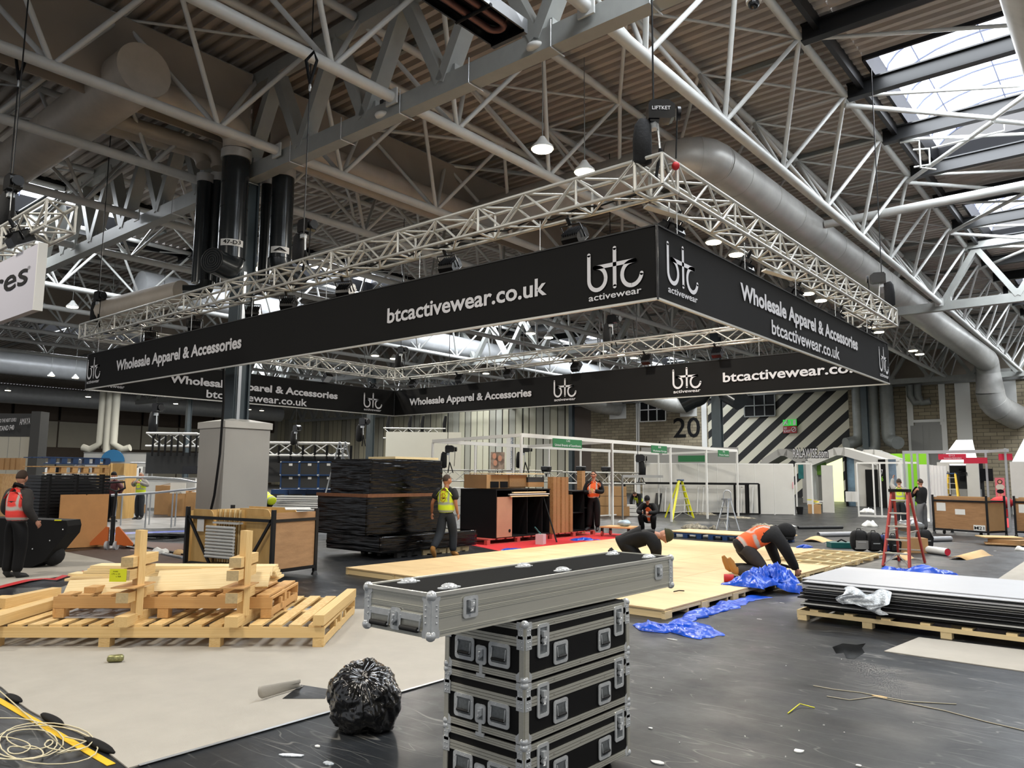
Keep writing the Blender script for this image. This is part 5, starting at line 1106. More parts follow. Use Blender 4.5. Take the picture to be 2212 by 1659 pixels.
# ---- right stillages
def cardstill(loc, rz, L, D, lab, code=None):
    t, P = stillage(0, loc, rz, L, D, 1.2, lab, None, None)
    bar('side_panel', P(-.02, .02, .6), P(-L+.02, .02, .6), .02, .85, M['walnutboard'], t); bar('upper_panel', P(-.02, .03, 1.09), P(-L+.02, .03, 1.09), .02, .16, M['walnutboard'], t)
    bar('end_panel', P(-.02, .04, .6), P(-.02, D-.04, .6), .02, .85, M['cardboard'], t)
    for k in range(4): bar('inner_board', P(-.1, .08+k*.1, 1.05), P(-L+.1, .08+k*.1, 1.05), .03, .3, M['cardboard'], t)
    bar('paper_note', P(-L+.12, .005, .86), P(-L+.42, .005, .86), .004, .26, M['paper'], t); bar('paper_note', P(-L*.58, .005, .72), P(-L*.58+.32, .005, .72), .004, .17, M['paper'], t)
    if code: bar('code_plate', P(-.42, -.032, .26), P(-.06, -.032, .26), .004, .17, M['paper'], t); lettering('code_text', code, P(-.39, -.036, .21), P(-.09, -.036, .21), .1, M['black'], t, .01, .004)
    for x in (-L+.25, -.3): MB().cyl(P(x, .1, .06), P(x+.04, .1, .06), .06, n=12).build('caster', M['rubber'], t, True)
    return t
cardstill((-3.95, 27.4, 0), R(-22), 1.72, .95, 'brown boarded stillage marked M21 at right', 'M21'); cardstill((-2.1, 27.9, 0), R(-22), 1.35, .9, 'second brown stillage cut by the right edge')
# ---- wrapped pallet
def film(name, x0, x1, y0, y1, z0, z1, m=None, seed=0, par=None, amp=.02):
    rg5 = random.Random(seed); ph = [rg5.uniform(0, 6) for _ in range(5)]; per = [(x0,y0),(x1,y0),(x1,y1),(x0,y1)]
    def f(u, v):
        s = u*4 % 4; i = int(s) % 4; q = V((*per[i], 0)).lerp(V((*per[(i+1) % 4], 0)), s-int(s)); c = V(((x0+x1)/2, (y0+y1)/2, 0)); n_ = (q-c).normalized(); z = z0+(z1-z0)*v
        d = amp*(1.1*noise.noise(V((q.x*.8, q.y*.8, z*9+seed)))+1.2*noise.noise(V((q.x*2.5, q.y*2.5, z*16+q.y*2)))+.8*(1-abs(noise.noise(V((q.x*1.6, q.y*1.6+seed, z*26-q.y*3)))*2))) - .025*(1 if v in (0, 1) else 0)
        return V((q.x, q.y, z))+n_*d
    mb = MB(); mb.grid(f, 120, max(20, int((z1-z0)*70))); mb.box(((x0+x1)/2, (y0+y1)/2, z1-.02), (x1-x0-.04, y1-y0-.04, .02)); mb.box(((x0+x1)/2, (y0+y1)/2, z0+.02), (x1-x0-.04, y1-y0-.04, .02)); return mb.build(name, m or M['wrap'], par, bool(par))
wp = empty('wrapped_load', (-13.2, 11.6, .12), 0, 'tall load wrapped in glossy black film with an orange strap', 'wrapped load')
film('lower_bundle', -14.0, -12.2, 10.45, 13.35, .13, .47, None, 1, wp, .008); film('middle_bundle', -14.1, -12.42, 10.25, 12.45, .47, 1.32, None, 2, wp, .007); film('upper_bundle', -13.75, -12.42, 10.32, 12.4, 1.3, 2.06, None, 3, wp, .009)
mb = MB(); s_ = .03
for a_, b_ in (((-14.1, 10.22), (-12.4, 10.22)), ((-12.39, 10.22), (-12.39, 12.45))): mb.beam((*a_, 1.30), (*b_, 1.30), .03, .07)
mb.build('orange_strap', mat('orange_strap', '6e4426', .6, var=.2, scale=20), wp, True)
blk('top_board', (-12.95, 11.7, 2.1), (.9, 1.3, .05), M['pine_light'], wp)
for k in range(3): 
    y = 11.0+k*.75; pb = pallet('pallet', (-12.3, y, 0), 0, 1.2, .7, .125, M['pine_light'] if k else M['darkgrey'], 'low pallet under the black wrapped load, %s from the near corner' % ('first', 'second', 'third')[k], None, slat=.1, gap=.1, foot=.08, nfoot=3)
film_o = None
# ---- black cabinets on red pallets
def redpallet(x0, x1, y0, y1, lab):
    t = empty('red_pallet', ((x0+x1)/2, (y0+y1)/2, 0), 0, lab, 'pallet')
    for x in (x0+.05, (x0+x1)/2, x1-.05):
        for y in (y0+.06, (y0+y1)/2, y1-.06): blk('foot_block', (x, y, .06), (.1, .12, .12), M['redwood'], t)
        blk('bottom_board', (x, (y0+y1)/2, .012), (.1, y1-y0, .02), M['redwood'], t)
    n = 7
    for k in range(n): blk('slat', ((x0+x1)/2, y0+(y1-y0)*(k+.5)/n, .135), (x1-x0, (y1-y0)/n*.75, .025), M['redwood'], t)
    return t
redpallet(-14.3, -12.85, 14.45, 16.95, 'red pallet under the long black cabinet beside the wrapped load'); redpallet(-14.1, -12.85, 17.15, 19.3, 'red pallet under the timber posts and the second black cabinet')
k1 = empty('black_cabinet', (-13.5, 15.8, .15), 0, 'long black shelving cabinet with a plywood door panel', 'cabinet')
blk('end_panel', (-13.5, 14.82, .77), (1.25, .03, 1.22), M['black'], k1); blk('top', (-13.5, 15.95, 1.37), (1.25, 2.3, .03), M['black'], k1); blk('bottom', (-13.5, 15.95, .17), (1.25, 2.3, .03), M['black'], k1); blk('back_panel', (-14.1, 15.95, .77), (.03, 2.3, 1.2), M['black'], k1)
for y in (15.45, 16.1, 16.75, 17.08): blk('divider', (-13.5, y, .77), (1.22, .025, 1.2), M['black'], k1)
blk('plywood_door', (-12.86, 15.12, .68), (.02, .6, 1.02), mat('door_ply', 'b08468', .6, var=.06, scale=3), k1); MB().cyl((-12.87, 15.32, .32), (-12.845, 15.32, .32), .045, n=12).build('cable_hole', M['black'], k1, True)
k2 = empty('black_cabinet', (-13.4, 18.6, .15), 0, 'second black shelving cabinet beside the man leaning with a phone', 'cabinet')
blk('top', (-13.4, 18.75, 1.3), (1.0, 1.15, .03), M['black'], k2); blk('bottom', (-13.4, 18.75, .17), (1.0, 1.15, .03), M['black'], k2); blk('back_panel', (-13.88, 18.75, .73), (.03, 1.15, 1.15), M['black'], k2)
for y in (18.18, 18.8, 19.32): blk('divider', (-13.4, y, .73), (.98, .03, 1.15), M['black'], k2)
blk('shelf', (-13.4, 18.48, .68), (.95, .6, .025), M['black'], k2); blk('shelf', (-13.4, 19.05, .8), (.95, .5, .025), M['black'], k2)
tp = empty('timber_posts', (-13.0, 17.5, .15), 0, 'bundle of upright brown timber posts beside the black cabinets', 'timber')
for k in range(4): blk('post', (-12.95-.02*(k % 2), 17.28+k*.2, .93), (.2, .15, 1.56), M['timber_red'], tp)
blk('post', (-12.95, 18.08, .68), (.2, .12, 1.05), M['timber_red'], tp)
o = MB().box((-13.5, 19.5, .95), (.18, .18, 1.9)).build('timber_post', M['timber_red']); tag(o, 'single upright brown timber post behind the second cabinet', 'timber')
c1 = empty('drawer_unit', (-13.5, 15.8, 1.39), 0, 'low cardboard and timber unit lying on the long black cabinet', 'unit')
blk('carcass', (-13.6, 15.6, 1.58), (.8, 1.6, .36), M['cardboard'], c1); blk('opening', (-13.19, 15.1, 1.5), (.02, .32, .16), M['black'], c1); blk('opening', (-13.19, 15.48, 1.5), (.02, .3, .16), M['black'], c1)
blk('timber_front', (-13.18, 16.05, 1.6), (.03, .75, .32), M['timber_red'], c1); blk('timber_front', (-13.3, 16.75, 1.5), (.4, .7, .14), M['timber_red'], c1); blk('black_box', (-13.3, 16.75, 1.63), (.4, .72, .14), M['darkgrey'], c1); blk('top_board', (-13.5, 16.0, 1.79), (.9, 2.1, .02), M['pine_light'], c1)
for i, (y0, y1, z, m_) in enumerate(((15.3, 16.9, 1.20, 'pine_light'), (15.25, 16.95, 1.25, 'whitewarm'), (15.4, 16.8, 1.30, 'pine_light'))):
    o = MB().box((-12.82, (y0+y1)/2, z), (.06, y1-y0, .03)).build('wood_lath', M[m_]); tag(o, '%s thin pale lath on the front edge of the long black cabinet' % ('lowest', 'middle', 'top')[i], 'lath')
flat('red_carpet', [at(1008, 1176)[:2], at(1100, 1195)[:2], at(1250, 1185)[:2], at(1420, 1166)[:2], (-12.2, 20.2), (-14.8, 19.9), (-14.8, 14.9)], .001, .006, M['redcarpet'], 'bright red carpet under and before the red pallets', 'carpet')
o = MB().beam(at(1183, 1165)+V((0,0,1.15))+_r*-.12, at(1203, 1172), .03, .03).build('black_pole', M['black']); tag(o, 'black pole leaning against the timber posts', 'pole')
p = at(1168, 1176); jc = empty('jerry_can', p, R(20), 'milky plastic canister standing on the red carpet', 'canister'); blk('can', p+V((0,0,.13)), (.2, .26, .26), M['bag_pink'], jc, rz=R(20)); MB().tube([p+V((0,0,.27)), p+V((-.03,-.08,.34)), p+V((-.08,-.15,.44))], .018, 6).build('spout', M['teal'], jc, True)
# dolly
p = at(1328, 1160); dl = empty('dolly', p, R(10), 'low wooden dolly with four casters near the squatting man', 'dolly'); Q = lambda x, y, z: lp(dl, x, y, z)
bar('platform', Q(-.45, .35, .27), Q(.5, .35, .27), .8, .04, M['pine_orange'], dl)
for x in (-.4, .42):
    for y in (.02, .65): MB().cyl(Q(x-.02, y, .085), Q(x+.02, y, .085), .08, n=14).build('caster', M['redwood'], dl, True); blk('fork', Q(x, y, .19), (.05, .08, .12), M['blacksteel'], dl)
o = MB().ball(Q(.15, .4, .38), (.2, .18, .1), 16, 8, fn=lambda v: v*(1+.08*math.sin(v.x*30)+.06*math.sin(v.y*40))).build('plastic_bundle', mat('pale_blue_film', '9fb4c2', .25, coat=.5)); tag(o, 'crumpled pale blue film bundle on the dolly', 'plastic film')
# ---- ladders
def step_ladder(name, feet, top, w_top, m, rail_w, steps, lab, cap=None, stepm=None, back=None, tray=False):
    """feet: front left, front right, rear left, rear right; top: centre"""
    t = empty(name, (V(feet[0])+V(feet[3]))/2, 0, lab, 'ladder'); fl_, fr_, bl_, brr = [V(f) for f in feet]; ax = (fr_-fl_).normalized(); dp_ = ((bl_+brr)/2-(fl_+fr_)/2).normalized(); top = V(top)
    tl, tr = top-ax*w_top/2-dp_*.06, top+ax*w_top/2-dp_*.06; bl2, br2 = top-ax*w_top/2+dp_*.06, top+ax*w_top/2+dp_*.06
    bar('front_rail', fl_, tl, rail_w, rail_w*.45, m, t, ax); bar('front_rail', fr_, tr, rail_w, rail_w*.45, m, t, ax)
    bar('rear_rail', bl_, bl2, rail_w*.7, rail_w*.4, back or m, t, ax); bar('rear_rail', brr, br2, rail_w*.7, rail_w*.4, back or m, t, ax)
    for k in range(1, steps+1):
        u = k/(steps+.75); bar('step', fl_.lerp(tl, u), fr_.lerp(tr, u), .085, .028, stepm or M['alu'], t)
    for k in (1, steps//2+1): u = k/(steps+.75); bar('rear_brace', bl_.lerp(bl2, u), brr.lerp(br2, u), .03, .025, stepm or M['alu'], t); 
    bar('spreader', fl_.lerp(tl, .45), bl_.lerp(bl2, .45), .02, .02, stepm or M['alu'], t); bar('spreader', fr_.lerp(tr, .45), brr.lerp(br2, .45), .02, .02, stepm or M['alu'], t)
    for s0, s1_ in ((fl_, tl), (fr_, tr)): bar('knee_brace', s0.lerp(s1_, .02), fl_.lerp(tl, 1/(steps+.75)).lerp(fr_.lerp(tr, 1/(steps+.75)), .5), .012, .02, stepm or M['alu'], t)
    bar('top_cap', tl-ax*.04, tr+ax*.04, .2, .06, cap or M['black'], t)
    return t
fa, fb, fc, fd = at(1908, 1223), at(1965, 1228), at(1942, 1212), at(1998, 1216); tc = (fa+fb+fc+fd)/4; 
step_ladder('step_ladder', [fa, fb, fc, fd], (tc.x, tc.y, 1.5), .3, M['ladder_red'], .085, 5, 'red fibreglass step ladder standing before the rucksacks')
fa, fb, fc, fd = at(1455, 1122), at(1440, 1120), at(1502, 1117), at(1490, 1112); fa = at(1437, 1121); fb = at(1455, 1123); fc = at(1488, 1113); fd = at(1500, 1118); tc = (fa+fb+fc+fd)/4
step_ladder('step_ladder', [at(1452, 1123), at(1498, 1119), at(1437, 1118), at(1488, 1113)], (tc.x, tc.y, 1.6), .22, M['yellow'], .085, 5, 'bright yellow step ladder with a blue top in the middle distance', M['bluecase'])
fa, fb, fc, fd = at(1548, 1144), at(1570, 1146), at(1576, 1138), at(1597, 1146); tc = (fa+fb+fc+fd)/4
al = step_ladder('step_ladder', [fa, fb, fc, fd], (tc.x, tc.y, 1.0), .2, M['silver'], .05, 2, 'small aluminium two step ladder with hooped top', M['silver'])
tl = V((tc.x, tc.y, 1.0)); MB().tube([tl-_r*.13, tl-_r*.12+V((0,0,.22)), tl-_r*.05+V((0,0,.3)), tl+_r*.05+V((0,0,.3)), tl+_r*.12+V((0,0,.22)), tl+_r*.13], .018, 6).build('hoop', M['silver'], al, True)
fa, fb, fc, fd = at(2042, 1108), at(2074, 1110), at(2050, 1102), at(2078, 1103); tc = (fa+fb+fc+fd)/4
step_ladder('step_ladder', [fa, fb, fc, fd], (tc.x, tc.y, 2.05), .45, mat('amber_glass', 'd8b030', .5), .11, 6, 'tall amber step ladder in front of the white booth at right', M['bluecase'])
d_ = 17.5; fa, fb = atd(704, 1072, 19), atd(742, 1072, 19.5)
tw = empty('tower_ladder', at(700, 1110), 0, 'tall silver platform ladder behind the wrapped load', 'ladder')
La = [atd(700, 1050, 21.5), atd(722, 1050, 21.5)]; Lt = [atd(733, 957, 21.5), atd(741, 957, 21.5)]
for a_, b_ in ((atd(694, 1100, 33), atd(733, 955, 32.7)), (atd(715, 1100, 33), atd(746, 955, 32.7)), (atd(735, 955, 32.9), atd(765, 1102, 34)), (atd(746, 955, 32.9), atd(782, 1102, 34))): rod('rail', a_, b_, .03, M['silver'], tw)
for k in range(5): u = k/5+.1; rod('rung', atd(694, 1100, 33).lerp(atd(733, 955, 32.7), u), atd(715, 1100, 33).lerp(atd(746, 955, 32.7), u), .018, M['silver'], tw); rod('rung', atd(735, 955, 32.9).lerp(atd(765, 1102, 34), u), atd(746, 955, 32.9).lerp(atd(782, 1102, 34), u), .018, M['silver'], tw)
# ---- rucksacks and things by the red ladder
def rucksack(px, py, m, lab, w=.32, h=.5, acc=None):
    p = at(px, py); t = empty('rucksack', p, R(39), lab, 'rucksack'); Mx = Matrix.Translation(p) @ Matrix.Rotation(R(39), 4, 'Z')
    MB().ball((0,0,0), (w/2, .13, h/2), 16, 12, fn=lambda v: V((math.copysign(abs(v.x/(w/2))**.6, v.x)*w/2, math.copysign(abs(v.y/.13)**.7, v.y)*.13, math.copysign(abs(v.z/(h/2))**.75, v.z)*h/2))).build('bag', m, t).location = (0, 0, h/2+.005)
    MB().box((0, -.13, h*.33), (w*.7, .07, h*.4)).build('front_pocket', acc or m, t); MB().tube([(-w*.36, -.13, h*.2), (-w*.4, -.15, h*.6), (-w*.2, -.06, h*.97)], .015, 6).build('strap', M['black'], t); MB().tube([(w*.36, -.13, h*.2), (w*.4, -.15, h*.6), (w*.2, -.06, h*.97)], .015, 6).build('strap', M['black'], t)
    MB().tube([(-.05, 0, h), (-.04, 0, h+.04), (.04, 0, h+.04), (.05, 0, h)], .01, 6).build('grab_loop', M['black'], t); MB().box((0, -.168, h*.45), (w*.45, .008, .02)).build('reflective_strip', M['silver'], t)
    return t
rucksack(1857, 1191, M['bagcloth'], 'black and grey rucksack with bottle, leftmost of the bags behind the red ladder', .42, .5, M['panelgrey']); rucksack(1888, 1192, M['bagcloth'], 'rounded black rucksack, second of the bags behind the red ladder', .36, .46)
rucksack(1912, 1192, M['denimblue'], 'blue bag just left of the red ladder', .26, .4); rucksack(1930, 1193, M['bagcloth'], 'dark bag seen through the red ladder', .3, .4); rucksack(1997, 1186, M['bagcloth'], 'black rucksack right of the red ladder', .38, .48)
p = at(1965, 1194); o = MB().box((0,0,.17), (.62, .4, .34)).build('cardboard_box', M['cardboard']); o.location = (p.x, p.y+.2, 0); o.rotation_euler = (0,0,R(30)); tag(o, 'cardboard box behind the red ladder under grey film', 'box')
o = MB().ball((0,0,0), (.3, .22, .14), 18, 10, fn=lambda v: v*(1+.1*math.sin(v.x*24)+.1*math.sin(v.y*31+v.z*20))).build('film_bundle', mat('grey_film', '6c6f70', .2, coat=.5)); o.location = (p.x, p.y+.2, .46); tag(o, 'crumpled dark grey film on the cardboard box', 'plastic film')
p = at(1818, 1183); t = empty('tool_case', p, R(35), 'flat dark teal tool case left of the rucksacks', 'tool case'); blk('case', p+V((0,0,.07)), (.62, .38, .13), M['teal'], t, rz=R(35)); MB().tube([p+V((-.1,0,.14)), p+V((0,0,.2)), p+V((.1,.08,.14))], .02, 6).build('cable', M['black'], t, True)
# tubes, rolls and boards on the floor at right
def ftube(name, a, b, r, m, lab, cat, cap=None):
    a, b = at(*a)+V((0,0,r)), at(*b)+V((0,0,r)); t = empty(name, (a+b)/2, 0, lab, cat); MB().tube([a, b], r, 16, caps=False).build('tube', m, t, True); d = (b-a).normalized()
    if cap: MB().cyl(b-d*.03, b-d*.01, r*.93, n=16).build('core', cap, t, True)
    return t
ftube('paper_roll', (1985, 1192), (2048, 1201), .085, M['white'], 'white roll with a red end lying right of the red ladder', 'roll', M['crimson'])
ftube('carpet_roll', (1768, 1160), (1850, 1158), .07, M['grey_sheet'], 'grey half unrolled tube beyond the platform', 'roll', M['darkgrey']); ftube('carpet_roll', (1724, 1143), (1820, 1142), .05, M['darkgrey'], 'long thin dark tube lying furthest on the floor', 'roll', M['black']); ftube('carpet_roll', (2010, 1170), (2054, 1169), .07, M['grey_sheet'], 'short grey tube right of the black rucksack', 'roll', M['darkgrey'])
def sheetwave(pts, lab, m, name='cardboard_sheet'):
    mb = MB(); A, B, C, D = [at(*q) for q in pts]; mb.grid(lambda u, v: A.lerp(B, u).lerp(D.lerp(C, u), v)+V((0,0,.02+.05*math.sin(u*PI*1.6)*(1 if name == 'cardboard_sheet' else 0)+.03*v)), 12, 3); o = mb.build(name, m); o.modifiers.new('s', 'SOLIDIFY').thickness = .008; tag(o, lab, 'cardboard'); return o
sheetwave(((2050, 1208), (2105, 1211), (2146, 1200), (2110, 1195)), 'wavy cardboard sheet on the floor right of the white roll', M['cardboard_light']); sheetwave(((1925, 1208), (1970, 1212), (1978, 1206), (1950, 1200)), 'cardboard sheet under the red ladder', M['cardboard_light'])
sheetwave(((1735, 1170), (1795, 1173), (1805, 1168), (1750, 1164)), 'pale cardboard strip between platform and tool case', M['cardboard_light'])
p = at(2170, 1178); cb = empty('flattened_boxes', p, R(-10), 'heap of flattened cardboard boxes at the right edge', 'cardboard')
for k, (dx, dy, sx, sy, z, rz) in enumerate(((0, 0, .9, .7, .04, .2), (.1, .1, .8, .6, .1, -.3), (-.15, .25, .95, .65, .2, .5))): blk('flattened_box', p+V((dx, dy, z)), (sx, sy, .03 if k != 1 else .12), M['cardboard_light'] if k == 2 else M['cardboard'], cb, rz=rz)
def heap(px, py, w, h, m, lab, seed, name='cloth_heap'):
    rg6 = random.Random(seed); p = at(px, py); ph = [rg6.uniform(0, 6) for _ in range(4)]
    o = MB().ball((0,0,0), (w/2, w/3, h), 22, 10, fn=lambda v: V((v.x*(1+.2*math.sin(v.y*20+ph[0])), v.y*(1+.25*math.sin(v.x*17+ph[1])), max(-.0, v.z*(1+.5*math.sin(v.x*26+ph[2])*math.cos(v.y*19+ph[3])))))).build(name, m); o.location = (p.x, p.y, .0); tag(o, lab, 'heap'); return o
M['cloth'] = mat('dust_cloth', 'b3ac98', .9, 0, 0, 14, .4, 20, col2='3a3835')
for i, (px, py, w, h, lab) in enumerate(((1500, 1142, .9, .14, 'crumpled pale cloth left of the small aluminium ladder'), (1650, 1141, .8, .13, 'crumpled pale cloth right of the small aluminium ladder'), (1540, 1143, .35, .1, 'small pale cloth beside the aluminium ladder'), (1520, 1112, 1.1, .1, 'flat litter heap under the yellow ladder'), (1600, 1119, 1.2, .05, 'strip of litter before the black frames'), (1880, 1138, .55, .2, 'white crumpled plastic bag beyond the rucksacks'), (1705, 1137, .5, .05, 'small white litter patch behind the hooded man'), (2210, 1190, .3, .1, 'white plastic scrap at the right edge'), (2005, 1125, 2.0, .08, 'pale litter spread by the white booth frame'), (1875, 1108, .7, .2, 'white plastic heap inside the booth frame'))):
    heap(px, py, w, h, M['cloth'] if i < 5 else M['white'], lab, i)
p = at(1675, 1135)
# ---- open shell scheme frame (white posts)
fr = empty('booth_frame', (-16.4, 26, 0), 0, 'open white metal booth frame with green name boards', 'booth frame'); ZF = 2.95; WM = M['white']
XA, XB = -14.5, -18.3
Ya = [17.8, 22.85, 27.1, 30.25, 33.4]; Yb = [17.8, 19.9, 22.0, 24.2, 26.4, 28.6, 30.8, 33.0]
for y in Ya: bar('post', (XA, y, 0), (XA, y, ZF), .07, .07, WM, fr, (1,0,0))
for y in Yb: bar('post', (XB, y, 0), (XB, y, ZF-.15), .06, .06, WM, fr, (1,0,0))
bar('top_beam', (XA, 17.8, ZF), (XA, 33.4, ZF), .06, .12, WM, fr); bar('top_beam', (XB, 17.8, ZF-.1), (XB, 33.0, ZF-.1), .06, .12, WM, fr); bar('base_rail', (XB, 22, .06), (XB, 31, .06), .05, .05, WM, fr)
for y in (17.8, 22.85, 33.4): bar('top_beam', (XA, y, ZF), (XB, y, ZF-.1), .06, .1, WM, fr)
for y0, y1, txt in ((19.3, 20.9, ('C42', 'United Brands of Scandinavia')), (25.5, 26.7, ('B8', 'Workwear Europe')), (31.3, 32.4, ('B6', 'Promo Textile'))):
    s_ = blk('name_board', (XA+.06, (y0+y1)/2, ZF-.17), (.02, y1-y0, .28), M['green'], fr)
    lettering('board_text', txt[0], (XA+.075, (y0+y1)/2-.1, ZF-.12), (XA+.075, (y0+y1)/2+.1, ZF-.12), .07, M['letter'], fr, .0, .01); lettering('board_text', txt[1], (XA+.075, y0+.08, ZF-.27), (XA+.075, y1-.08, ZF-.27), .08, M['letter'], fr, .0, .01)
blk('name_board', (-16.6, 33.2, ZF-.35), (1.5, .03, .3), M['green'], fr)
for x_ in (-16.4,): bar('low_frame', (XA-.3, 24, 1.75), (XA-.3, 27, 1.75), .05, .1, M['panelgrey'], fr); bar('low_frame', (XA-.3, 24, 0), (XA-.3, 24, 1.75), .05, .05, M['panelgrey'], fr, (1,0,0))
# ---- shell scheme walls behind
sw = empty('booth_wall', (-16, 34.5, 0), 0, 'long white shell panel wall behind the yellow ladder', 'booth wall')
A_, B_ = V((-19.1, 32.9, 0)), V((-13.05, 36.4, 0)); n = 8; ZW = 2.38
for k in range(n):
    a_, b_ = A_.lerp(B_, k/n), A_.lerp(B_, (k+1)/n); wallseg('wall_panel', a_, b_, .03, ZW, .04, M['whitewarm'], sw); bar('post', (*a_[:2], 0), (*a_[:2], ZW+.02), .06, .06, WM, sw, (1,0,0))
bar('post', (*B_[:2], 0), (*B_[:2], ZW+.02), .06, .06, WM, sw, (1,0,0)); bar('top_rail', (*A_[:2], ZW), (*B_[:2], ZW), .05, .06, WM, sw)
wallseg('back_panel', V((-21, 36, 0)), V((-16.5, 38.2, 0)), 2.3, 3.3, .05, M['panelgrey'], sw)
bf = empty('frame_stack', (-17, 33.6, 0), 0, 'long black metal frames leaning on the white panel wall', 'frames'); dn = (B_-A_).normalized(); nn = V((dn.y, -dn.x, 0))
def BF(s, o_, z): return A_+dn*s+nn*o_+V((0,0,z))
for o_, s0, s1_, zt_2 in ((.5, -1.6, 5.35, 1.45), (.62, -1.2, 4.9, 1.42)):
    bar('frame_bar', BF(s0, o_, zt_2), BF(s1_, o_, zt_2), .05, .07, M['black'], bf); bar('frame_bar', BF(s0, o_, .05), BF(s1_, o_, .05), .05, .07, M['black'], bf)
    for s in ((s0, s1_, s0+1.2, s1_-.5, s1_-1.1) if o_ < .6 else (s0+.3, s1_-.15)): bar('frame_upright', BF(s, o_, .05), BF(s, o_, zt_2), .06, .09, M['black'], bf, (1,0,0))
for k, s in enumerate((1.0, 1.9, 2.5, 2.75, 2.95, 4.3, 4.5, 4.7, 5.0)): rod('white_tube', BF(s, .45, .05), BF(s+.08, .42, 1.3), .035, WM, bf)
o = MB().beam(BF(.6, .3, .0), BF(.75, .15, .95), .35, .06, up=(0,0,1)).build('dark_sack', M['blackgloss']); tag(o, 'dark sack leaning behind the white tubes', 'sack')
pk = MB().box((0,0,0), (.02, .18, .3)).build('pink_note', mat('pink_paper', 'd89aa0', .7)); pk.location = V((*B_[:2], 1.25)); tag(pk, 'pink paper note on the end post of the white panel wall', 'paper')
# small white booth cell right of the wall
cl = empty('booth_wall', (-12.6, 38.5, 0), 0, 'small white booth cell right of the long panel wall', 'booth wall')
c0, c1_ = gy(1722, 38.5), gy(1756, 38.5); bar('top_beam', (*c0[:2], 2.45), (*c1_[:2], 2.45), .06, .08, WM, cl)
for q in (c0, c1_): bar('post', q, V((*q[:2], 2.45)), .06, .06, WM, cl, (1,0,0))
wallseg('wall_panel', c0+V((.6, 2, 0)), c1_+V((.4, 2, 0)), 0, 2.4, .04, M['whitewarm'], cl); wallseg('teal_strip', c0+V((.02,.3,0)), c0+V((.2,.5,0)), 1.7, 2.4, .03, M['teal'], cl)
p = at(1728, 1111); o = MB().cyl((0,0,0), (0,0,.36), .13, .17, 14).build('waste_bin', M['black']); o.location = p; tag(o, 'black waste bin beside the white panel wall', 'bin')
p = at(1760, 1109); cbx = empty('litter_box', p, R(20), 'open cardboard box overflowing with litter', 'box'); blk('box', p+V((0,0,.22)), (.6, .5, .44), M['cardboard'], cbx, rz=.3)
for k in range(7): blk('rubbish', p+V((random.uniform(-.25,.3), random.uniform(-.2,.2), .48+.03*k)), (.25, .18, .04), (M['yellow'], M['white'], M['cardboard_light'])[k % 3], cbx, rz=k)
# ---- house shaped stand arches
def arch(px0, pxa, px1, d, zb_, za, lab, yy, th=.45, dep=1.4, m=None):
    t = empty('house_arch', gy(pxa, yy), 0, lab, 'arch'); a_, b_, c_ = gy(px0, yy), gy(pxa, yy), gy(px1, yy)
    m = m or M['white']
    bar('roof_slope', V((a_.x, yy, zb_)), V((b_.x-.2, yy, za)), dep, th, m, t); bar('roof_slope', V((b_.x+.2, yy, za)), V((c_.x, yy, zb_)), dep, th, m, t); bar('ridge', V((b_.x-.35, yy, za)), V((b_.x+.35, yy, za)), dep, th, m, t)
    bar('leg', V((a_.x, yy, 0)), V((a_.x, yy, zb_+.1)), dep, th*.8, m, t, (1,0,0)); bar('leg', V((c_.x, yy, 0)), V((c_.x, yy, zb_+.1)), dep, th*.8, m, t, (1,0,0)); return t
def zat(px, py, Y): return aty(px, py, Y).z
arch(1662, 1705, 1752, 0, zat(1662, 1000, 56), zat(1705, 978, 56), 'leftmost pale house shaped arch before the striped wall', 56, .5, 2, M['panelgrey'])
arch(1762, 1828, 1915, 0, zat(1762, 1000, 52), zat(1828, 976, 52), 'largest white house shaped arch beside the blue panel', 52, .5, 2)
arch(1850, 1892, 1955, 0, zat(1850, 1000, 56), zat(1892, 980, 56), 'rear white house arch with green side', 56, .5, 2)
sg = empty('stand_sign', gy(1750, 53), 0, 'white outlined lettering sign mounted above the arches', 'sign'); a_ = aty(1713, 988, 51); b_ = aty(1790, 988, 51)
lettering('backing', 'RALAWISE.com', (a_.x, 51, a_.z), (b_.x, 51, b_.z), .62, M['black'], sg, .07, .0); lettering('lettering', 'RALAWISE.com', (a_.x+.03, 51, a_.z), (b_.x-.03, 51, b_.z), .6, M['letter'], sg, .012, .04)
gw = empty('green_wall', gy(1965, 54), 0, 'lime green stand wall behind the arches', 'stand wall')
def panel_y(par, name, px0, px1, Y, z0, z1, m, th=.1): a_, b_ = gy(px0, Y), gy(px1, Y); return blk(name, ((a_.x+b_.x)/2, Y, (z0+z1)/2), (abs(b_.x-a_.x), th, z1-z0), m, par)
panel_y(gw, 'green_panel', 1895, 2010, 56.5, 0, zat(1940, 980, 56.5), M['lime']); panel_y(gw, 'green_panel', 1768, 1788, 52, zat(1768, 1026, 52), zat(1768, 998, 52), mat('olive_green', '6a9a3a', .6)); panel_y(gw, 'grey_pier', 1768, 1790, 52.2, 0, zat(1768, 1026, 52), M['panelgrey'])
panel_y(gw, 'green_strip', 1786, 1791, 51.8, 0, 2.2, M['lime']); panel_y(gw, 'blue_picture', 1832, 1850, 51.5, 0, zat(1832, 978, 51.5), mat('blue_picture', '6f8ca0', .6, var=.5, scale=.7)); panel_y(gw, 'black_panel', 1829, 1833, 51.4, 0, zat(1832, 978, 51.5), M['black'])
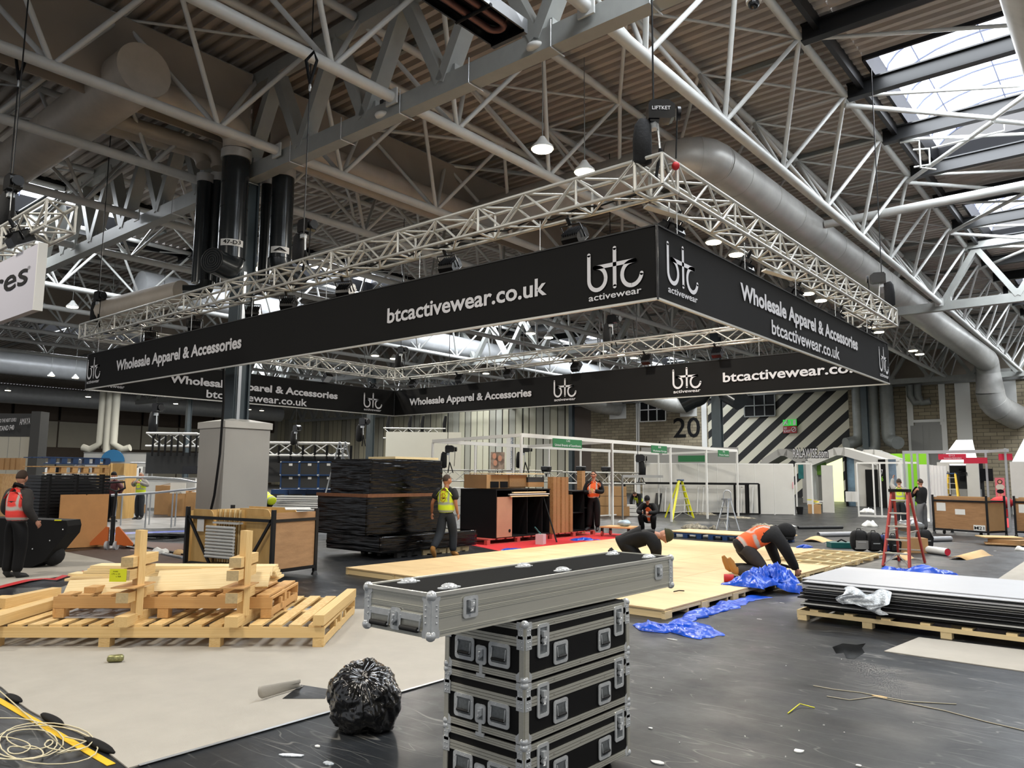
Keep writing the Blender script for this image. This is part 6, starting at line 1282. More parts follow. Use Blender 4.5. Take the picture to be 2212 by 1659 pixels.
panel_y(gw, 'bright_foyer', 1790, 1824, 60, 0, 3.4, emis('foyer_light', 'e6f0b0', 1.1), .1); panel_y(gw, 'black_panel', 1902, 1918, 50, 0, 2.9, M['black']); panel_y(gw, 'white_pier', 1918, 1924, 50, 0, 2.9, M['white']); panel_y(gw, 'city_picture', 1924, 1940, 50, 1.3, 2.9, mat('city_picture', '5f7080', .6, var=.7, scale=.9)); panel_y(gw, 'black_panel', 1924, 1940, 50, 0, 1.3, M['black'])
panel_y(gw, 'dark_opening', 1873, 1900, 51, 0, 2.3, M['black']); panel_y(gw, 'grey_house_front', 1850, 1905, 51.4, 0, 3.0, M['whitewarm'])
for px in (1836, 1848): o = MB().cyl((0,0,0), (0,0,.62), .22, n=14).build('printed_drum', M['white']); o.location = gy(px, 50.5, .3); tag(o, 'white box with a number beside the blue panel, %s' % ('left' if px == 1836 else 'right'), 'box')
lettering('number_text', '27', tuple(gy(1904.5, 49.9, 2.0)), tuple(gy(1912, 49.9, 2.0)), .3, M['letter'], gw, .01, .1); lettering('number_text', '86', tuple(gy(1904.5, 49.9, 1.6)), tuple(gy(1912, 49.9, 1.6)), .3, M['lime'], gw, .01, .1)
# white open frame in front right
f2 = empty('booth_frame', (-7.5, 37, 0), 0, 'low white open booth frame right of the litter box', 'booth frame'); 
for px in (1855, 1890, 1905, 1952): q = gy(px, 37.5); bar('post', q, q+V((0,0,2.45)), .06, .06, WM, f2, (1,0,0))
q0, q1 = gy(1855, 37.5), gy(1985, 37.5); bar('top_beam', q0+V((0,0,2.45)), q1+V((0,0,2.45)), .06, .08, WM, f2); bar('base_rail', q0+V((0,0,.05)), q1+V((0,0,.05)), .06, .08, WM, f2)
f3 = empty('booth_frame', (-5, 34, 0), 0, 'tall grey aluminium booth frame with crimson name boards', 'booth frame'); ZG = zat(1960, 977, 34)
for px in (1958, 1975, 1988, 2010, 2137, 2180): q = gy(px, 34 if px != 2180 else 31); bar('post', q, V((*q[:2], ZG)), .07, .07, M['silver'], f3, (1,0,0))
q0, q1 = gy(1956, 34), gy(2145, 34); bar('top_beam', V((*q0[:2], ZG)), V((*q1[:2], ZG)), .08, .12, M['silver'], f3); bar('top_beam', V((*q1[:2], ZG)), V((*gy(2185, 30)[:2], ZG-.1)), .08, .1, M['silver'], f3)
for a1, a2, Y_, py in ((2027, 2087, 33.8, 982), (2082, 2133, 33.4, 990)):
    a_, b_ = aty(a1, py+5, Y_), aty(a2, py+5, Y_); blk('name_board', ((a_.x+b_.x)/2, Y_, a_.z), (b_.x-a_.x, .03, .22), M['crimson'], f3)
    if a1 < 2080: lettering('board_text', 'D12', ((a_.x+b_.x)/2-.1, Y_-.02, a_.z+.02), ((a_.x+b_.x)/2+.1, Y_-.02, a_.z+.02), .06, M['letter'], f3, 0, .01); lettering('board_text', 'Innovation Embroidery', (a_.x+.2, Y_-.02, a_.z-.08), (b_.x-.15, Y_-.02, a_.z-.08), .07, M['letter'], f3, 0, .01)
blk('name_board', tuple(aty(2172, 987, 31)), (.4, .03, .22), M['crimson'], f3)
for k, (px0, px1, lab) in enumerate(((2030, 2120, 'white gabled stand cabin behind the amber ladder'), (2188, 2300, 'white gabled stand cabin cut by the right edge'))):
    Yc = 49-3*k; h_ = empty('stand_cabin', gy((px0+px1)/2, Yc), 0, lab, 'cabin'); a_, b_ = gy(px0, Yc), gy(px1, Yc); zw = zat(px0, 1006, Yc); zr = zat(px0, 985 if k == 0 else 970, Yc)
    blk('lintel', ((a_.x+b_.x)/2, Yc, (zw+2.6)/2+.1), (b_.x-a_.x, .15, zw-2.4), M['whitewarm'], h_); blk('side_wall', (a_.x+.3, Yc, 1.3), (.6, .15, 2.7), M['whitewarm'], h_); blk('side_wall', (b_.x-.3, Yc, 1.3), (.6, .15, 2.7), M['whitewarm'], h_); blk('counter', ((a_.x+b_.x)/2, Yc+.3, .6), (b_.x-a_.x, .4, 1.2), M['panelgrey'], h_)
    blk('dark_interior', ((a_.x+b_.x)/2, Yc+1.4, 1.4), (b_.x-a_.x, .1, 2.8), M['darkgrey'], h_)
    mb = MB(); mb.add([(a_.x, Yc, zw), (b_.x, Yc, zw), (b_.x-.6, Yc+2.5, zr+1), (a_.x+.6, Yc+2.5, zr+1)], [(0,1,2,3)], False); mb.build('roof', mat('roof_white%d' % k, 'e2e4ea', .5), h_, True)
    if k == 0: q = aty(2047, 1029, Yc-.1); q2 = aty(2090, 1027, Yc-.1); lettering('lettering', 'RALAWISE.com', (q.x, Yc-.1, q.z), (q2.x, Yc-.1, q2.z), .28, M['black'], h_, .03, .02)
    for j in range(5): blk('hung_garment', (a_.x+1+j*.35, Yc+1.2, 2.0), (.25, .1, .7), M['jacket'], h_)
sw3 = empty('booth_wall', (-6.5, 41, 0), 0, 'white slatted booth side wall beside the grey frame', 'booth wall')
for k in range(7): q = gy(1998+k*7, 36+k*.8); bar('slat_panel', q, q+V((0,0,2.35)), .09, .34, M['white'], sw3, (1,0,0))
ps = empty('poster_stand', gy(2165, 44), 0, 'tall pink poster of a standing person with long hair', 'poster'); Yp = 44; a_, b_ = aty(2153, 1095, Yp), aty(2174, 1095, Yp); z0_, z1_ = zat(2160, 1095, Yp), zat(2160, 1032, Yp)
blk('board', ((a_.x+b_.x)/2, Yp, (z0_+z1_)/2), (b_.x-a_.x, .05, z1_-z0_), mat('poster_pink', 'c8606a', .6), ps); xm = (a_.x+b_.x)/2; hgt = z1_-z0_
blk('base_block', (xm, Yp, z0_/2), (b_.x-a_.x, .3, z0_), M['whitewarm'], ps)
for nm, cx, cz, sx, sz_, m_ in (('printed_head', 0, .86, .1, .1, 'skin'), ('printed_hair', 0, .86, .16, .16, 'hair'), ('printed_shirt', 0, .68, .26, .2, 'cream'), ('printed_shorts', 0, .53, .22, .14, 'black'), ('printed_leg', -.05, .3, .07, .36, 'skin'), ('printed_leg', .05, .3, .07, .36, 'skin')):
    MB().prism([(xm+(cx+sx*.5*math.cos(a*PI/6))*hgt*1.0, z0_+(cz+sz_*.5*math.sin(a*PI/6)*1.05)*hgt) for a in range(12)], Yp-.03-(.01 if 'head' in nm else 0), Yp-.026, 'y').build(nm, M[m_], ps, True)
p = gy(2165, 43.5); o = MB().ball((0,0,0), (.5, .5, .3), 16, 8).build('tub_chair', M['red']); o.location = (p.x, p.y, .35); o.scale = (1,1,1); tag(o, 'low red rounded seat before the pink poster', 'seat'); bsr = MB().cyl((p.x, p.y, 0), (p.x, p.y, .35), .3, n=16).build('plinth_block', M['redcarpet']); tag(bsr, 'red pedestal under the rounded seat', 'plinth')
flat('red_floor', [at(2100, 1140)[:2], at(2180, 1140)[:2], at(2180, 1120)[:2], at(2115, 1120)[:2]], .001, .01, M['redcarpet'], 'red carpet strip behind the brown stillages', 'carpet')
# exit sign
p = aty(1706, 920, 69.2); es = empty('exit_sign', p, 0, 'green running figure sign above a red NO EXIT board on the striped wall', 'sign'); a_, b_ = aty(1692, 921, 69.2), aty(1721, 921, 69.2); w_ = b_.x-a_.x; zt4, zm4, zb4 = zat(1706, 906, 69.2), zat(1706, 920, 69.2), zat(1706, 936, 69.2)
xm = (a_.x+b_.x)/2; blk('green_board', (xm, 69.2, (zt4+zm4)/2), (w_, .1, zt4-zm4-.03), emis('exit_green', '2fae3c', .8), es); blk('red_board', (xm, 69.2, (zm4+zb4)/2), (w_, .1, zm4-zb4-.03), mat('exit_red', '9c1f22', .5), es)
hh4 = (zt4-zm4); blk('door_mark', (xm+w_*.36, 69.14, (zt4+zm4)/2), (w_*.2, .04, hh4*.75), M['white'], es); blk('arrow_shaft', (xm+w_*.08, 69.14, (zt4+zm4)/2), (w_*.06, .04, hh4*.6), M['white'], es)
MB().tube([(xm-w_*.42, 69.13, zm4+hh4*.15), (xm-w_*.3, 69.13, zm4+hh4*.45), (xm-w_*.22, 69.13, zm4+hh4*.7)], .07, 5).build('running_figure', M['white'], es, True); MB().ball((xm-w_*.2, 69.13, zm4+hh4*.8), .09, 8, 6).build('running_head', M['white'], es, True); MB().tube([(xm-w_*.42, 69.13, zm4+hh4*.6), (xm-w_*.1, 69.13, zm4+hh4*.55)], .05, 5).build('running_arm', M['white'], es, True); MB().tube([(xm-w_*.3, 69.13, zm4+hh4*.45), (xm-w_*.12, 69.13, zm4+hh4*.2)], .06, 5).build('running_leg', M['white'], es, True)
lettering('sign_text', 'NO', (xm-w_*.42, 69.13, zb4+(zm4-zb4)*.55), (xm-w_*.2, 69.13, zb4+(zm4-zb4)*.55), .22, M['letter'], es, .01, .03); lettering('sign_text', 'EXIT', (xm-w_*.42, 69.13, zb4+(zm4-zb4)*.13), (xm+w_*.08, 69.13, zb4+(zm4-zb4)*.13), .22, M['letter'], es, .01, .03)
cx_ = xm+w_*.29; cz_ = (zm4+zb4)/2; MB().tube([(cx_+.2*math.cos(a*PI/8), 69.13, cz_+.2*math.sin(a*PI/8)) for a in range(16)], .035, 5, closed=True).build('prohibition_ring', M['letter'], es, True); MB().tube([(cx_-.14, 69.13, cz_-.14), (cx_+.14, 69.13, cz_+.14)], .03, 5).build('prohibition_bar', M['letter'], es, True)
o = MB().tube([V((aty(1383, 950, 69).x, 69, 4.6)), V((aty(1420, 950, 69).x, 69, 4.4)), V((aty(1425, 930, 69).x, 69, 5.3))], .06, 5).build('wall_pipework', M['black']); tag(o, 'black pipework and boxes on the block wall left of the number', 'pipework')
# ---- middle: trusses on the floor, banners, boards
def floor_truss(pa, pb, z, s, lab, step=.5):
    return box_truss((pa[0], pa[1], z), (pb[0], pb[1], z), s, lab, None, step, .03, None, False, .016)
pa = atd(955, 1027, 30); pb = atd(1212, 1029, 31); floor_truss(pa, pb, (pa.z+pb.z)/2, .42, 'lowered horizontal truss behind the walking man')
pa = atd(1220, 1030, 29); pb = atd(1388, 1035, 30); floor_truss(pa, pb, (pa.z+pb.z)/2, .42, 'lowered horizontal truss behind the leaning man')
for px, py, d, lab in ((967, 985, 29.8, 'black hoist standing on the lowered truss above the walking man'), (1130, 985, 30, 'black hoist with hanging bag on the lowered truss, middle'), (1378, 1005, 29.8, 'black hoist at the right end of the lowered truss')):
    p = atd(px, py, d); hoist(p.x, p.y, p.z-.5, lab, s=1.05, rz=R(30), bagside=-1 if px < 1200 else 1)
for px, py in ((1180, 1012), (1255, 1012), (1310, 1013)): 
    p = atd(px, py, 29.6); put_light(p.x, p.y, p.z, 0, 'black stage light on the lowered truss, x=%d' % px, PI, 'stage lights on the lowered truss')
SL = [o for o in bpy.data.objects if o.get('label', '').startswith('black stage light on the lowered truss')]
for o, n_ in zip(SL, ('leftmost of three', 'middle of three', 'rightmost of three')): o['label'] = 'black stage light on the lowered truss, '+n_
pa = atd(830, 936, 46); pb = atd(963, 940, 46); box_truss(pa, V((pb.x, pb.y, pa.z)), .6, 'small suspended truss before the white wall strip', None, .8, .04, None, False, .022)
for k, px in enumerate((838, 885, 912, 960)): p = atd(px, 920, 46); o = MB().tube([p+V((0,0,-.4)), p+V((0,0,.1)), p+V((.1,0,.6))], [.1, .12, .08], 8).build('hoist_body', M['black']); tag(o, 'small black hoist on the suspended truss, %s from left' % ordn[k], 'hoist')
wbp = empty('white_backdrop', atd(915, 985, 44), 0, 'large white backdrop panel behind the wrapped load', 'backdrop'); a_, b_ = atd(832, 1010, 44), atd(995, 1010, 44); bar('panel', V((a_.x, a_.y, 1.5)), V((b_.x, b_.y, 1.5)), .1, 5.4, M['cream'], wbp)
hb = empty('tall_banner', atd(1103, 970, 40), 0, 'tall narrow white banner tower with vertical lettering', 'banner'); a_, b_ = atd(1094, 975, 40), atd(1106, 975, 40); zt5 = atd(1100, 938, 40).z; bar('panel', V((a_.x, a_.y, zt5/2)), V((b_.x, b_.y, zt5/2)), .3, zt5, M['white'], hb)
q0 = atd(1103.5, 1012, 39.7); q1 = atd(1103.5, 942, 39.7); lettering('lettering', 'HENBURYBRANDS.COM', tuple(q1), (q1.x, q1.y, q1.z-1.8), .14, M['bluecase'], hb, .01, .0, up=tuple(_r))
pst = empty('poster', atd(1075, 995, 38), 0, 'square poster with abstract brown portraits standing before the striped cladding', 'poster'); a_, b_ = atd(1060, 995, 38), atd(1090, 995, 38); bar('board', a_, V((b_.x, b_.y, a_.z)), .06, .85, mat('poster_brown', '8c7a6c', .6, var=.6, scale=3), pst)
rod('stand_pole', (a_.x*.5+b_.x*.5, a_.y*.5+b_.y*.5, 0), (a_.x*.5+b_.x*.5, a_.y*.5+b_.y*.5, a_.z), .03, M['black'], pst)
for px, py in ((1068, 985), (1080, 990), (1070, 1000)): p = atd(px, py, 37.9); MB().prism([(math.cos(a*PI/5)*.1, math.sin(a*PI/5)*.15) for a in range(10)], -.01, .01, 'y', M=Matrix.Translation(p) @ Matrix.Rotation(YAW, 4, 'Z')).build('printed_face', M['skin'], pst, True)
st5 = empty('sheet_pile', at(650, 1095), 0, 'pile of long white boards behind the stillage crate', 'boards'); c0 = at(662, 1112); rg = random.Random(4)
for k in range(9):
    m_ = M['white'] if k % 3 else M['steelwhite']; L_ = 3.2-.12*k; bar('board', c0+V((-L_*.55+rg.uniform(-.1,.1), -.6, .05+.09*k)), c0+V((L_*.5, .9, .05+.09*k)), .7-.03*k, .06, m_, st5)
for k in range(3): p = at(690, 1085); bar('board', p+V((-1.1, -.3, .95+.06*k)), p+V((1.2, .7, .95+.06*k)), .5, .04, M['white'] if k != 1 else M['pine_orange'], st5)
o = MB().ball((0,0,0), (.35, .25, .16), 14, 8, fn=lambda v: v*(1+.15*math.sin(v.x*30))).build('green_film', mat('mint_film', '7fd0a8', .3)); o.location = at(582, 1100)+V((0,0,.02)); tag(o, 'mint green plastic film on the floor beyond the column cover', 'plastic film')
# blue flight cases stack
def bluecase_stack(px0, n, rows, d, pyb, lab):
    k = 0
    for r_ in range(rows):
        for c in range(n):
            a_ = atd(px0+c*41, pyb-r_*29, d); k += 1
            t = empty('road_case', a_, R(20), '%s: %s row, %s from left' % (lab, ('lowest', 'middle', 'top')[r_], ordn[c]), 'road case', 'blue edged road cases'); w, h = .79, .56
            B = lambda x, y, z: a_+_r*x+V((-_r.y, _r.x, 0))*y+V((0,0,z))
            bar('body', B(0, .3, h/2), B(w, .3, h/2), .6, h-.03, M['darkgrey'], t)
            for z in (0, h): bar('edge', B(0, 0, z), B(w, 0, z), .05, .05, M['bluecase'], t)
            for x in (0, w): bar('edge', B(x, 0, 0), B(x, 0, h), .05, .05, M['bluecase'], t, (1,0,0))
            for x in (0, w):
                for z in (0, h): MB().ball(B(x, -.03, z), .035, 6, 4).build('corner', M['chrome'], t, True)
            bar('paper_label', B(.35, -.01, h*.8), B(.5, -.01, h*.8), .01, .1, M['paper'], t)
bluecase_stack(606, 3, 2, 33, 1055, 'dark road case with blue edges')
cs = empty('case_base', atd(640, 1080, 26.5), 0, 'blue metal cases with open shelves under the road cases', 'cases')
for k in range(4): a_ = atd(588+k*38, 1085, 34); bar('case_body', a_+V((0,0,.2)), a_+_r*.75+V((0,0,.2)), .5, .75, M['bluecase'], cs); bar('case_shelf', a_-V((-_r.y,_r.x,0))*.26+V((0,0,.2)), a_+_r*.6-V((-_r.y,_r.x,0))*.26+V((0,0,.2)), .02, .35, M['darkgrey'], cs)
dw = empty('dark_fascia', atd(650, 990, 34), 0, 'long dark grey stand fascia behind the road cases', 'stand wall'); a_, b_ = atd(560, 1000, 34), atd(745, 1000, 34); bar('panel', V((a_.x, a_.y, atd(650, 1010, 34).z)), V((b_.x, b_.y, atd(650, 1010, 34).z)), .2, 1.3, M['darkgrey'], dw)
a_, b_ = atd(560, 970, 33.5), atd(752, 974, 33.5); box_truss(a_, V((b_.x, b_.y, a_.z)), .55, 'white lighting truss above the dark fascia right of the column cover', None, .8, .05, M['white'], False, .028)
for k in range(7): p = atd(602+k*26, 985, 33.2); o = MB().tube([p+V((0,0,-.3)), p+V((0,0,.45))], .06, 6).build('hanging_strap', M['black']); tag(o, 'black hanging strap under the white truss, %s from left' % ordn[k], 'strap', 'straps under the white truss')
dw2 = empty('dark_fascia', atd(375, 1000, 36), 0, 'dark grey stand fascia left of the column cover', 'stand wall'); a_, b_ = atd(317, 1000, 36), atd(428, 1000, 36); bar('panel', V((a_.x, a_.y, a_.z)), V((b_.x, b_.y, a_.z)), .2, 1.0, M['darkgrey'], dw2); bar('dark_screen', atd(395, 1015, 35.8), atd(428, 1015, 35.8), .1, .35, M['blackgloss'], dw2)
a_, b_ = atd(322, 950, 36), atd(432, 948, 36); box_truss(a_, V((b_.x, b_.y, a_.z)), .6, 'white lighting truss above the dark fascia left of the column cover', None, .8, .05, M['white'], False, .028)
for k in range(8): p = atd(330+k*13.5, 962, 35.6); o = MB().tube([p+V((0,0,-.5)), p+V((0,0,.45))], .05, 6).build('hanging_strap', M['black']); tag(o, 'black strap hanging from the left white truss, %s from left' % ordn[k], 'strap', 'straps under the left white truss')
hoist(atd(335, 925, 36).x, atd(335, 925, 36).y, atd(335, 935, 36).z, 'black hoist above the left white truss', s=1.6); hoist(atd(638, 950, 33).x, atd(638, 950, 33).y, atd(638, 962, 33).z, 'black hoist above the white truss behind the road cases', s=1.0); hoist(atd(782, 940, 33).x, atd(782, 940, 33).y, atd(782, 955, 33).z, 'black hoist at the end of the white truss before the wall', s=1.2)
# ---- left: AMAYA stand wall
da = 21.5; am = empty('stand_wall', at(60, 1125), 0, 'cream stand wall with dark fascia lettering at the left edge', 'stand wall'); nrm = V((-_r.y, _r.x, 0))
A0, A1 = atd(-60, 1000, da), atd(68, 1000, da); zt6 = atd(60, 893, da).z; zm6 = atd(60, 943, da).z
bar('cream_panel', V((A0.x, A0.y, zm6/2)), V((A1.x, A1.y, zm6/2)), .1, zm6, M['cream'], am); bar('fascia', V((A0.x, A0.y, (zt6+zm6)/2)), V((A1.x, A1.y, (zt6+zm6)/2)), .14, zt6-zm6, M['darkgrey'], am)
A2, A3 = atd(69, 1000, da-.1), atd(89, 1000, da-.1); bar('dark_pier', V((A2.x, A2.y, zt6/2)), V((A3.x, A3.y, zt6/2)), .4, zt6+.1, mat('pier_grey', '3a3b3a', .6), am)
for k in range(3): q = A0.lerp(A1, .4+.2*k); bar('panel_joint', V((q.x, q.y, 0))-nrm*.051, V((q.x, q.y, zm6))-nrm*.051, .012, .004, M['panelgrey'], am, tuple(nrm))
q = da-.1
lettering('fascia_text', 'S TO THE NEXT LEVEL!', tuple(atd(-6, 913, q)), tuple(atd(35, 910, q)), .1, M['letter'], am, .01, .0); lettering('fascia_text', 'STAND F40', tuple(atd(-4, 931, q)), tuple(atd(30, 928, q)), .14, M['letter'], am, .015, .0); lettering('fascia_text', 'AMAYA', tuple(atd(42, 918, q)), tuple(atd(65, 916, q)), .19, M['letter'], am, 0, .0)
for k in range(4):
    p = atd(6+12*k, 1015, 19.5); o = MB().box((0,0,0), (.17, .16, .3)).build('open_carton', M['cardboard']); o.location = p; o.rotation_euler = (0,0,R(30)); tag(o, 'small open brown carton on the shelf behind the red vest man, %s from left' % ordn[k], 'box', 'cartons on the crate')
ck = empty('cardboard_crate', at(5, 1150), R(35), 'large brown crate at the left edge behind the red vest man', 'crate'); p = atd(2, 1070, 19.6); bar('body', p-_r*.5+V((0,0,-.25)), p+_r*.3+V((0,0,-.25)), .9, 1.6, M['pine_orange'], ck)
# black cart / case
bk = empty('black_case_trolley', at(80, 1232), 0, 'large black angular hood case standing behind the red vest man', 'case'); nrm2 = V((-_r.y, _r.x, 0))
Mx = Matrix.Translation(at(-5, 1228)) @ Matrix(((_r.x, nrm2.x, 0, 0), (_r.y, nrm2.y, 0, 0), (0, 0, 1, 0), (0,0,0,1)))
MB().prism([(-.2, .05), (.55, .0), (.8, .12), (1.18, .62), (1.20, .76), (1.17, .86), (-.3, .9)], 0, .45, 'y', M=Mx).build('shell', M['black'], bk, True)
for x, z in ((.45, .82), (.9, .5), (1.12, .7), (.6, .35), (.42, .62)): MB().ball(Mx @ V((x, -.005, z)), .014, 6, 4).build('rivet', M['chrome'], bk, True)
MB().ball(Mx @ V((.8, .3, .22)), (.2, .2, .2), 12, 8).build('hanging_cover', M['bagcloth'], bk, True); blk('yellow_label', Mx @ V((1.02, -.005, .865)), (.12, .02, .02), M['yellow'], bk, rz=YAW)
# orange board, pallet stack, pallet jack
ob = MB(); A_ = at(128, 1187); B_b = at(228, 1180); rr_ = (B_b-A_); rr_.z = 0; W_ = rr_.length; rr_.normalize()
Mo = Matrix(((rr_.x, -rr_.y, 0, A_.x), (rr_.y, rr_.x, 0, A_.y), (0, 0, 1, 0), (0,0,0,1)))
o = MB().prism([(0, .02), (W_, 0), (W_, 1.22), (W_*.52, 1.22), (W_*.5, 1.19), (W_*.48, 1.22), (-.05, 1.22), (-.05, .5)], 0, .03, 'y', M=Mo).build('orange_board', M['orangewood']); tag(o, 'large orange brown board standing on edge at left', 'board')
stk = empty('tray_stack', at(150, 1178), 0, 'tall stack of black slatted trays behind the orange board', 'tray stack'); c0 = A_+V((-rr_.y, rr_.x, 0))*.9+rr_*(W_*.42)
for k in range(22): z = .05+k*.075; bar('tray', c0-rr_*.78+V((0,0,z)), c0+rr_*.78+V((0,0,z)), 1.1, .062, M['blacksteel'], stk)
for s in (-.6, 0, .6): bar('tray_block', c0+rr_*s-V((-rr_.y, rr_.x, 0))*.52+V((0,0,.05)), c0+rr_*s-V((-rr_.y, rr_.x, 0))*.52+V((0,0,1.68)), .1, .06, M['black'], stk, (1,0,0))
for k, (z, m_, lab) in enumerate(((1.78, M['pine_orange'], 'brown wooden pallet on top of the black tray stack'), (1.99, M['bluecase'], 'blue pallet topmost on the black tray stack'))):
    t = empty('pallet', c0+V((0,0,z)), 0, lab, 'pallet')
    for j in range(6): s = -.62+j*.25; bar('block', c0+rr_*s-V((-rr_.y, rr_.x, 0))*.5+V((0,0,z)), c0+rr_*(s+.12)-V((-rr_.y, rr_.x, 0))*.5+V((0,0,z)), .12, .12, m_, t)
    for j in range(5): bar('deck_board', c0-rr_*.72+V((-rr_.y, rr_.x, 0))*(-.5+.25*j)+V((0,0,z+.075)), c0+rr_*.72+V((-rr_.y, rr_.x, 0))*(-.5+.25*j)+V((0,0,z+.075)), .15, .022, m_, t)
    bar('bottom_board', c0-rr_*.72-V((-rr_.y, rr_.x, 0))*.5+V((0,0,z-.072)), c0+rr_*.72-V((-rr_.y, rr_.x, 0))*.5+V((0,0,z-.072)), .1, .02, m_, t)
pj = empty('pallet_truck', at(238, 1188), 0, 'orange hand pallet truck with black handle leaning near the board', 'pallet truck'); p = at(240, 1188)
for s in (-.1, .1): MB().cyl(p+_r*s-_r*.025+V((0,0,.1)), p+_r*s+_r*.025+V((0,0,.1)), .1, n=18).build('wheel', M['grey_sheet'], pj, True)
rod('mast', p+V((0,0,.1)), p+V((0,0,.75)), .05, M['blacksteel'], pj); rod('handle_bar', p+V((0,0,.7)), p+_r*.03+V((0,0,1.32)), .03, M['blacksteel'], pj)
MB().tube([p+_r*.03+V((0,0,1.3)), p-_r*.14+V((0,0,1.36)), p-_r*.13+V((0,0,1.5)), p+_r*.2+V((0,0,1.52)), p+_r*.22+V((0,0,1.38)), p+_r*.03+V((0,0,1.3))], .022, 8).build('grip_loop', M['blacksteel'], pj, True)
for s in (-1, 1):
    mb = MB(); mb.prism([(s*.08, .12), (s*.08, .5), (s*.14, .52), (s*.48, .16), (s*.48, .1)], -.02, .02, 'y', M=Matrix.Translation(p) @ Matrix(((_r.x, nrm2.x, 0, 0), (_r.y, nrm2.y, 0, 0), (0,0,1,0), (0,0,0,1)))); mb.build('side_plate', M['orange'], pj, True)
bar('fork', p-_r*.1+nrm2*.2+V((0,0,.1)), p-_r*.75+nrm2*.7+V((0,0,.1)), .16, .05, M['orange'], pj); bar('fork', p+_r*.25+nrm2*.2+V((0,0,.1)), p-_r*.3+nrm2*1.0+V((0,0,.1)), .16, .05, M['orange'], pj)
# coil of cable, rags, dark lath bundle
rg = random.Random(8); pts = []
for i in range(120): a_ = i*.35; c = at(368, 1165); r = .35+.14*math.sin(i*.31); pts.append(c+_r*(math.cos(a_)*r*1.7)+V((-_r.y,_r.x,0))*(math.sin(a_)*r*.8)+V((0,0,.03+.09*abs(math.sin(i*.13)))))
o = MB().tube(pts, .016, 5).build('cable_coil', M['black']); tag(o, 'loose coil of black cable on the floor left of the stillage', 'cable')
for k, (a_, b_, m_) in enumerate((((270, 1176), (400, 1200), 'black'), ((255, 1180), (395, 1206), 'silver'), ((275, 1184), (370, 1200), 'darkgrey'))): o = MB().beam(at(*a_)+V((0,0,.02)), at(*b_)+V((0,0,.02)), .08, .03).build('floor_profile', M[m_]); tag(o, ('black', 'silver', 'dark grey')[k]+' long profile lying on the floor by the cable coil', 'profile')
heap(345, 1196, .5, .1, M['white'], 'crumpled white rag beside the long profiles', 30); heap(385, 1198, .35, .1, M['cardboard_light'], 'crumpled beige rag left of the stillage', 31)
flat('wood_floor_sheet', [at(280, 1190)[:2], at(400, 1205)[:2], at(402, 1175)[:2], at(300, 1170)[:2]], .001, .008, mat('brown_sheet', '77584a', .7, var=.1, scale=2), 'brown board flat on the floor left of the stillage', 'board')
flat('brown_carpet', [at(125, 1195)[:2], at(270, 1222)[:2], at(420, 1215)[:2], at(270, 1182)[:2]], .001, .006, mat('brown_carpet', '5a4a42', .95, var=.1, scale=6), 'brown carpet area around the pallet truck', 'carpet')
# far left clutter
tc_ = empty('timber_crate', atd(250, 1060, 29), 0, 'tall pine crate with a small printed label, far left', 'crate'); a_, b_ = atd(223, 1060, 29), atd(280, 1060, 29); zt7 = atd(250, 1001, 29).z
bar('body', V((a_.x, a_.y, zt7/2)), V((b_.x, b_.y, zt7/2)), .9, zt7, M['birch'], tc_); 
for q in (0, .42, .5, 1): c = a_.lerp(b_, q); bar('batten', V((c.x, c.y, 0))-nrm2*.47, V((c.x, c.y, zt7))-nrm2*.47, .07, .03, M['pine'], tc_, (1,0,0))
bar('paper_label', atd(254, 1032, 28.4), atd(270, 1032, 28.4), .01, .18, M['paper'], tc_); lettering('label_text', 'TBB', tuple(atd(257, 1034, 28.3)), tuple(atd(267, 1034, 28.3)), .07, M['bluecase'], tc_, .01, 0)
def carton(px, py, d, w, dd, h, lab, m='cardboard', name='cardboard_box', z=None):
    p = atd(px, py, d); t = empty(name, (p.x, p.y, max(0, p.z)), R(30), lab, 'box'); z0 = max(0.0, p.z) if z is None else z
    blk('carton', (p.x, p.y, z0+h/2), (w, dd, h), M[m], t, rz=R(30)); bar('flap', V((p.x, p.y, z0+h))-_r*w*.4, V((p.x, p.y, z0+h+.1))+_r*w*.3, .2, .01, M['cardboard_light'], t); return t
carton(360, 1101, 32, .75, .6, 1.2, 'tall brown carton left of the column cover', z=0); carton(388, 1101, 31, .7, .5, 1.0, 'brown carton with a white printed label', z=0); carton(413, 1101, 31, .7, .6, .95, 'brown carton with torn open flaps beside the column cover', z=0); carton(300, 1101, 33, .5, .4, .35, 'small brown carton behind the railing', z=0)
q = atd(384, 1066, 30.5); o = MB().box((0,0,0), (.62, .03, .42)).build('printed_label', M['paper']); o.location = q; o.rotation_euler = (0,0,YAW); tag(o, 'white printed sheet fixed on the middle carton', 'label')
lettering('text', 'TOKO JPN', tuple(atd(376, 1068, 30.4)), tuple(atd(392, 1068, 30.4)), .1, M['black'], o, 0, .0)
# railing
rl = empty('hand_railing', at(300, 1110), 0, 'curved silver hand railing around the man in the yellow vest', 'railing')
pt = [atd(235, 1034, 25.5), atd(275, 1031, 25.8), atd(330, 1031, 26), atd(390, 1035, 26.3), atd(425, 1042, 26.5)]; MB().tube(pt, .035, 8).build('top_rail', M['silver'], rl, True)
pt = [atd(240, 1070, 23.5), atd(280, 1068, 23.7), atd(340, 1064, 24), atd(425, 1055, 24.5)]; MB().tube(pt, .035, 8).build('mid_rail', M['silver'], rl, True)
for px, d in ((252, 24), (265, 25), (318, 24), (326, 25.5), (374, 24.3), (382, 25)): p = atd(px, 1066, d); rod('post', (p.x, p.y, 0), p, .025, M['silver'], rl)
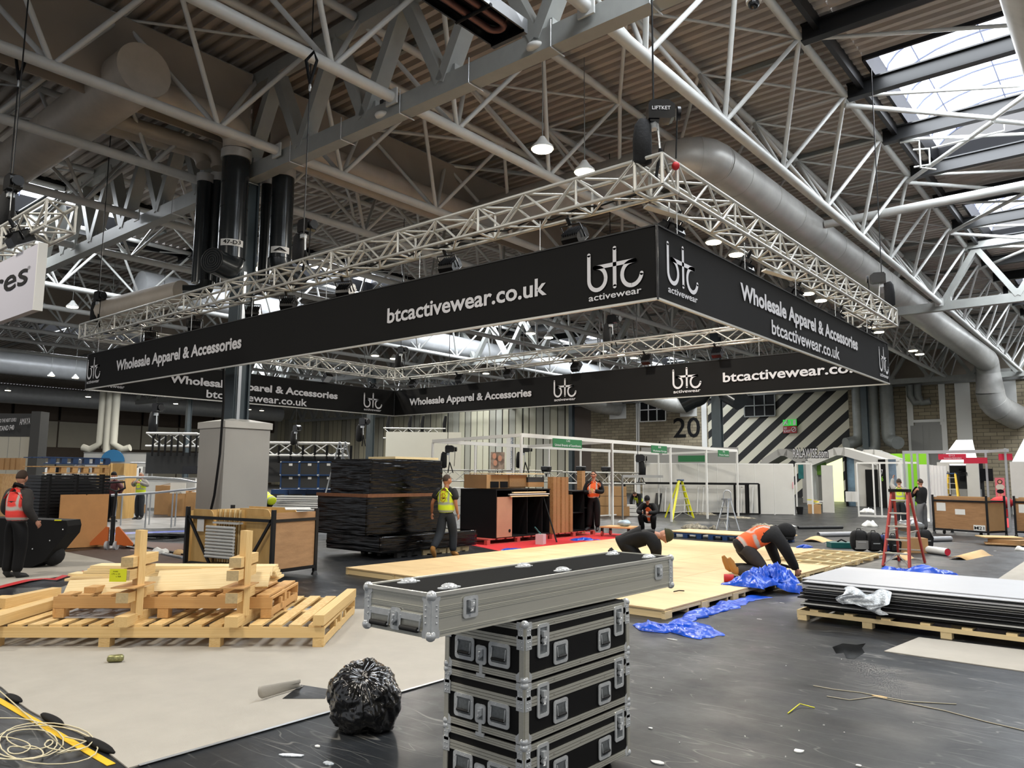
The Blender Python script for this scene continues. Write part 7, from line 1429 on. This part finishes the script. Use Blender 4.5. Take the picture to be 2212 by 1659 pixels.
# clothes rails / racks far left
for k, (px0, px1, lab) in enumerate(((95, 160, 'left'), (160, 222, 'middle'), (282, 318, 'right'))):
    d = 40; t = empty('clothes_rail', atd((px0+px1)/2, 1040, d), 0, '%s silver rail of hanging dark and white garments at far left' % lab, 'clothes rail'); a_, b_ = atd(px0, 1000, d), atd(px1, 1000, d); rod('rail', a_, V((b_.x, b_.y, a_.z)), .04, M['silver'], t)
    for q in (a_, b_): rod('post', (q.x, q.y, 0), (q.x, q.y, a_.z), .04, M['silver'], t)
    n = int((px1-px0)/9)
    for j in range(n):
        c = a_.lerp(V((b_.x, b_.y, a_.z)), (j+.5)/n); MB().prism([(-.25,-.05), (-.06, .06), (.06, .06), (.25, -.05), (.2, -.9), (-.2, -.9)], -.04, .04, 'y', M=Matrix.Translation(c+V((0,0,-.25))) @ Matrix.Rotation(YAW+random.uniform(-.5, .5), 4, 'Z')).build('garment', (M['jacket'], M['white'], M['panelgrey'])[(j+k) % 3], t, True)
for k, (px0, px1, py, h, d, m_, lab) in enumerate(((90, 225, 1045, 1.2, 42, 'white', 'white counter wall at far left behind the rails'), (185, 330, 995, 1.0, 48, 'white', 'white van-like stand roof with a blue disc at far left'), (285, 425, 1065, 1.5, 38, 'whitewarm', 'white shelving wall behind the man in the yellow vest'), (95, 250, 1080, 1.0, 33, 'whitewarm', 'low white bench line at far left'))):
    t = empty('stand_counter', atd((px0+px1)/2, py, d), 0, lab, 'counter'); a_, b_ = atd(px0, py, d), atd(px1, py, d); bar('panel', a_, V((b_.x, b_.y, a_.z)), .5, h, M[m_], t); bar('panel_top', a_+V((0,0,h/2)), V((b_.x, b_.y, a_.z+h/2)), .6, .06, M['panelgrey'], t)
    if k == 1:
        for q in (a_, b_): rod('post', (q.x, q.y, 0), (q.x, q.y, a_.z), .06, M['panelgrey'], t)
    if k == 1: p = atd(243, 997, 47.6); MB().prism([(.75*math.cos(a*PI/10), .75*math.sin(a*PI/10)) for a in range(11)], -.02, .02, 'y', M=Matrix.Translation(p) @ Matrix.Rotation(YAW, 4, 'Z')).build('blue_disc', mat('disc_blue', '3f8cc4', .5), t, True)
fa, fb, fc, fd = at(163, 1112), at(172, 1112), at(185, 1112), at(195, 1112)
lad = empty('step_ladder', at(178, 1100), 0, 'silver ladder with hooped top at far left', 'ladder')
for a_, b_ in ((atd(150, 1030, 30), atd(172, 992, 30)), (atd(162, 1030, 30), atd(178, 992, 30)), (atd(172, 992, 30), atd(176, 1032, 30.5)), (atd(180, 992, 30), atd(186, 1032, 30.5))): rod('rail', V((a_.x, a_.y, a_.z)), b_, .035, M['silver'], lad)
for k in range(5): rod('rung', atd(150, 1030, 30).lerp(atd(172, 992, 30), k/5), atd(162, 1030, 30).lerp(atd(178, 992, 30), k/5), .02, M['silver'], lad)
for p_ in ((150, 1030), (162, 1030)): q = atd(*p_, 30); rod('rail', (q.x-.3, q.y-.2, 0), q, .035, M['silver'], lad)
o = MB().ball((0,0,0), (.7, .5, .3), 16, 8).build('red_cushion', M['red']); o.location = at(95, 1122); tag(o, 'red rounded cushion behind the black case at left', 'cushion')
o = MB().ball((0,0,0), (.35, .35, .3), 14, 8, fn=lambda v: v*(1+.1*math.sin(v.x*20))).build('white_sack', M['white']); o.location = at(72, 1130); tag(o, 'white sack behind the black case at left', 'sack')
for k, (px, py, lab) in enumerate(((280, 1095, 'red fabric heap left of the man in the yellow vest'), (415, 1098, 'small red box before the open carton'))): heap(px, py, .9 if k == 0 else .45, .35 if k == 0 else .3, M['red'], lab, 40+k)
flat('white_floor_film', [at(232, 1120)[:2], at(420, 1118)[:2], at(420, 1140)[:2], at(232, 1145)[:2]], .002, .006, mat('film_floor', '9b9a98', .4, 0, 0, 1.5, 0, 30, col2='6a6a69'), 'pale plastic film laid on the floor left of the column cover', 'floor film')
flat('blue_floor_line', [at(245, 1151)[:2], at(400, 1146)[:2], at(400, 1149)[:2], at(245, 1155)[:2]], .002, .002, M['blue'], 'blue line on the floor left of the stillage', 'tape')
# bits behind the leaning man: distant cases and clutter
for k, (px, py, w, h, m_, lab) in enumerate(((1310, 1080, 2.0, 1.3, 'cardboard', 'brown cartons behind the white booth posts'), (1362, 1095, .9, .5, 'white', 'white boxes behind the white booth posts'), (1225, 1055, 1.3, .9, 'whitewarm', 'white table stand behind the cabinets'), (1010, 1045, 1.5, 1.2, 'white', 'white counter right of the walking man'), (820, 1100, .1, .1, 'white', 'x'))):
    if lab == 'x': continue
    p = atd(px, py, 34); t = empty('distant_boxes', (p.x, p.y, 0), YAW, lab, 'boxes')
    for j in range(3): blk('box', V((p.x, p.y, h/6+j*h/3))+_r*random.uniform(-.2, .2), (w*(1-.15*j), .6, h/3-.02), M[m_], t, rz=YAW)
flat('red_floor', [at(1310, 1092)[:2], at(1345, 1095)[:2], at(1345, 1086)[:2], at(1312, 1086)[:2]], .001, .01, M['redcarpet'], 'small red carpet beyond the white booth posts', 'carpet')
for k in range(14):
    rgx = random.Random(100+k); px = rgx.uniform(1420, 2180); py = rgx.uniform(1125, 1200); o = scrap(px, py, rgx.uniform(.04, .1), rgx.uniform(.03, .07), M['paper'], 'small white litter scrap on the dark floor', rz=rgx.uniform(0, 3)); o['group'] = 'floor litter'
for k in range(14):
    rgx = random.Random(200+k); px = rgx.uniform(1400, 2150); py = rgx.uniform(1420, 1640); o = scrap(px, py, rgx.uniform(.008, .018), rgx.uniform(.006, .014), M['paper'], 'tiny white crumb on the dark floor', rz=rgx.uniform(0, 3)); o['group'] = 'floor crumbs'
# ================================================================== PEOPLE
def skin_mesh(joints, edges, radii, sub=2, grow=1.32):
    me = bpy.data.meshes.new('s'); names = list(joints); idx = {n: i for i, n in enumerate(names)}
    me.from_pydata([joints[n] for n in names], [(idx[a], idx[b]) for a, b in edges], [])
    o = bpy.data.objects.new('s', me); COL.objects.link(o); sk = o.modifiers.new('k', 'SKIN'); sk.use_smooth_shade = True; sk.branch_smoothing = .6
    ss_ = o.modifiers.new('d', 'SUBSURF'); ss_.levels = sub; ss_.render_levels = sub
    for n in names:
        r = radii[n]; r = r if isinstance(r, tuple) else (r, r); r = (r[0]*grow, r[1]*grow); me.skin_vertices[0].data[idx[n]].radius = r
    me.skin_vertices[0].data[0].use_root = True
    dg = bpy.context.evaluated_depsgraph_get(); dg.update(); out = bpy.data.meshes.new_from_object(o.evaluated_get(dg)); bpy.data.objects.remove(o); bpy.data.meshes.remove(me)
    return out
def link_mesh(me, name, m, parent):
    me.name = name; me.materials.clear(); me.materials.append(m); o = bpy.data.objects.new(name, me); COL.objects.link(o); o.parent = parent
    me.polygons.foreach_set('use_smooth', [True]*len(me.polygons)); return o
def merge(me, mb):
    """append the shapes of mb to mesh me"""
    n = len(me.vertices); vs = [v.co.copy() for v in me.vertices]+mb.v; fs = [tuple(p.vertices) for p in me.polygons]+[tuple(n+i for i in f) for f in mb.f]
    out = bpy.data.meshes.new('body'); out.from_pydata(vs, [], fs); out.update(); return out
def vest_material(name, col, band='b8b4ac'):
    m = mat(name, col, .75, bump=.15, bscale=30); nt = m.node_tree; N = nt.nodes; L = nt.links; b = N['Principled BSDF']
    a = N.new('ShaderNodeAttribute'); a.attribute_name = 'band'; x = N.new('ShaderNodeMix'); x.data_type = 'RGBA'; L.new(a.outputs['Fac'], x.inputs[0]); x.inputs[6].default_value = (*srgb(col), 1); x.inputs[7].default_value = (*srgb(band), 1); L.new(x.outputs[2], b.inputs['Base Color']); return m
M['vest_orange'] = vest_material('vest_orange', 'e8622a'); M['vest_yellow'] = vest_material('vest_yellow', 'd6e82a', 'a0a494'); M['vest_red'] = vest_material('vest_red', 'e8423a')
STAND = dict(pelvis=(0,0,.95), belly=(0,0,1.08), chest=(0,0,1.28), neck=(0,0,1.49), head=(0,.02,1.62), shL=(-.18,0,1.42), elL=(-.25,-.02,1.14), wrL=(-.27,.04,.88), shR=(.18,0,1.42), elR=(.25,-.02,1.14), wrR=(.27,.04,.88),
             hipL=(-.09,0,.9), knL=(-.1,.02,.5), anL=(-.1,-.02,.09), toL=(-.11,.13,.035), hipR=(.09,0,.9), knR=(.1,.02,.5), anR=(.1,-.02,.09), toR=(.11,.13,.035), nose=(0,1,0))
def person(loc, yaw, pose, lab, top, trousers, shoe, hairm, vest=None, hood=False, hat=None, sleeves=True, skin='skin', bald=False, scale=1.0, hand_curl=.5, vest_s=(0.0, .93), strap_marks=True, shoulder_w=1.0, bulk=1.32):
    J = {k: Vector(v) for k, v in {**STAND, **pose}.items()}; nose = J.pop('nose').normalized()
    t = empty('person', loc, yaw, lab, 'person'); t.scale = (scale,)*3
    arms = [('chest', 'shL'), ('shL', 'elL'), ('elL', 'wrL'), ('chest', 'shR'), ('shR', 'elR'), ('elR', 'wrR')]; legs = [('pelvis', 'hipL'), ('hipL', 'knL'), ('knL', 'anL'), ('pelvis', 'hipR'), ('hipR', 'knR'), ('knR', 'anR')]
    sp = [('pelvis', 'belly'), ('belly', 'chest'), ('chest', 'neck')]
    rad = dict(pelvis=(.10,.075), belly=(.095,.07), chest=(.11,.08), neck=.05, shL=.055, shR=.055, elL=.042, elR=.042, wrL=.028, wrR=.028, hipL=.07, hipR=.07, knL=.05, knR=.05, anL=.035, anR=.035)
    K = {k: J[k] for k in rad}; body = skin_mesh(K, sp+arms+legs, rad, 1, 1.0)
    mb = MB(); hc = J['head']; up = (J['head']-J['neck']).normalized(); up = (up+Vector((0,0,.3))).normalized(); fw = (nose-up*nose.dot(up)).normalized(); rt = fw.cross(up)
    HM = Matrix((rt, fw, up)).transposed()
    def hf(p):
        x, y, z = p; k = 1.0
        if z < -.02: k = 1-.32*min(1, (-.02-z)/.1)
        y2 = y*(k if y > 0 else .95)
        if y > .05 and abs(x) < .03 and -.035 < z < .02: y2 += .022*(1-abs(x)/.03)
        if y > .05 and .018 < z < .04 and abs(x) > .012: y2 -= .008
        return Vector((x*k, y2, z))
    mb.ball(hc+HM @ Vector((0,0,.0)), (.077, .098, .122), 20, 16, M=HM, fn=hf); mb.tube([J['neck']-up*.05, hc-up*.06], [.058, .05], 10)
    mb.ball(hc+HM @ Vector((0, .1, -.012)), (.014, .02, .022), 8, 6, M=HM)
    for s in (-1, 1): mb.ball(hc+HM @ Vector((s*.08, -.005, -.005)), (.012, .022, .033), 8, 6, M=HM)
    # hands: palm, four fingers, thumb
    for sd, w, e in ((-1, J['wrL'], J['elL']), (1, J['wrR'], J['elR'])):
        d = (w-e).normalized(); inn = Vector((-sd, 0, 0)); inn = (inn-d*inn.dot(d)); inn = inn.normalized() if inn.length > .1 else d.orthogonal().normalized(); wd_ = d.cross(inn).normalized()
        if wd_.y < 0: wd_ = -wd_
        PM = Matrix((wd_, inn, d)).transposed(); mb.ball(w+d*.045, (.041, .017, .052), 10, 8, M=PM)
        for k, (o_, ln) in enumerate(((.03, .068), (.01, .076), (-.01, .07), (-.03, .055))):
            b0 = w+d*.082+wd_*o_; c1_ = b0+(d*(1-.3*hand_curl)+inn*.5*hand_curl).normalized()*ln*.5; c2_ = c1_+(d*(1-hand_curl)+inn*hand_curl*1.2).normalized()*ln*.5
            mb.tube([b0-d*.02, b0, c1_, c2_], [.0105, .0105, .009, .007], 6)
        tb = w+d*.03+wd_*.036; mb.tube([tb-wd_*.01, tb+(d*.7+wd_*.6).normalized()*.03, tb+(d*.9+wd_*.35+inn*.4).normalized()*.06], [.014, .012, .009], 6)
    bo = link_mesh(merge(body, mb), 'body', M[skin], t)
    # face
    for s in (-1, 1):
        ey = MB(); ey.ball(hc+HM @ Vector((s*.03, .082, .022)), (.012, .009, .008), 8, 6, M=HM); ey.build('eye', M['black'], t)
        eb = MB(); eb.tube([hc+HM @ Vector((s*.015, .092, .042)), hc+HM @ Vector((s*.048, .08, .042))], .005, 5); eb.build('eyebrow', M['hair'], t)
    MB().tube([hc+HM @ Vector((-.022, .083, -.052)), hc+HM @ Vector((0, .09, -.053)), hc+HM @ Vector((.022, .083, -.052))], .005, 5).build('mouth', mat('lip', '8a4a42', .6) if 'lip' not in bpy.data.materials else bpy.data.materials['lip'], t)
    if hat is None and not hood and not bald:
        hb = MB(); hb.ball(hc+HM @ Vector((0, -.012, .014)), (.083, .1, .12), 20, 14, M=HM, fn=lambda p: Vector((p.x, min(p.y, .062+.3*max(0, p.z-.04)), max(p.z, -.035 if p.y < .0 else .03-p.y*.0)))); hb.build('hair', M[hairm], t)
    if hat:
        hb = MB(); hb.ball(hc+HM @ Vector((0, -.005, .028)), (.092, .11, .115), 20, 14, M=HM, fn=lambda p: Vector((p.x, p.y, max(p.z, -.02)))); ho_ = hb.build('hat', M[hat], t)
        if hat == 'olive': b2_ = MB(); b2_.tube([hc+HM @ Vector((math.cos(a*PI/8)*.09, math.sin(a*PI/8)*.107-.005, .018)) for a in range(16)], .014, 6, closed=True); b2_.build('hat_turn_up', M[hat], ho_)
        if hat == 'jacket': pk_ = MB(); pk_.ball(hc+HM @ Vector((0, .11, .03)), (.07, .06, .012), 12, 6, M=HM); pk_.build('peak', M['black'], ho_)
    if hood:
        hb = MB(); hb.ball(hc+HM @ Vector((0, -.02, .02)), (.115, .135, .15), 22, 16, M=HM, fn=lambda p: Vector((p.x, min(p.y, .075), p.z))); hb.tube([hc+HM @ Vector((math.cos(a*PI/8)*.085, .07, .01+math.sin(a*PI/8)*.115)) for a in range(16)], .022, 8, closed=True); hb.build('hood', M[top], t)
    # clothes
    lg = dict(pelvis=(.145,.115), hipL=.105, knL=.075, anL=.062, hipR=.105, knR=.075, anR=.062, waist=(.135,.105)); KL = {k: J[k] for k in lg if k != 'waist'}; KL['waist'] = J['pelvis'].lerp(J['belly'], 1.0)
    link_mesh(skin_mesh(KL, legs+[('pelvis', 'waist')], lg, 2), 'trousers', M[trousers], t)
    tr = dict(pelvis=(.15,.12), belly=(.15,.115), chest=(.165*shoulder_w,.125), neck=.07, shL=.085, shR=.085, elL=.06, elR=.06); te = list(sp)+[('chest', 'shL'), ('chest', 'shR')]
    KT = {k: J[k] for k in ('belly', 'chest', 'neck', 'shL', 'shR')}; KT = {'belly': J['belly'], **{k: J[k] for k in ('chest', 'neck', 'shL', 'shR')}, 'hem': J['pelvis'].lerp(J['belly'], -.55)}; tr['hem'] = (.15,.12)
    te = [('hem', 'belly'), ('belly', 'chest'), ('chest', 'neck'), ('chest', 'shL'), ('chest', 'shR')]
    for s in 'LR':
        if sleeves: KT['el'+s] = J['el'+s]; KT['wr'+s] = J['wr'+s]; tr['wr'+s] = .045; te += [('sh'+s, 'el'+s), ('el'+s, 'wr'+s)]
        else: KT['el'+s] = J['sh'+s].lerp(J['el'+s], .75); tr['el'+s] = .065; te += [('sh'+s, 'el'+s)]
    link_mesh(skin_mesh(KT, te, tr, 2, bulk), 'top', M[top], t)
    if vest:
        a_, b_, c_, n_ = J['pelvis'].lerp(J['belly'], -.6), J['belly'], J['chest'], J['neck']
        KV = {'hem': a_, 'belly': b_, 'chest': c_, 'yoke': c_.lerp(n_, .62), 'sl': J['shL'].lerp(c_, .3)+(n_-c_).normalized()*.0, 'sr': J['shR'].lerp(c_, .3)}
        me = skin_mesh(KV, [('hem', 'belly'), ('belly', 'chest'), ('chest', 'yoke'), ('chest', 'sl'), ('chest', 'sr')], dict(hem=(.172,.14), belly=(.17,.135), chest=(.185,.145), yoke=(.13,.1), sl=.105, sr=.105), 3)
        vo = link_mesh(me, 'hi_vis_vest', M[vest], t); at_ = me.attributes.new('band', 'FLOAT', 'POINT'); ax = (n_-a_).normalized(); Lh = (n_-a_).length; side_ = (J['shR']-J['shL']).normalized()
        vals = []
        for v in me.vertices:
            s = (v.co-a_).dot(ax)/Lh; l = abs((v.co-c_).dot(side_)); vals.append(1.0 if (.13 < s < .2 or .38 < s < .45 or (s > .45 and .085 < l < .125)) else 0.0)
        at_.data.foreach_set('value', vals)
    for s in 'LR':
        an, to = J['an'+s], J['to'+s]; d = (to-an); 
        sh_ = MB(); heel = an+Vector((0,0,-.03))-d.normalized()*.03; sh_.tube([an+(J['kn'+s]-an).normalized()*.09, an, heel.lerp(to, .35), to, to+d.normalized()*.07], [.056, .055, .05, .046, .025], 10); sh_.build('shoe', M[shoe], t)
    return t
def face_to(px, py, target=None): pass
# man in the red vest at the left edge, seen from behind
p = at(26, 1250); red = person(p, R(25), dict(wrL=(-.32,.3,.98), elL=(-.34,.05,1.08), elR=(.26,-.06,1.12), wrR=(.27,.12,.92), head=(0,.03,1.63), nose=(-.3,1,0)), 'man in a red vest and dark jacket standing at the left edge, seen from behind', 'charcoal', 'black', 'shoe', 'hair', 'vest_red', scale=1.0, shoulder_w=1.1)
MB().tube([(-.07,-.03,1.5), (0,-.09,1.53), (.07,-.03,1.5), (0,.06,1.47), (-.07,-.03,1.5)], .035, 8).build('collar', M['black'], red)
# walking man in the yellow vest, back to us
p = at(962, 1203); wk = person(p, R(18), dict(knL=(-.1,-.05,.5), anL=(-.12,-.36,.2), toL=(-.13,-.26,.06), knR=(.1,.16,.5), anR=(.1,.16,.09), toR=(.11,.31,.04), elL=(-.32,-.04,1.14), wrL=(-.40,.1,.9), elR=(.24,-.03,1.12), wrR=(.24,.08,.9), nose=(.5,.8,0)), 'man in a yellow vest with red emblem and tan boots walking away', 'tshirt', 'jeans', 'boot', 'hair', 'vest_yellow', sleeves=False, skin='skin2', scale=1.0)
em = MB(); pts = [(-.06,1.38), (0,1.42), (.06,1.38), (.02,1.34), (.06,1.30), (.02,1.26), (.06,1.22), (0,1.16), (-.06,1.2), (-.06,1.38)]
for a_, b_ in list(zip(pts, pts[1:]))+[((0,1.35), (.02,1.34)), ((-.06,1.3), (0,1.35)), ((0,1.28), (.02,1.26)), ((-.02,1.36), (-.02,1.2))]: em.beam((a_[0], -.158, a_[1]), (b_[0], -.158, b_[1]), .006, .007)
em.build('vest_emblem', M['red'], wk)
# leaning man with a phone
p = at(1283, 1146, .15); ln = person(p, R(205), dict(elL=(-.27,.06,1.12), wrL=(-.08,.3,1.16), elR=(.27,.08,1.1), wrR=(.1,.3,1.13), anR=(.16,.0,.09), toR=(.2,.14,.035), pelvis=(.03,-.02,.95), nose=(.1,1,-.05)), 'man in glasses and orange vest standing by the black cabinet with a phone', 'jacket', 'black', 'shoe', 'hair', 'vest_orange')
MB().box((.0,.38,1.17), (.07,.015,.14)).build('phone', mat('phone_yellow', 'c8a860', .4), ln); MB().tube([(-.055,.118,1.645), (-.015,.122,1.645)], .012, 6).tube([(.055,.118,1.645), (.015,.122,1.645)], .012, 6).build('glasses', M['black'], ln)
# squatting man with cap
p = at(1400, 1150); sq = person(p, R(195), dict(pelvis=(0,-.28,.36), belly=(0,-.24,.5), chest=(0,-.12,.72), neck=(0,-.02,.9), head=(0,.06,1.02), shL=(-.18,-.08,.86), shR=(.18,-.08,.86), elL=(-.3,.08,.62), elR=(.3,.08,.62), wrL=(-.09,.3,.62), wrR=(.09,.3,.62), hipL=(-.1,-.26,.36), hipR=(.1,-.26,.36), knL=(-.22,.16,.52), knR=(.22,.16,.52), anL=(-.17,-.02,.1), anR=(.17,-.02,.1), toL=(-.2,.15,.035), toR=(.2,.15,.035), nose=(0,.8,-.55)), 'squatting man in a grey cap and orange vest looking at his phone', 'jacket', 'black', 'shoe', 'hair', 'vest_orange', hat='jacket')
MB().box((0,.4,.64), (.08,.02,.15)).build('phone', M['black'], sq)
# kneeling hooded man in orange
p = at(1645, 1242, PH); kn_ = person((p.x, p.y, PH), R(-48), dict(pelvis=(0,-.30,.42), belly=(0,-.16,.50), chest=(0,.06,.60), neck=(0,.26,.66), head=(0,.37,.62), shL=(-.19,.17,.63), shR=(.19,.17,.63), elL=(-.25,.26,.36), elR=(.24,.30,.36), wrL=(-.14,.32,.12), wrR=(.17,.46,.1), hipL=(-.11,-.26,.4), hipR=(.11,-.26,.4), knL=(-.15,.02,.07), knR=(.15,.02,.07), anL=(-.14,-.44,.08), anR=(.14,-.44,.08), toL=(-.14,-.5,.2), toR=(.14,-.5,.2), nose=(0,.5,-.9)), 'kneeling man in a black hood and orange vest drilling the platform edge', 'hoodie', 'charcoal', 'boot', 'hair', 'vest_orange', hood=True, scale=1.12, hand_curl=.9, bulk=1.45)
dr = empty('cordless_drill', lp(kn_, -.1, .4, .1), R(-48), 'dark cordless drill in the hand of the kneeling man', 'drill'); 
MB().cyl(lp(kn_, -.12, .34, .13), lp(kn_, -.08, .52, .1), .032, .02, 12).build('barrel', M['black'], dr, True); MB().beam(lp(kn_, -.12, .36, .12), lp(kn_, -.13, .34, .03), .04, .05).build('battery_grip', M['bluecase'], dr, True); MB().cyl(lp(kn_, .1, .5, .0), lp(kn_, .1, .5, .13), .035, n=12).build('chuck_cup', M['black'], dr, True)
# bending man in olive beanie behind the long case
p = at(1392, 1222, PH); bn = person((p.x, p.y, PH), R(-62), dict(pelvis=(0,-.36,.36), belly=(0,-.22,.44), chest=(0,.0,.50), neck=(0,.22,.52), head=(0,.35,.50), shL=(-.19,.1,.53), shR=(.19,.1,.53), elL=(-.25,.2,.3), elR=(.25,.2,.3), wrL=(-.14,.2,.1), wrR=(.14,.2,.1), hipL=(-.11,-.32,.36), hipR=(.11,-.32,.36), knL=(-.15,-.04,.07), knR=(.15,-.04,.07), anL=(-.14,-.48,.08), anR=(.14,-.48,.08), toL=(-.14,-.54,.2), toR=(.14,-.54,.2), nose=(0,.75,-.6)), 'man in an olive beanie and black quilted jacket bending behind the long case', 'jacket', 'black', 'shoe', 'hair', None, hat='olive', scale=1.1, bulk=1.65)
# far people
p = at(300, 1122); person(p, R(200), dict(elL=(-.36,.02,1.24), wrL=(-.14,.2,1.36), elR=(.36,.02,1.24), wrR=(.18,.22,1.36), nose=(-.4,.9,0)), 'grey haired man in a yellow vest holding the curved railing', 'greytee', 'jeans', 'shoe', 'hairgrey', 'vest_yellow')
p = at(238, 1128); person(p, R(30), dict(elR=(.4,-.02,1.16), wrR=(.2,.1,1.0)), 'person in a maroon jacket and black beanie seen from behind the tray stack', 'maroon', 'black', 'shoe', 'hair', None, hat='black')
p = at(1947, 1143); person(p, R(10), dict(elL=(-.24,.15,1.5), wrL=(-.2,.3,1.75), nose=(0,1,.3)), 'man in a yellow vest reaching up behind the red ladder', 'greytee', 'jeans', 'shoe', 'hair', 'vest_yellow')
p = at(1994, 1147); person(p, R(60), dict(elL=(-.2,.2,1.15), wrL=(-.16,.42,1.22), elR=(.22,.18,1.15), wrR=(.16,.42,1.2), nose=(0,1,0)), 'man in a black hoodie and grey joggers at the right', 'hoodie', 'jogger', 'shoe', 'hair')
p = at(1378, 1112); person(p, R(190), dict(pelvis=(0,-.2,.6), belly=(0,-.1,.7), chest=(0,.12,.84), neck=(0,.3,.92), head=(0,.4,.94), shL=(-.18,.22,.9), shR=(.18,.22,.9), elL=(-.22,.3,.6), elR=(.22,.3,.6), wrL=(-.15,.35,.35), wrR=(.15,.35,.35), hipL=(-.1,-.2,.58), hipR=(.1,-.2,.58), knL=(-.12,.1,.35), knR=(.12,.1,.35), anL=(-.12,-.15,.1), anR=(.12,-.15,.1), toL=(-.12,0,.035), toR=(.12,0,.035), nose=(0,.6,-.7)), 'crouched person in a yellow vest behind the squatting man', 'jacket', 'black', 'shoe', 'hair', 'vest_yellow')
p = at(572, 1130); person(p, R(100), dict(pelvis=(0,-.25,.8), chest=(0,.15,1.0), belly=(0,0,.9), neck=(0,.32,1.1), head=(0,.42,1.15), shL=(-.18,.22,1.08), shR=(.18,.22,1.08), elL=(-.2,.35,.8), elR=(.2,.35,.8), wrL=(-.15,.45,.6), wrR=(.15,.45,.6), hipL=(-.1,-.22,.78), hipR=(.1,-.22,.78)), 'stooping person in a yellow vest half hidden by the column cover', 'jacket', 'jeans', 'shoe', 'hair', 'vest_yellow')
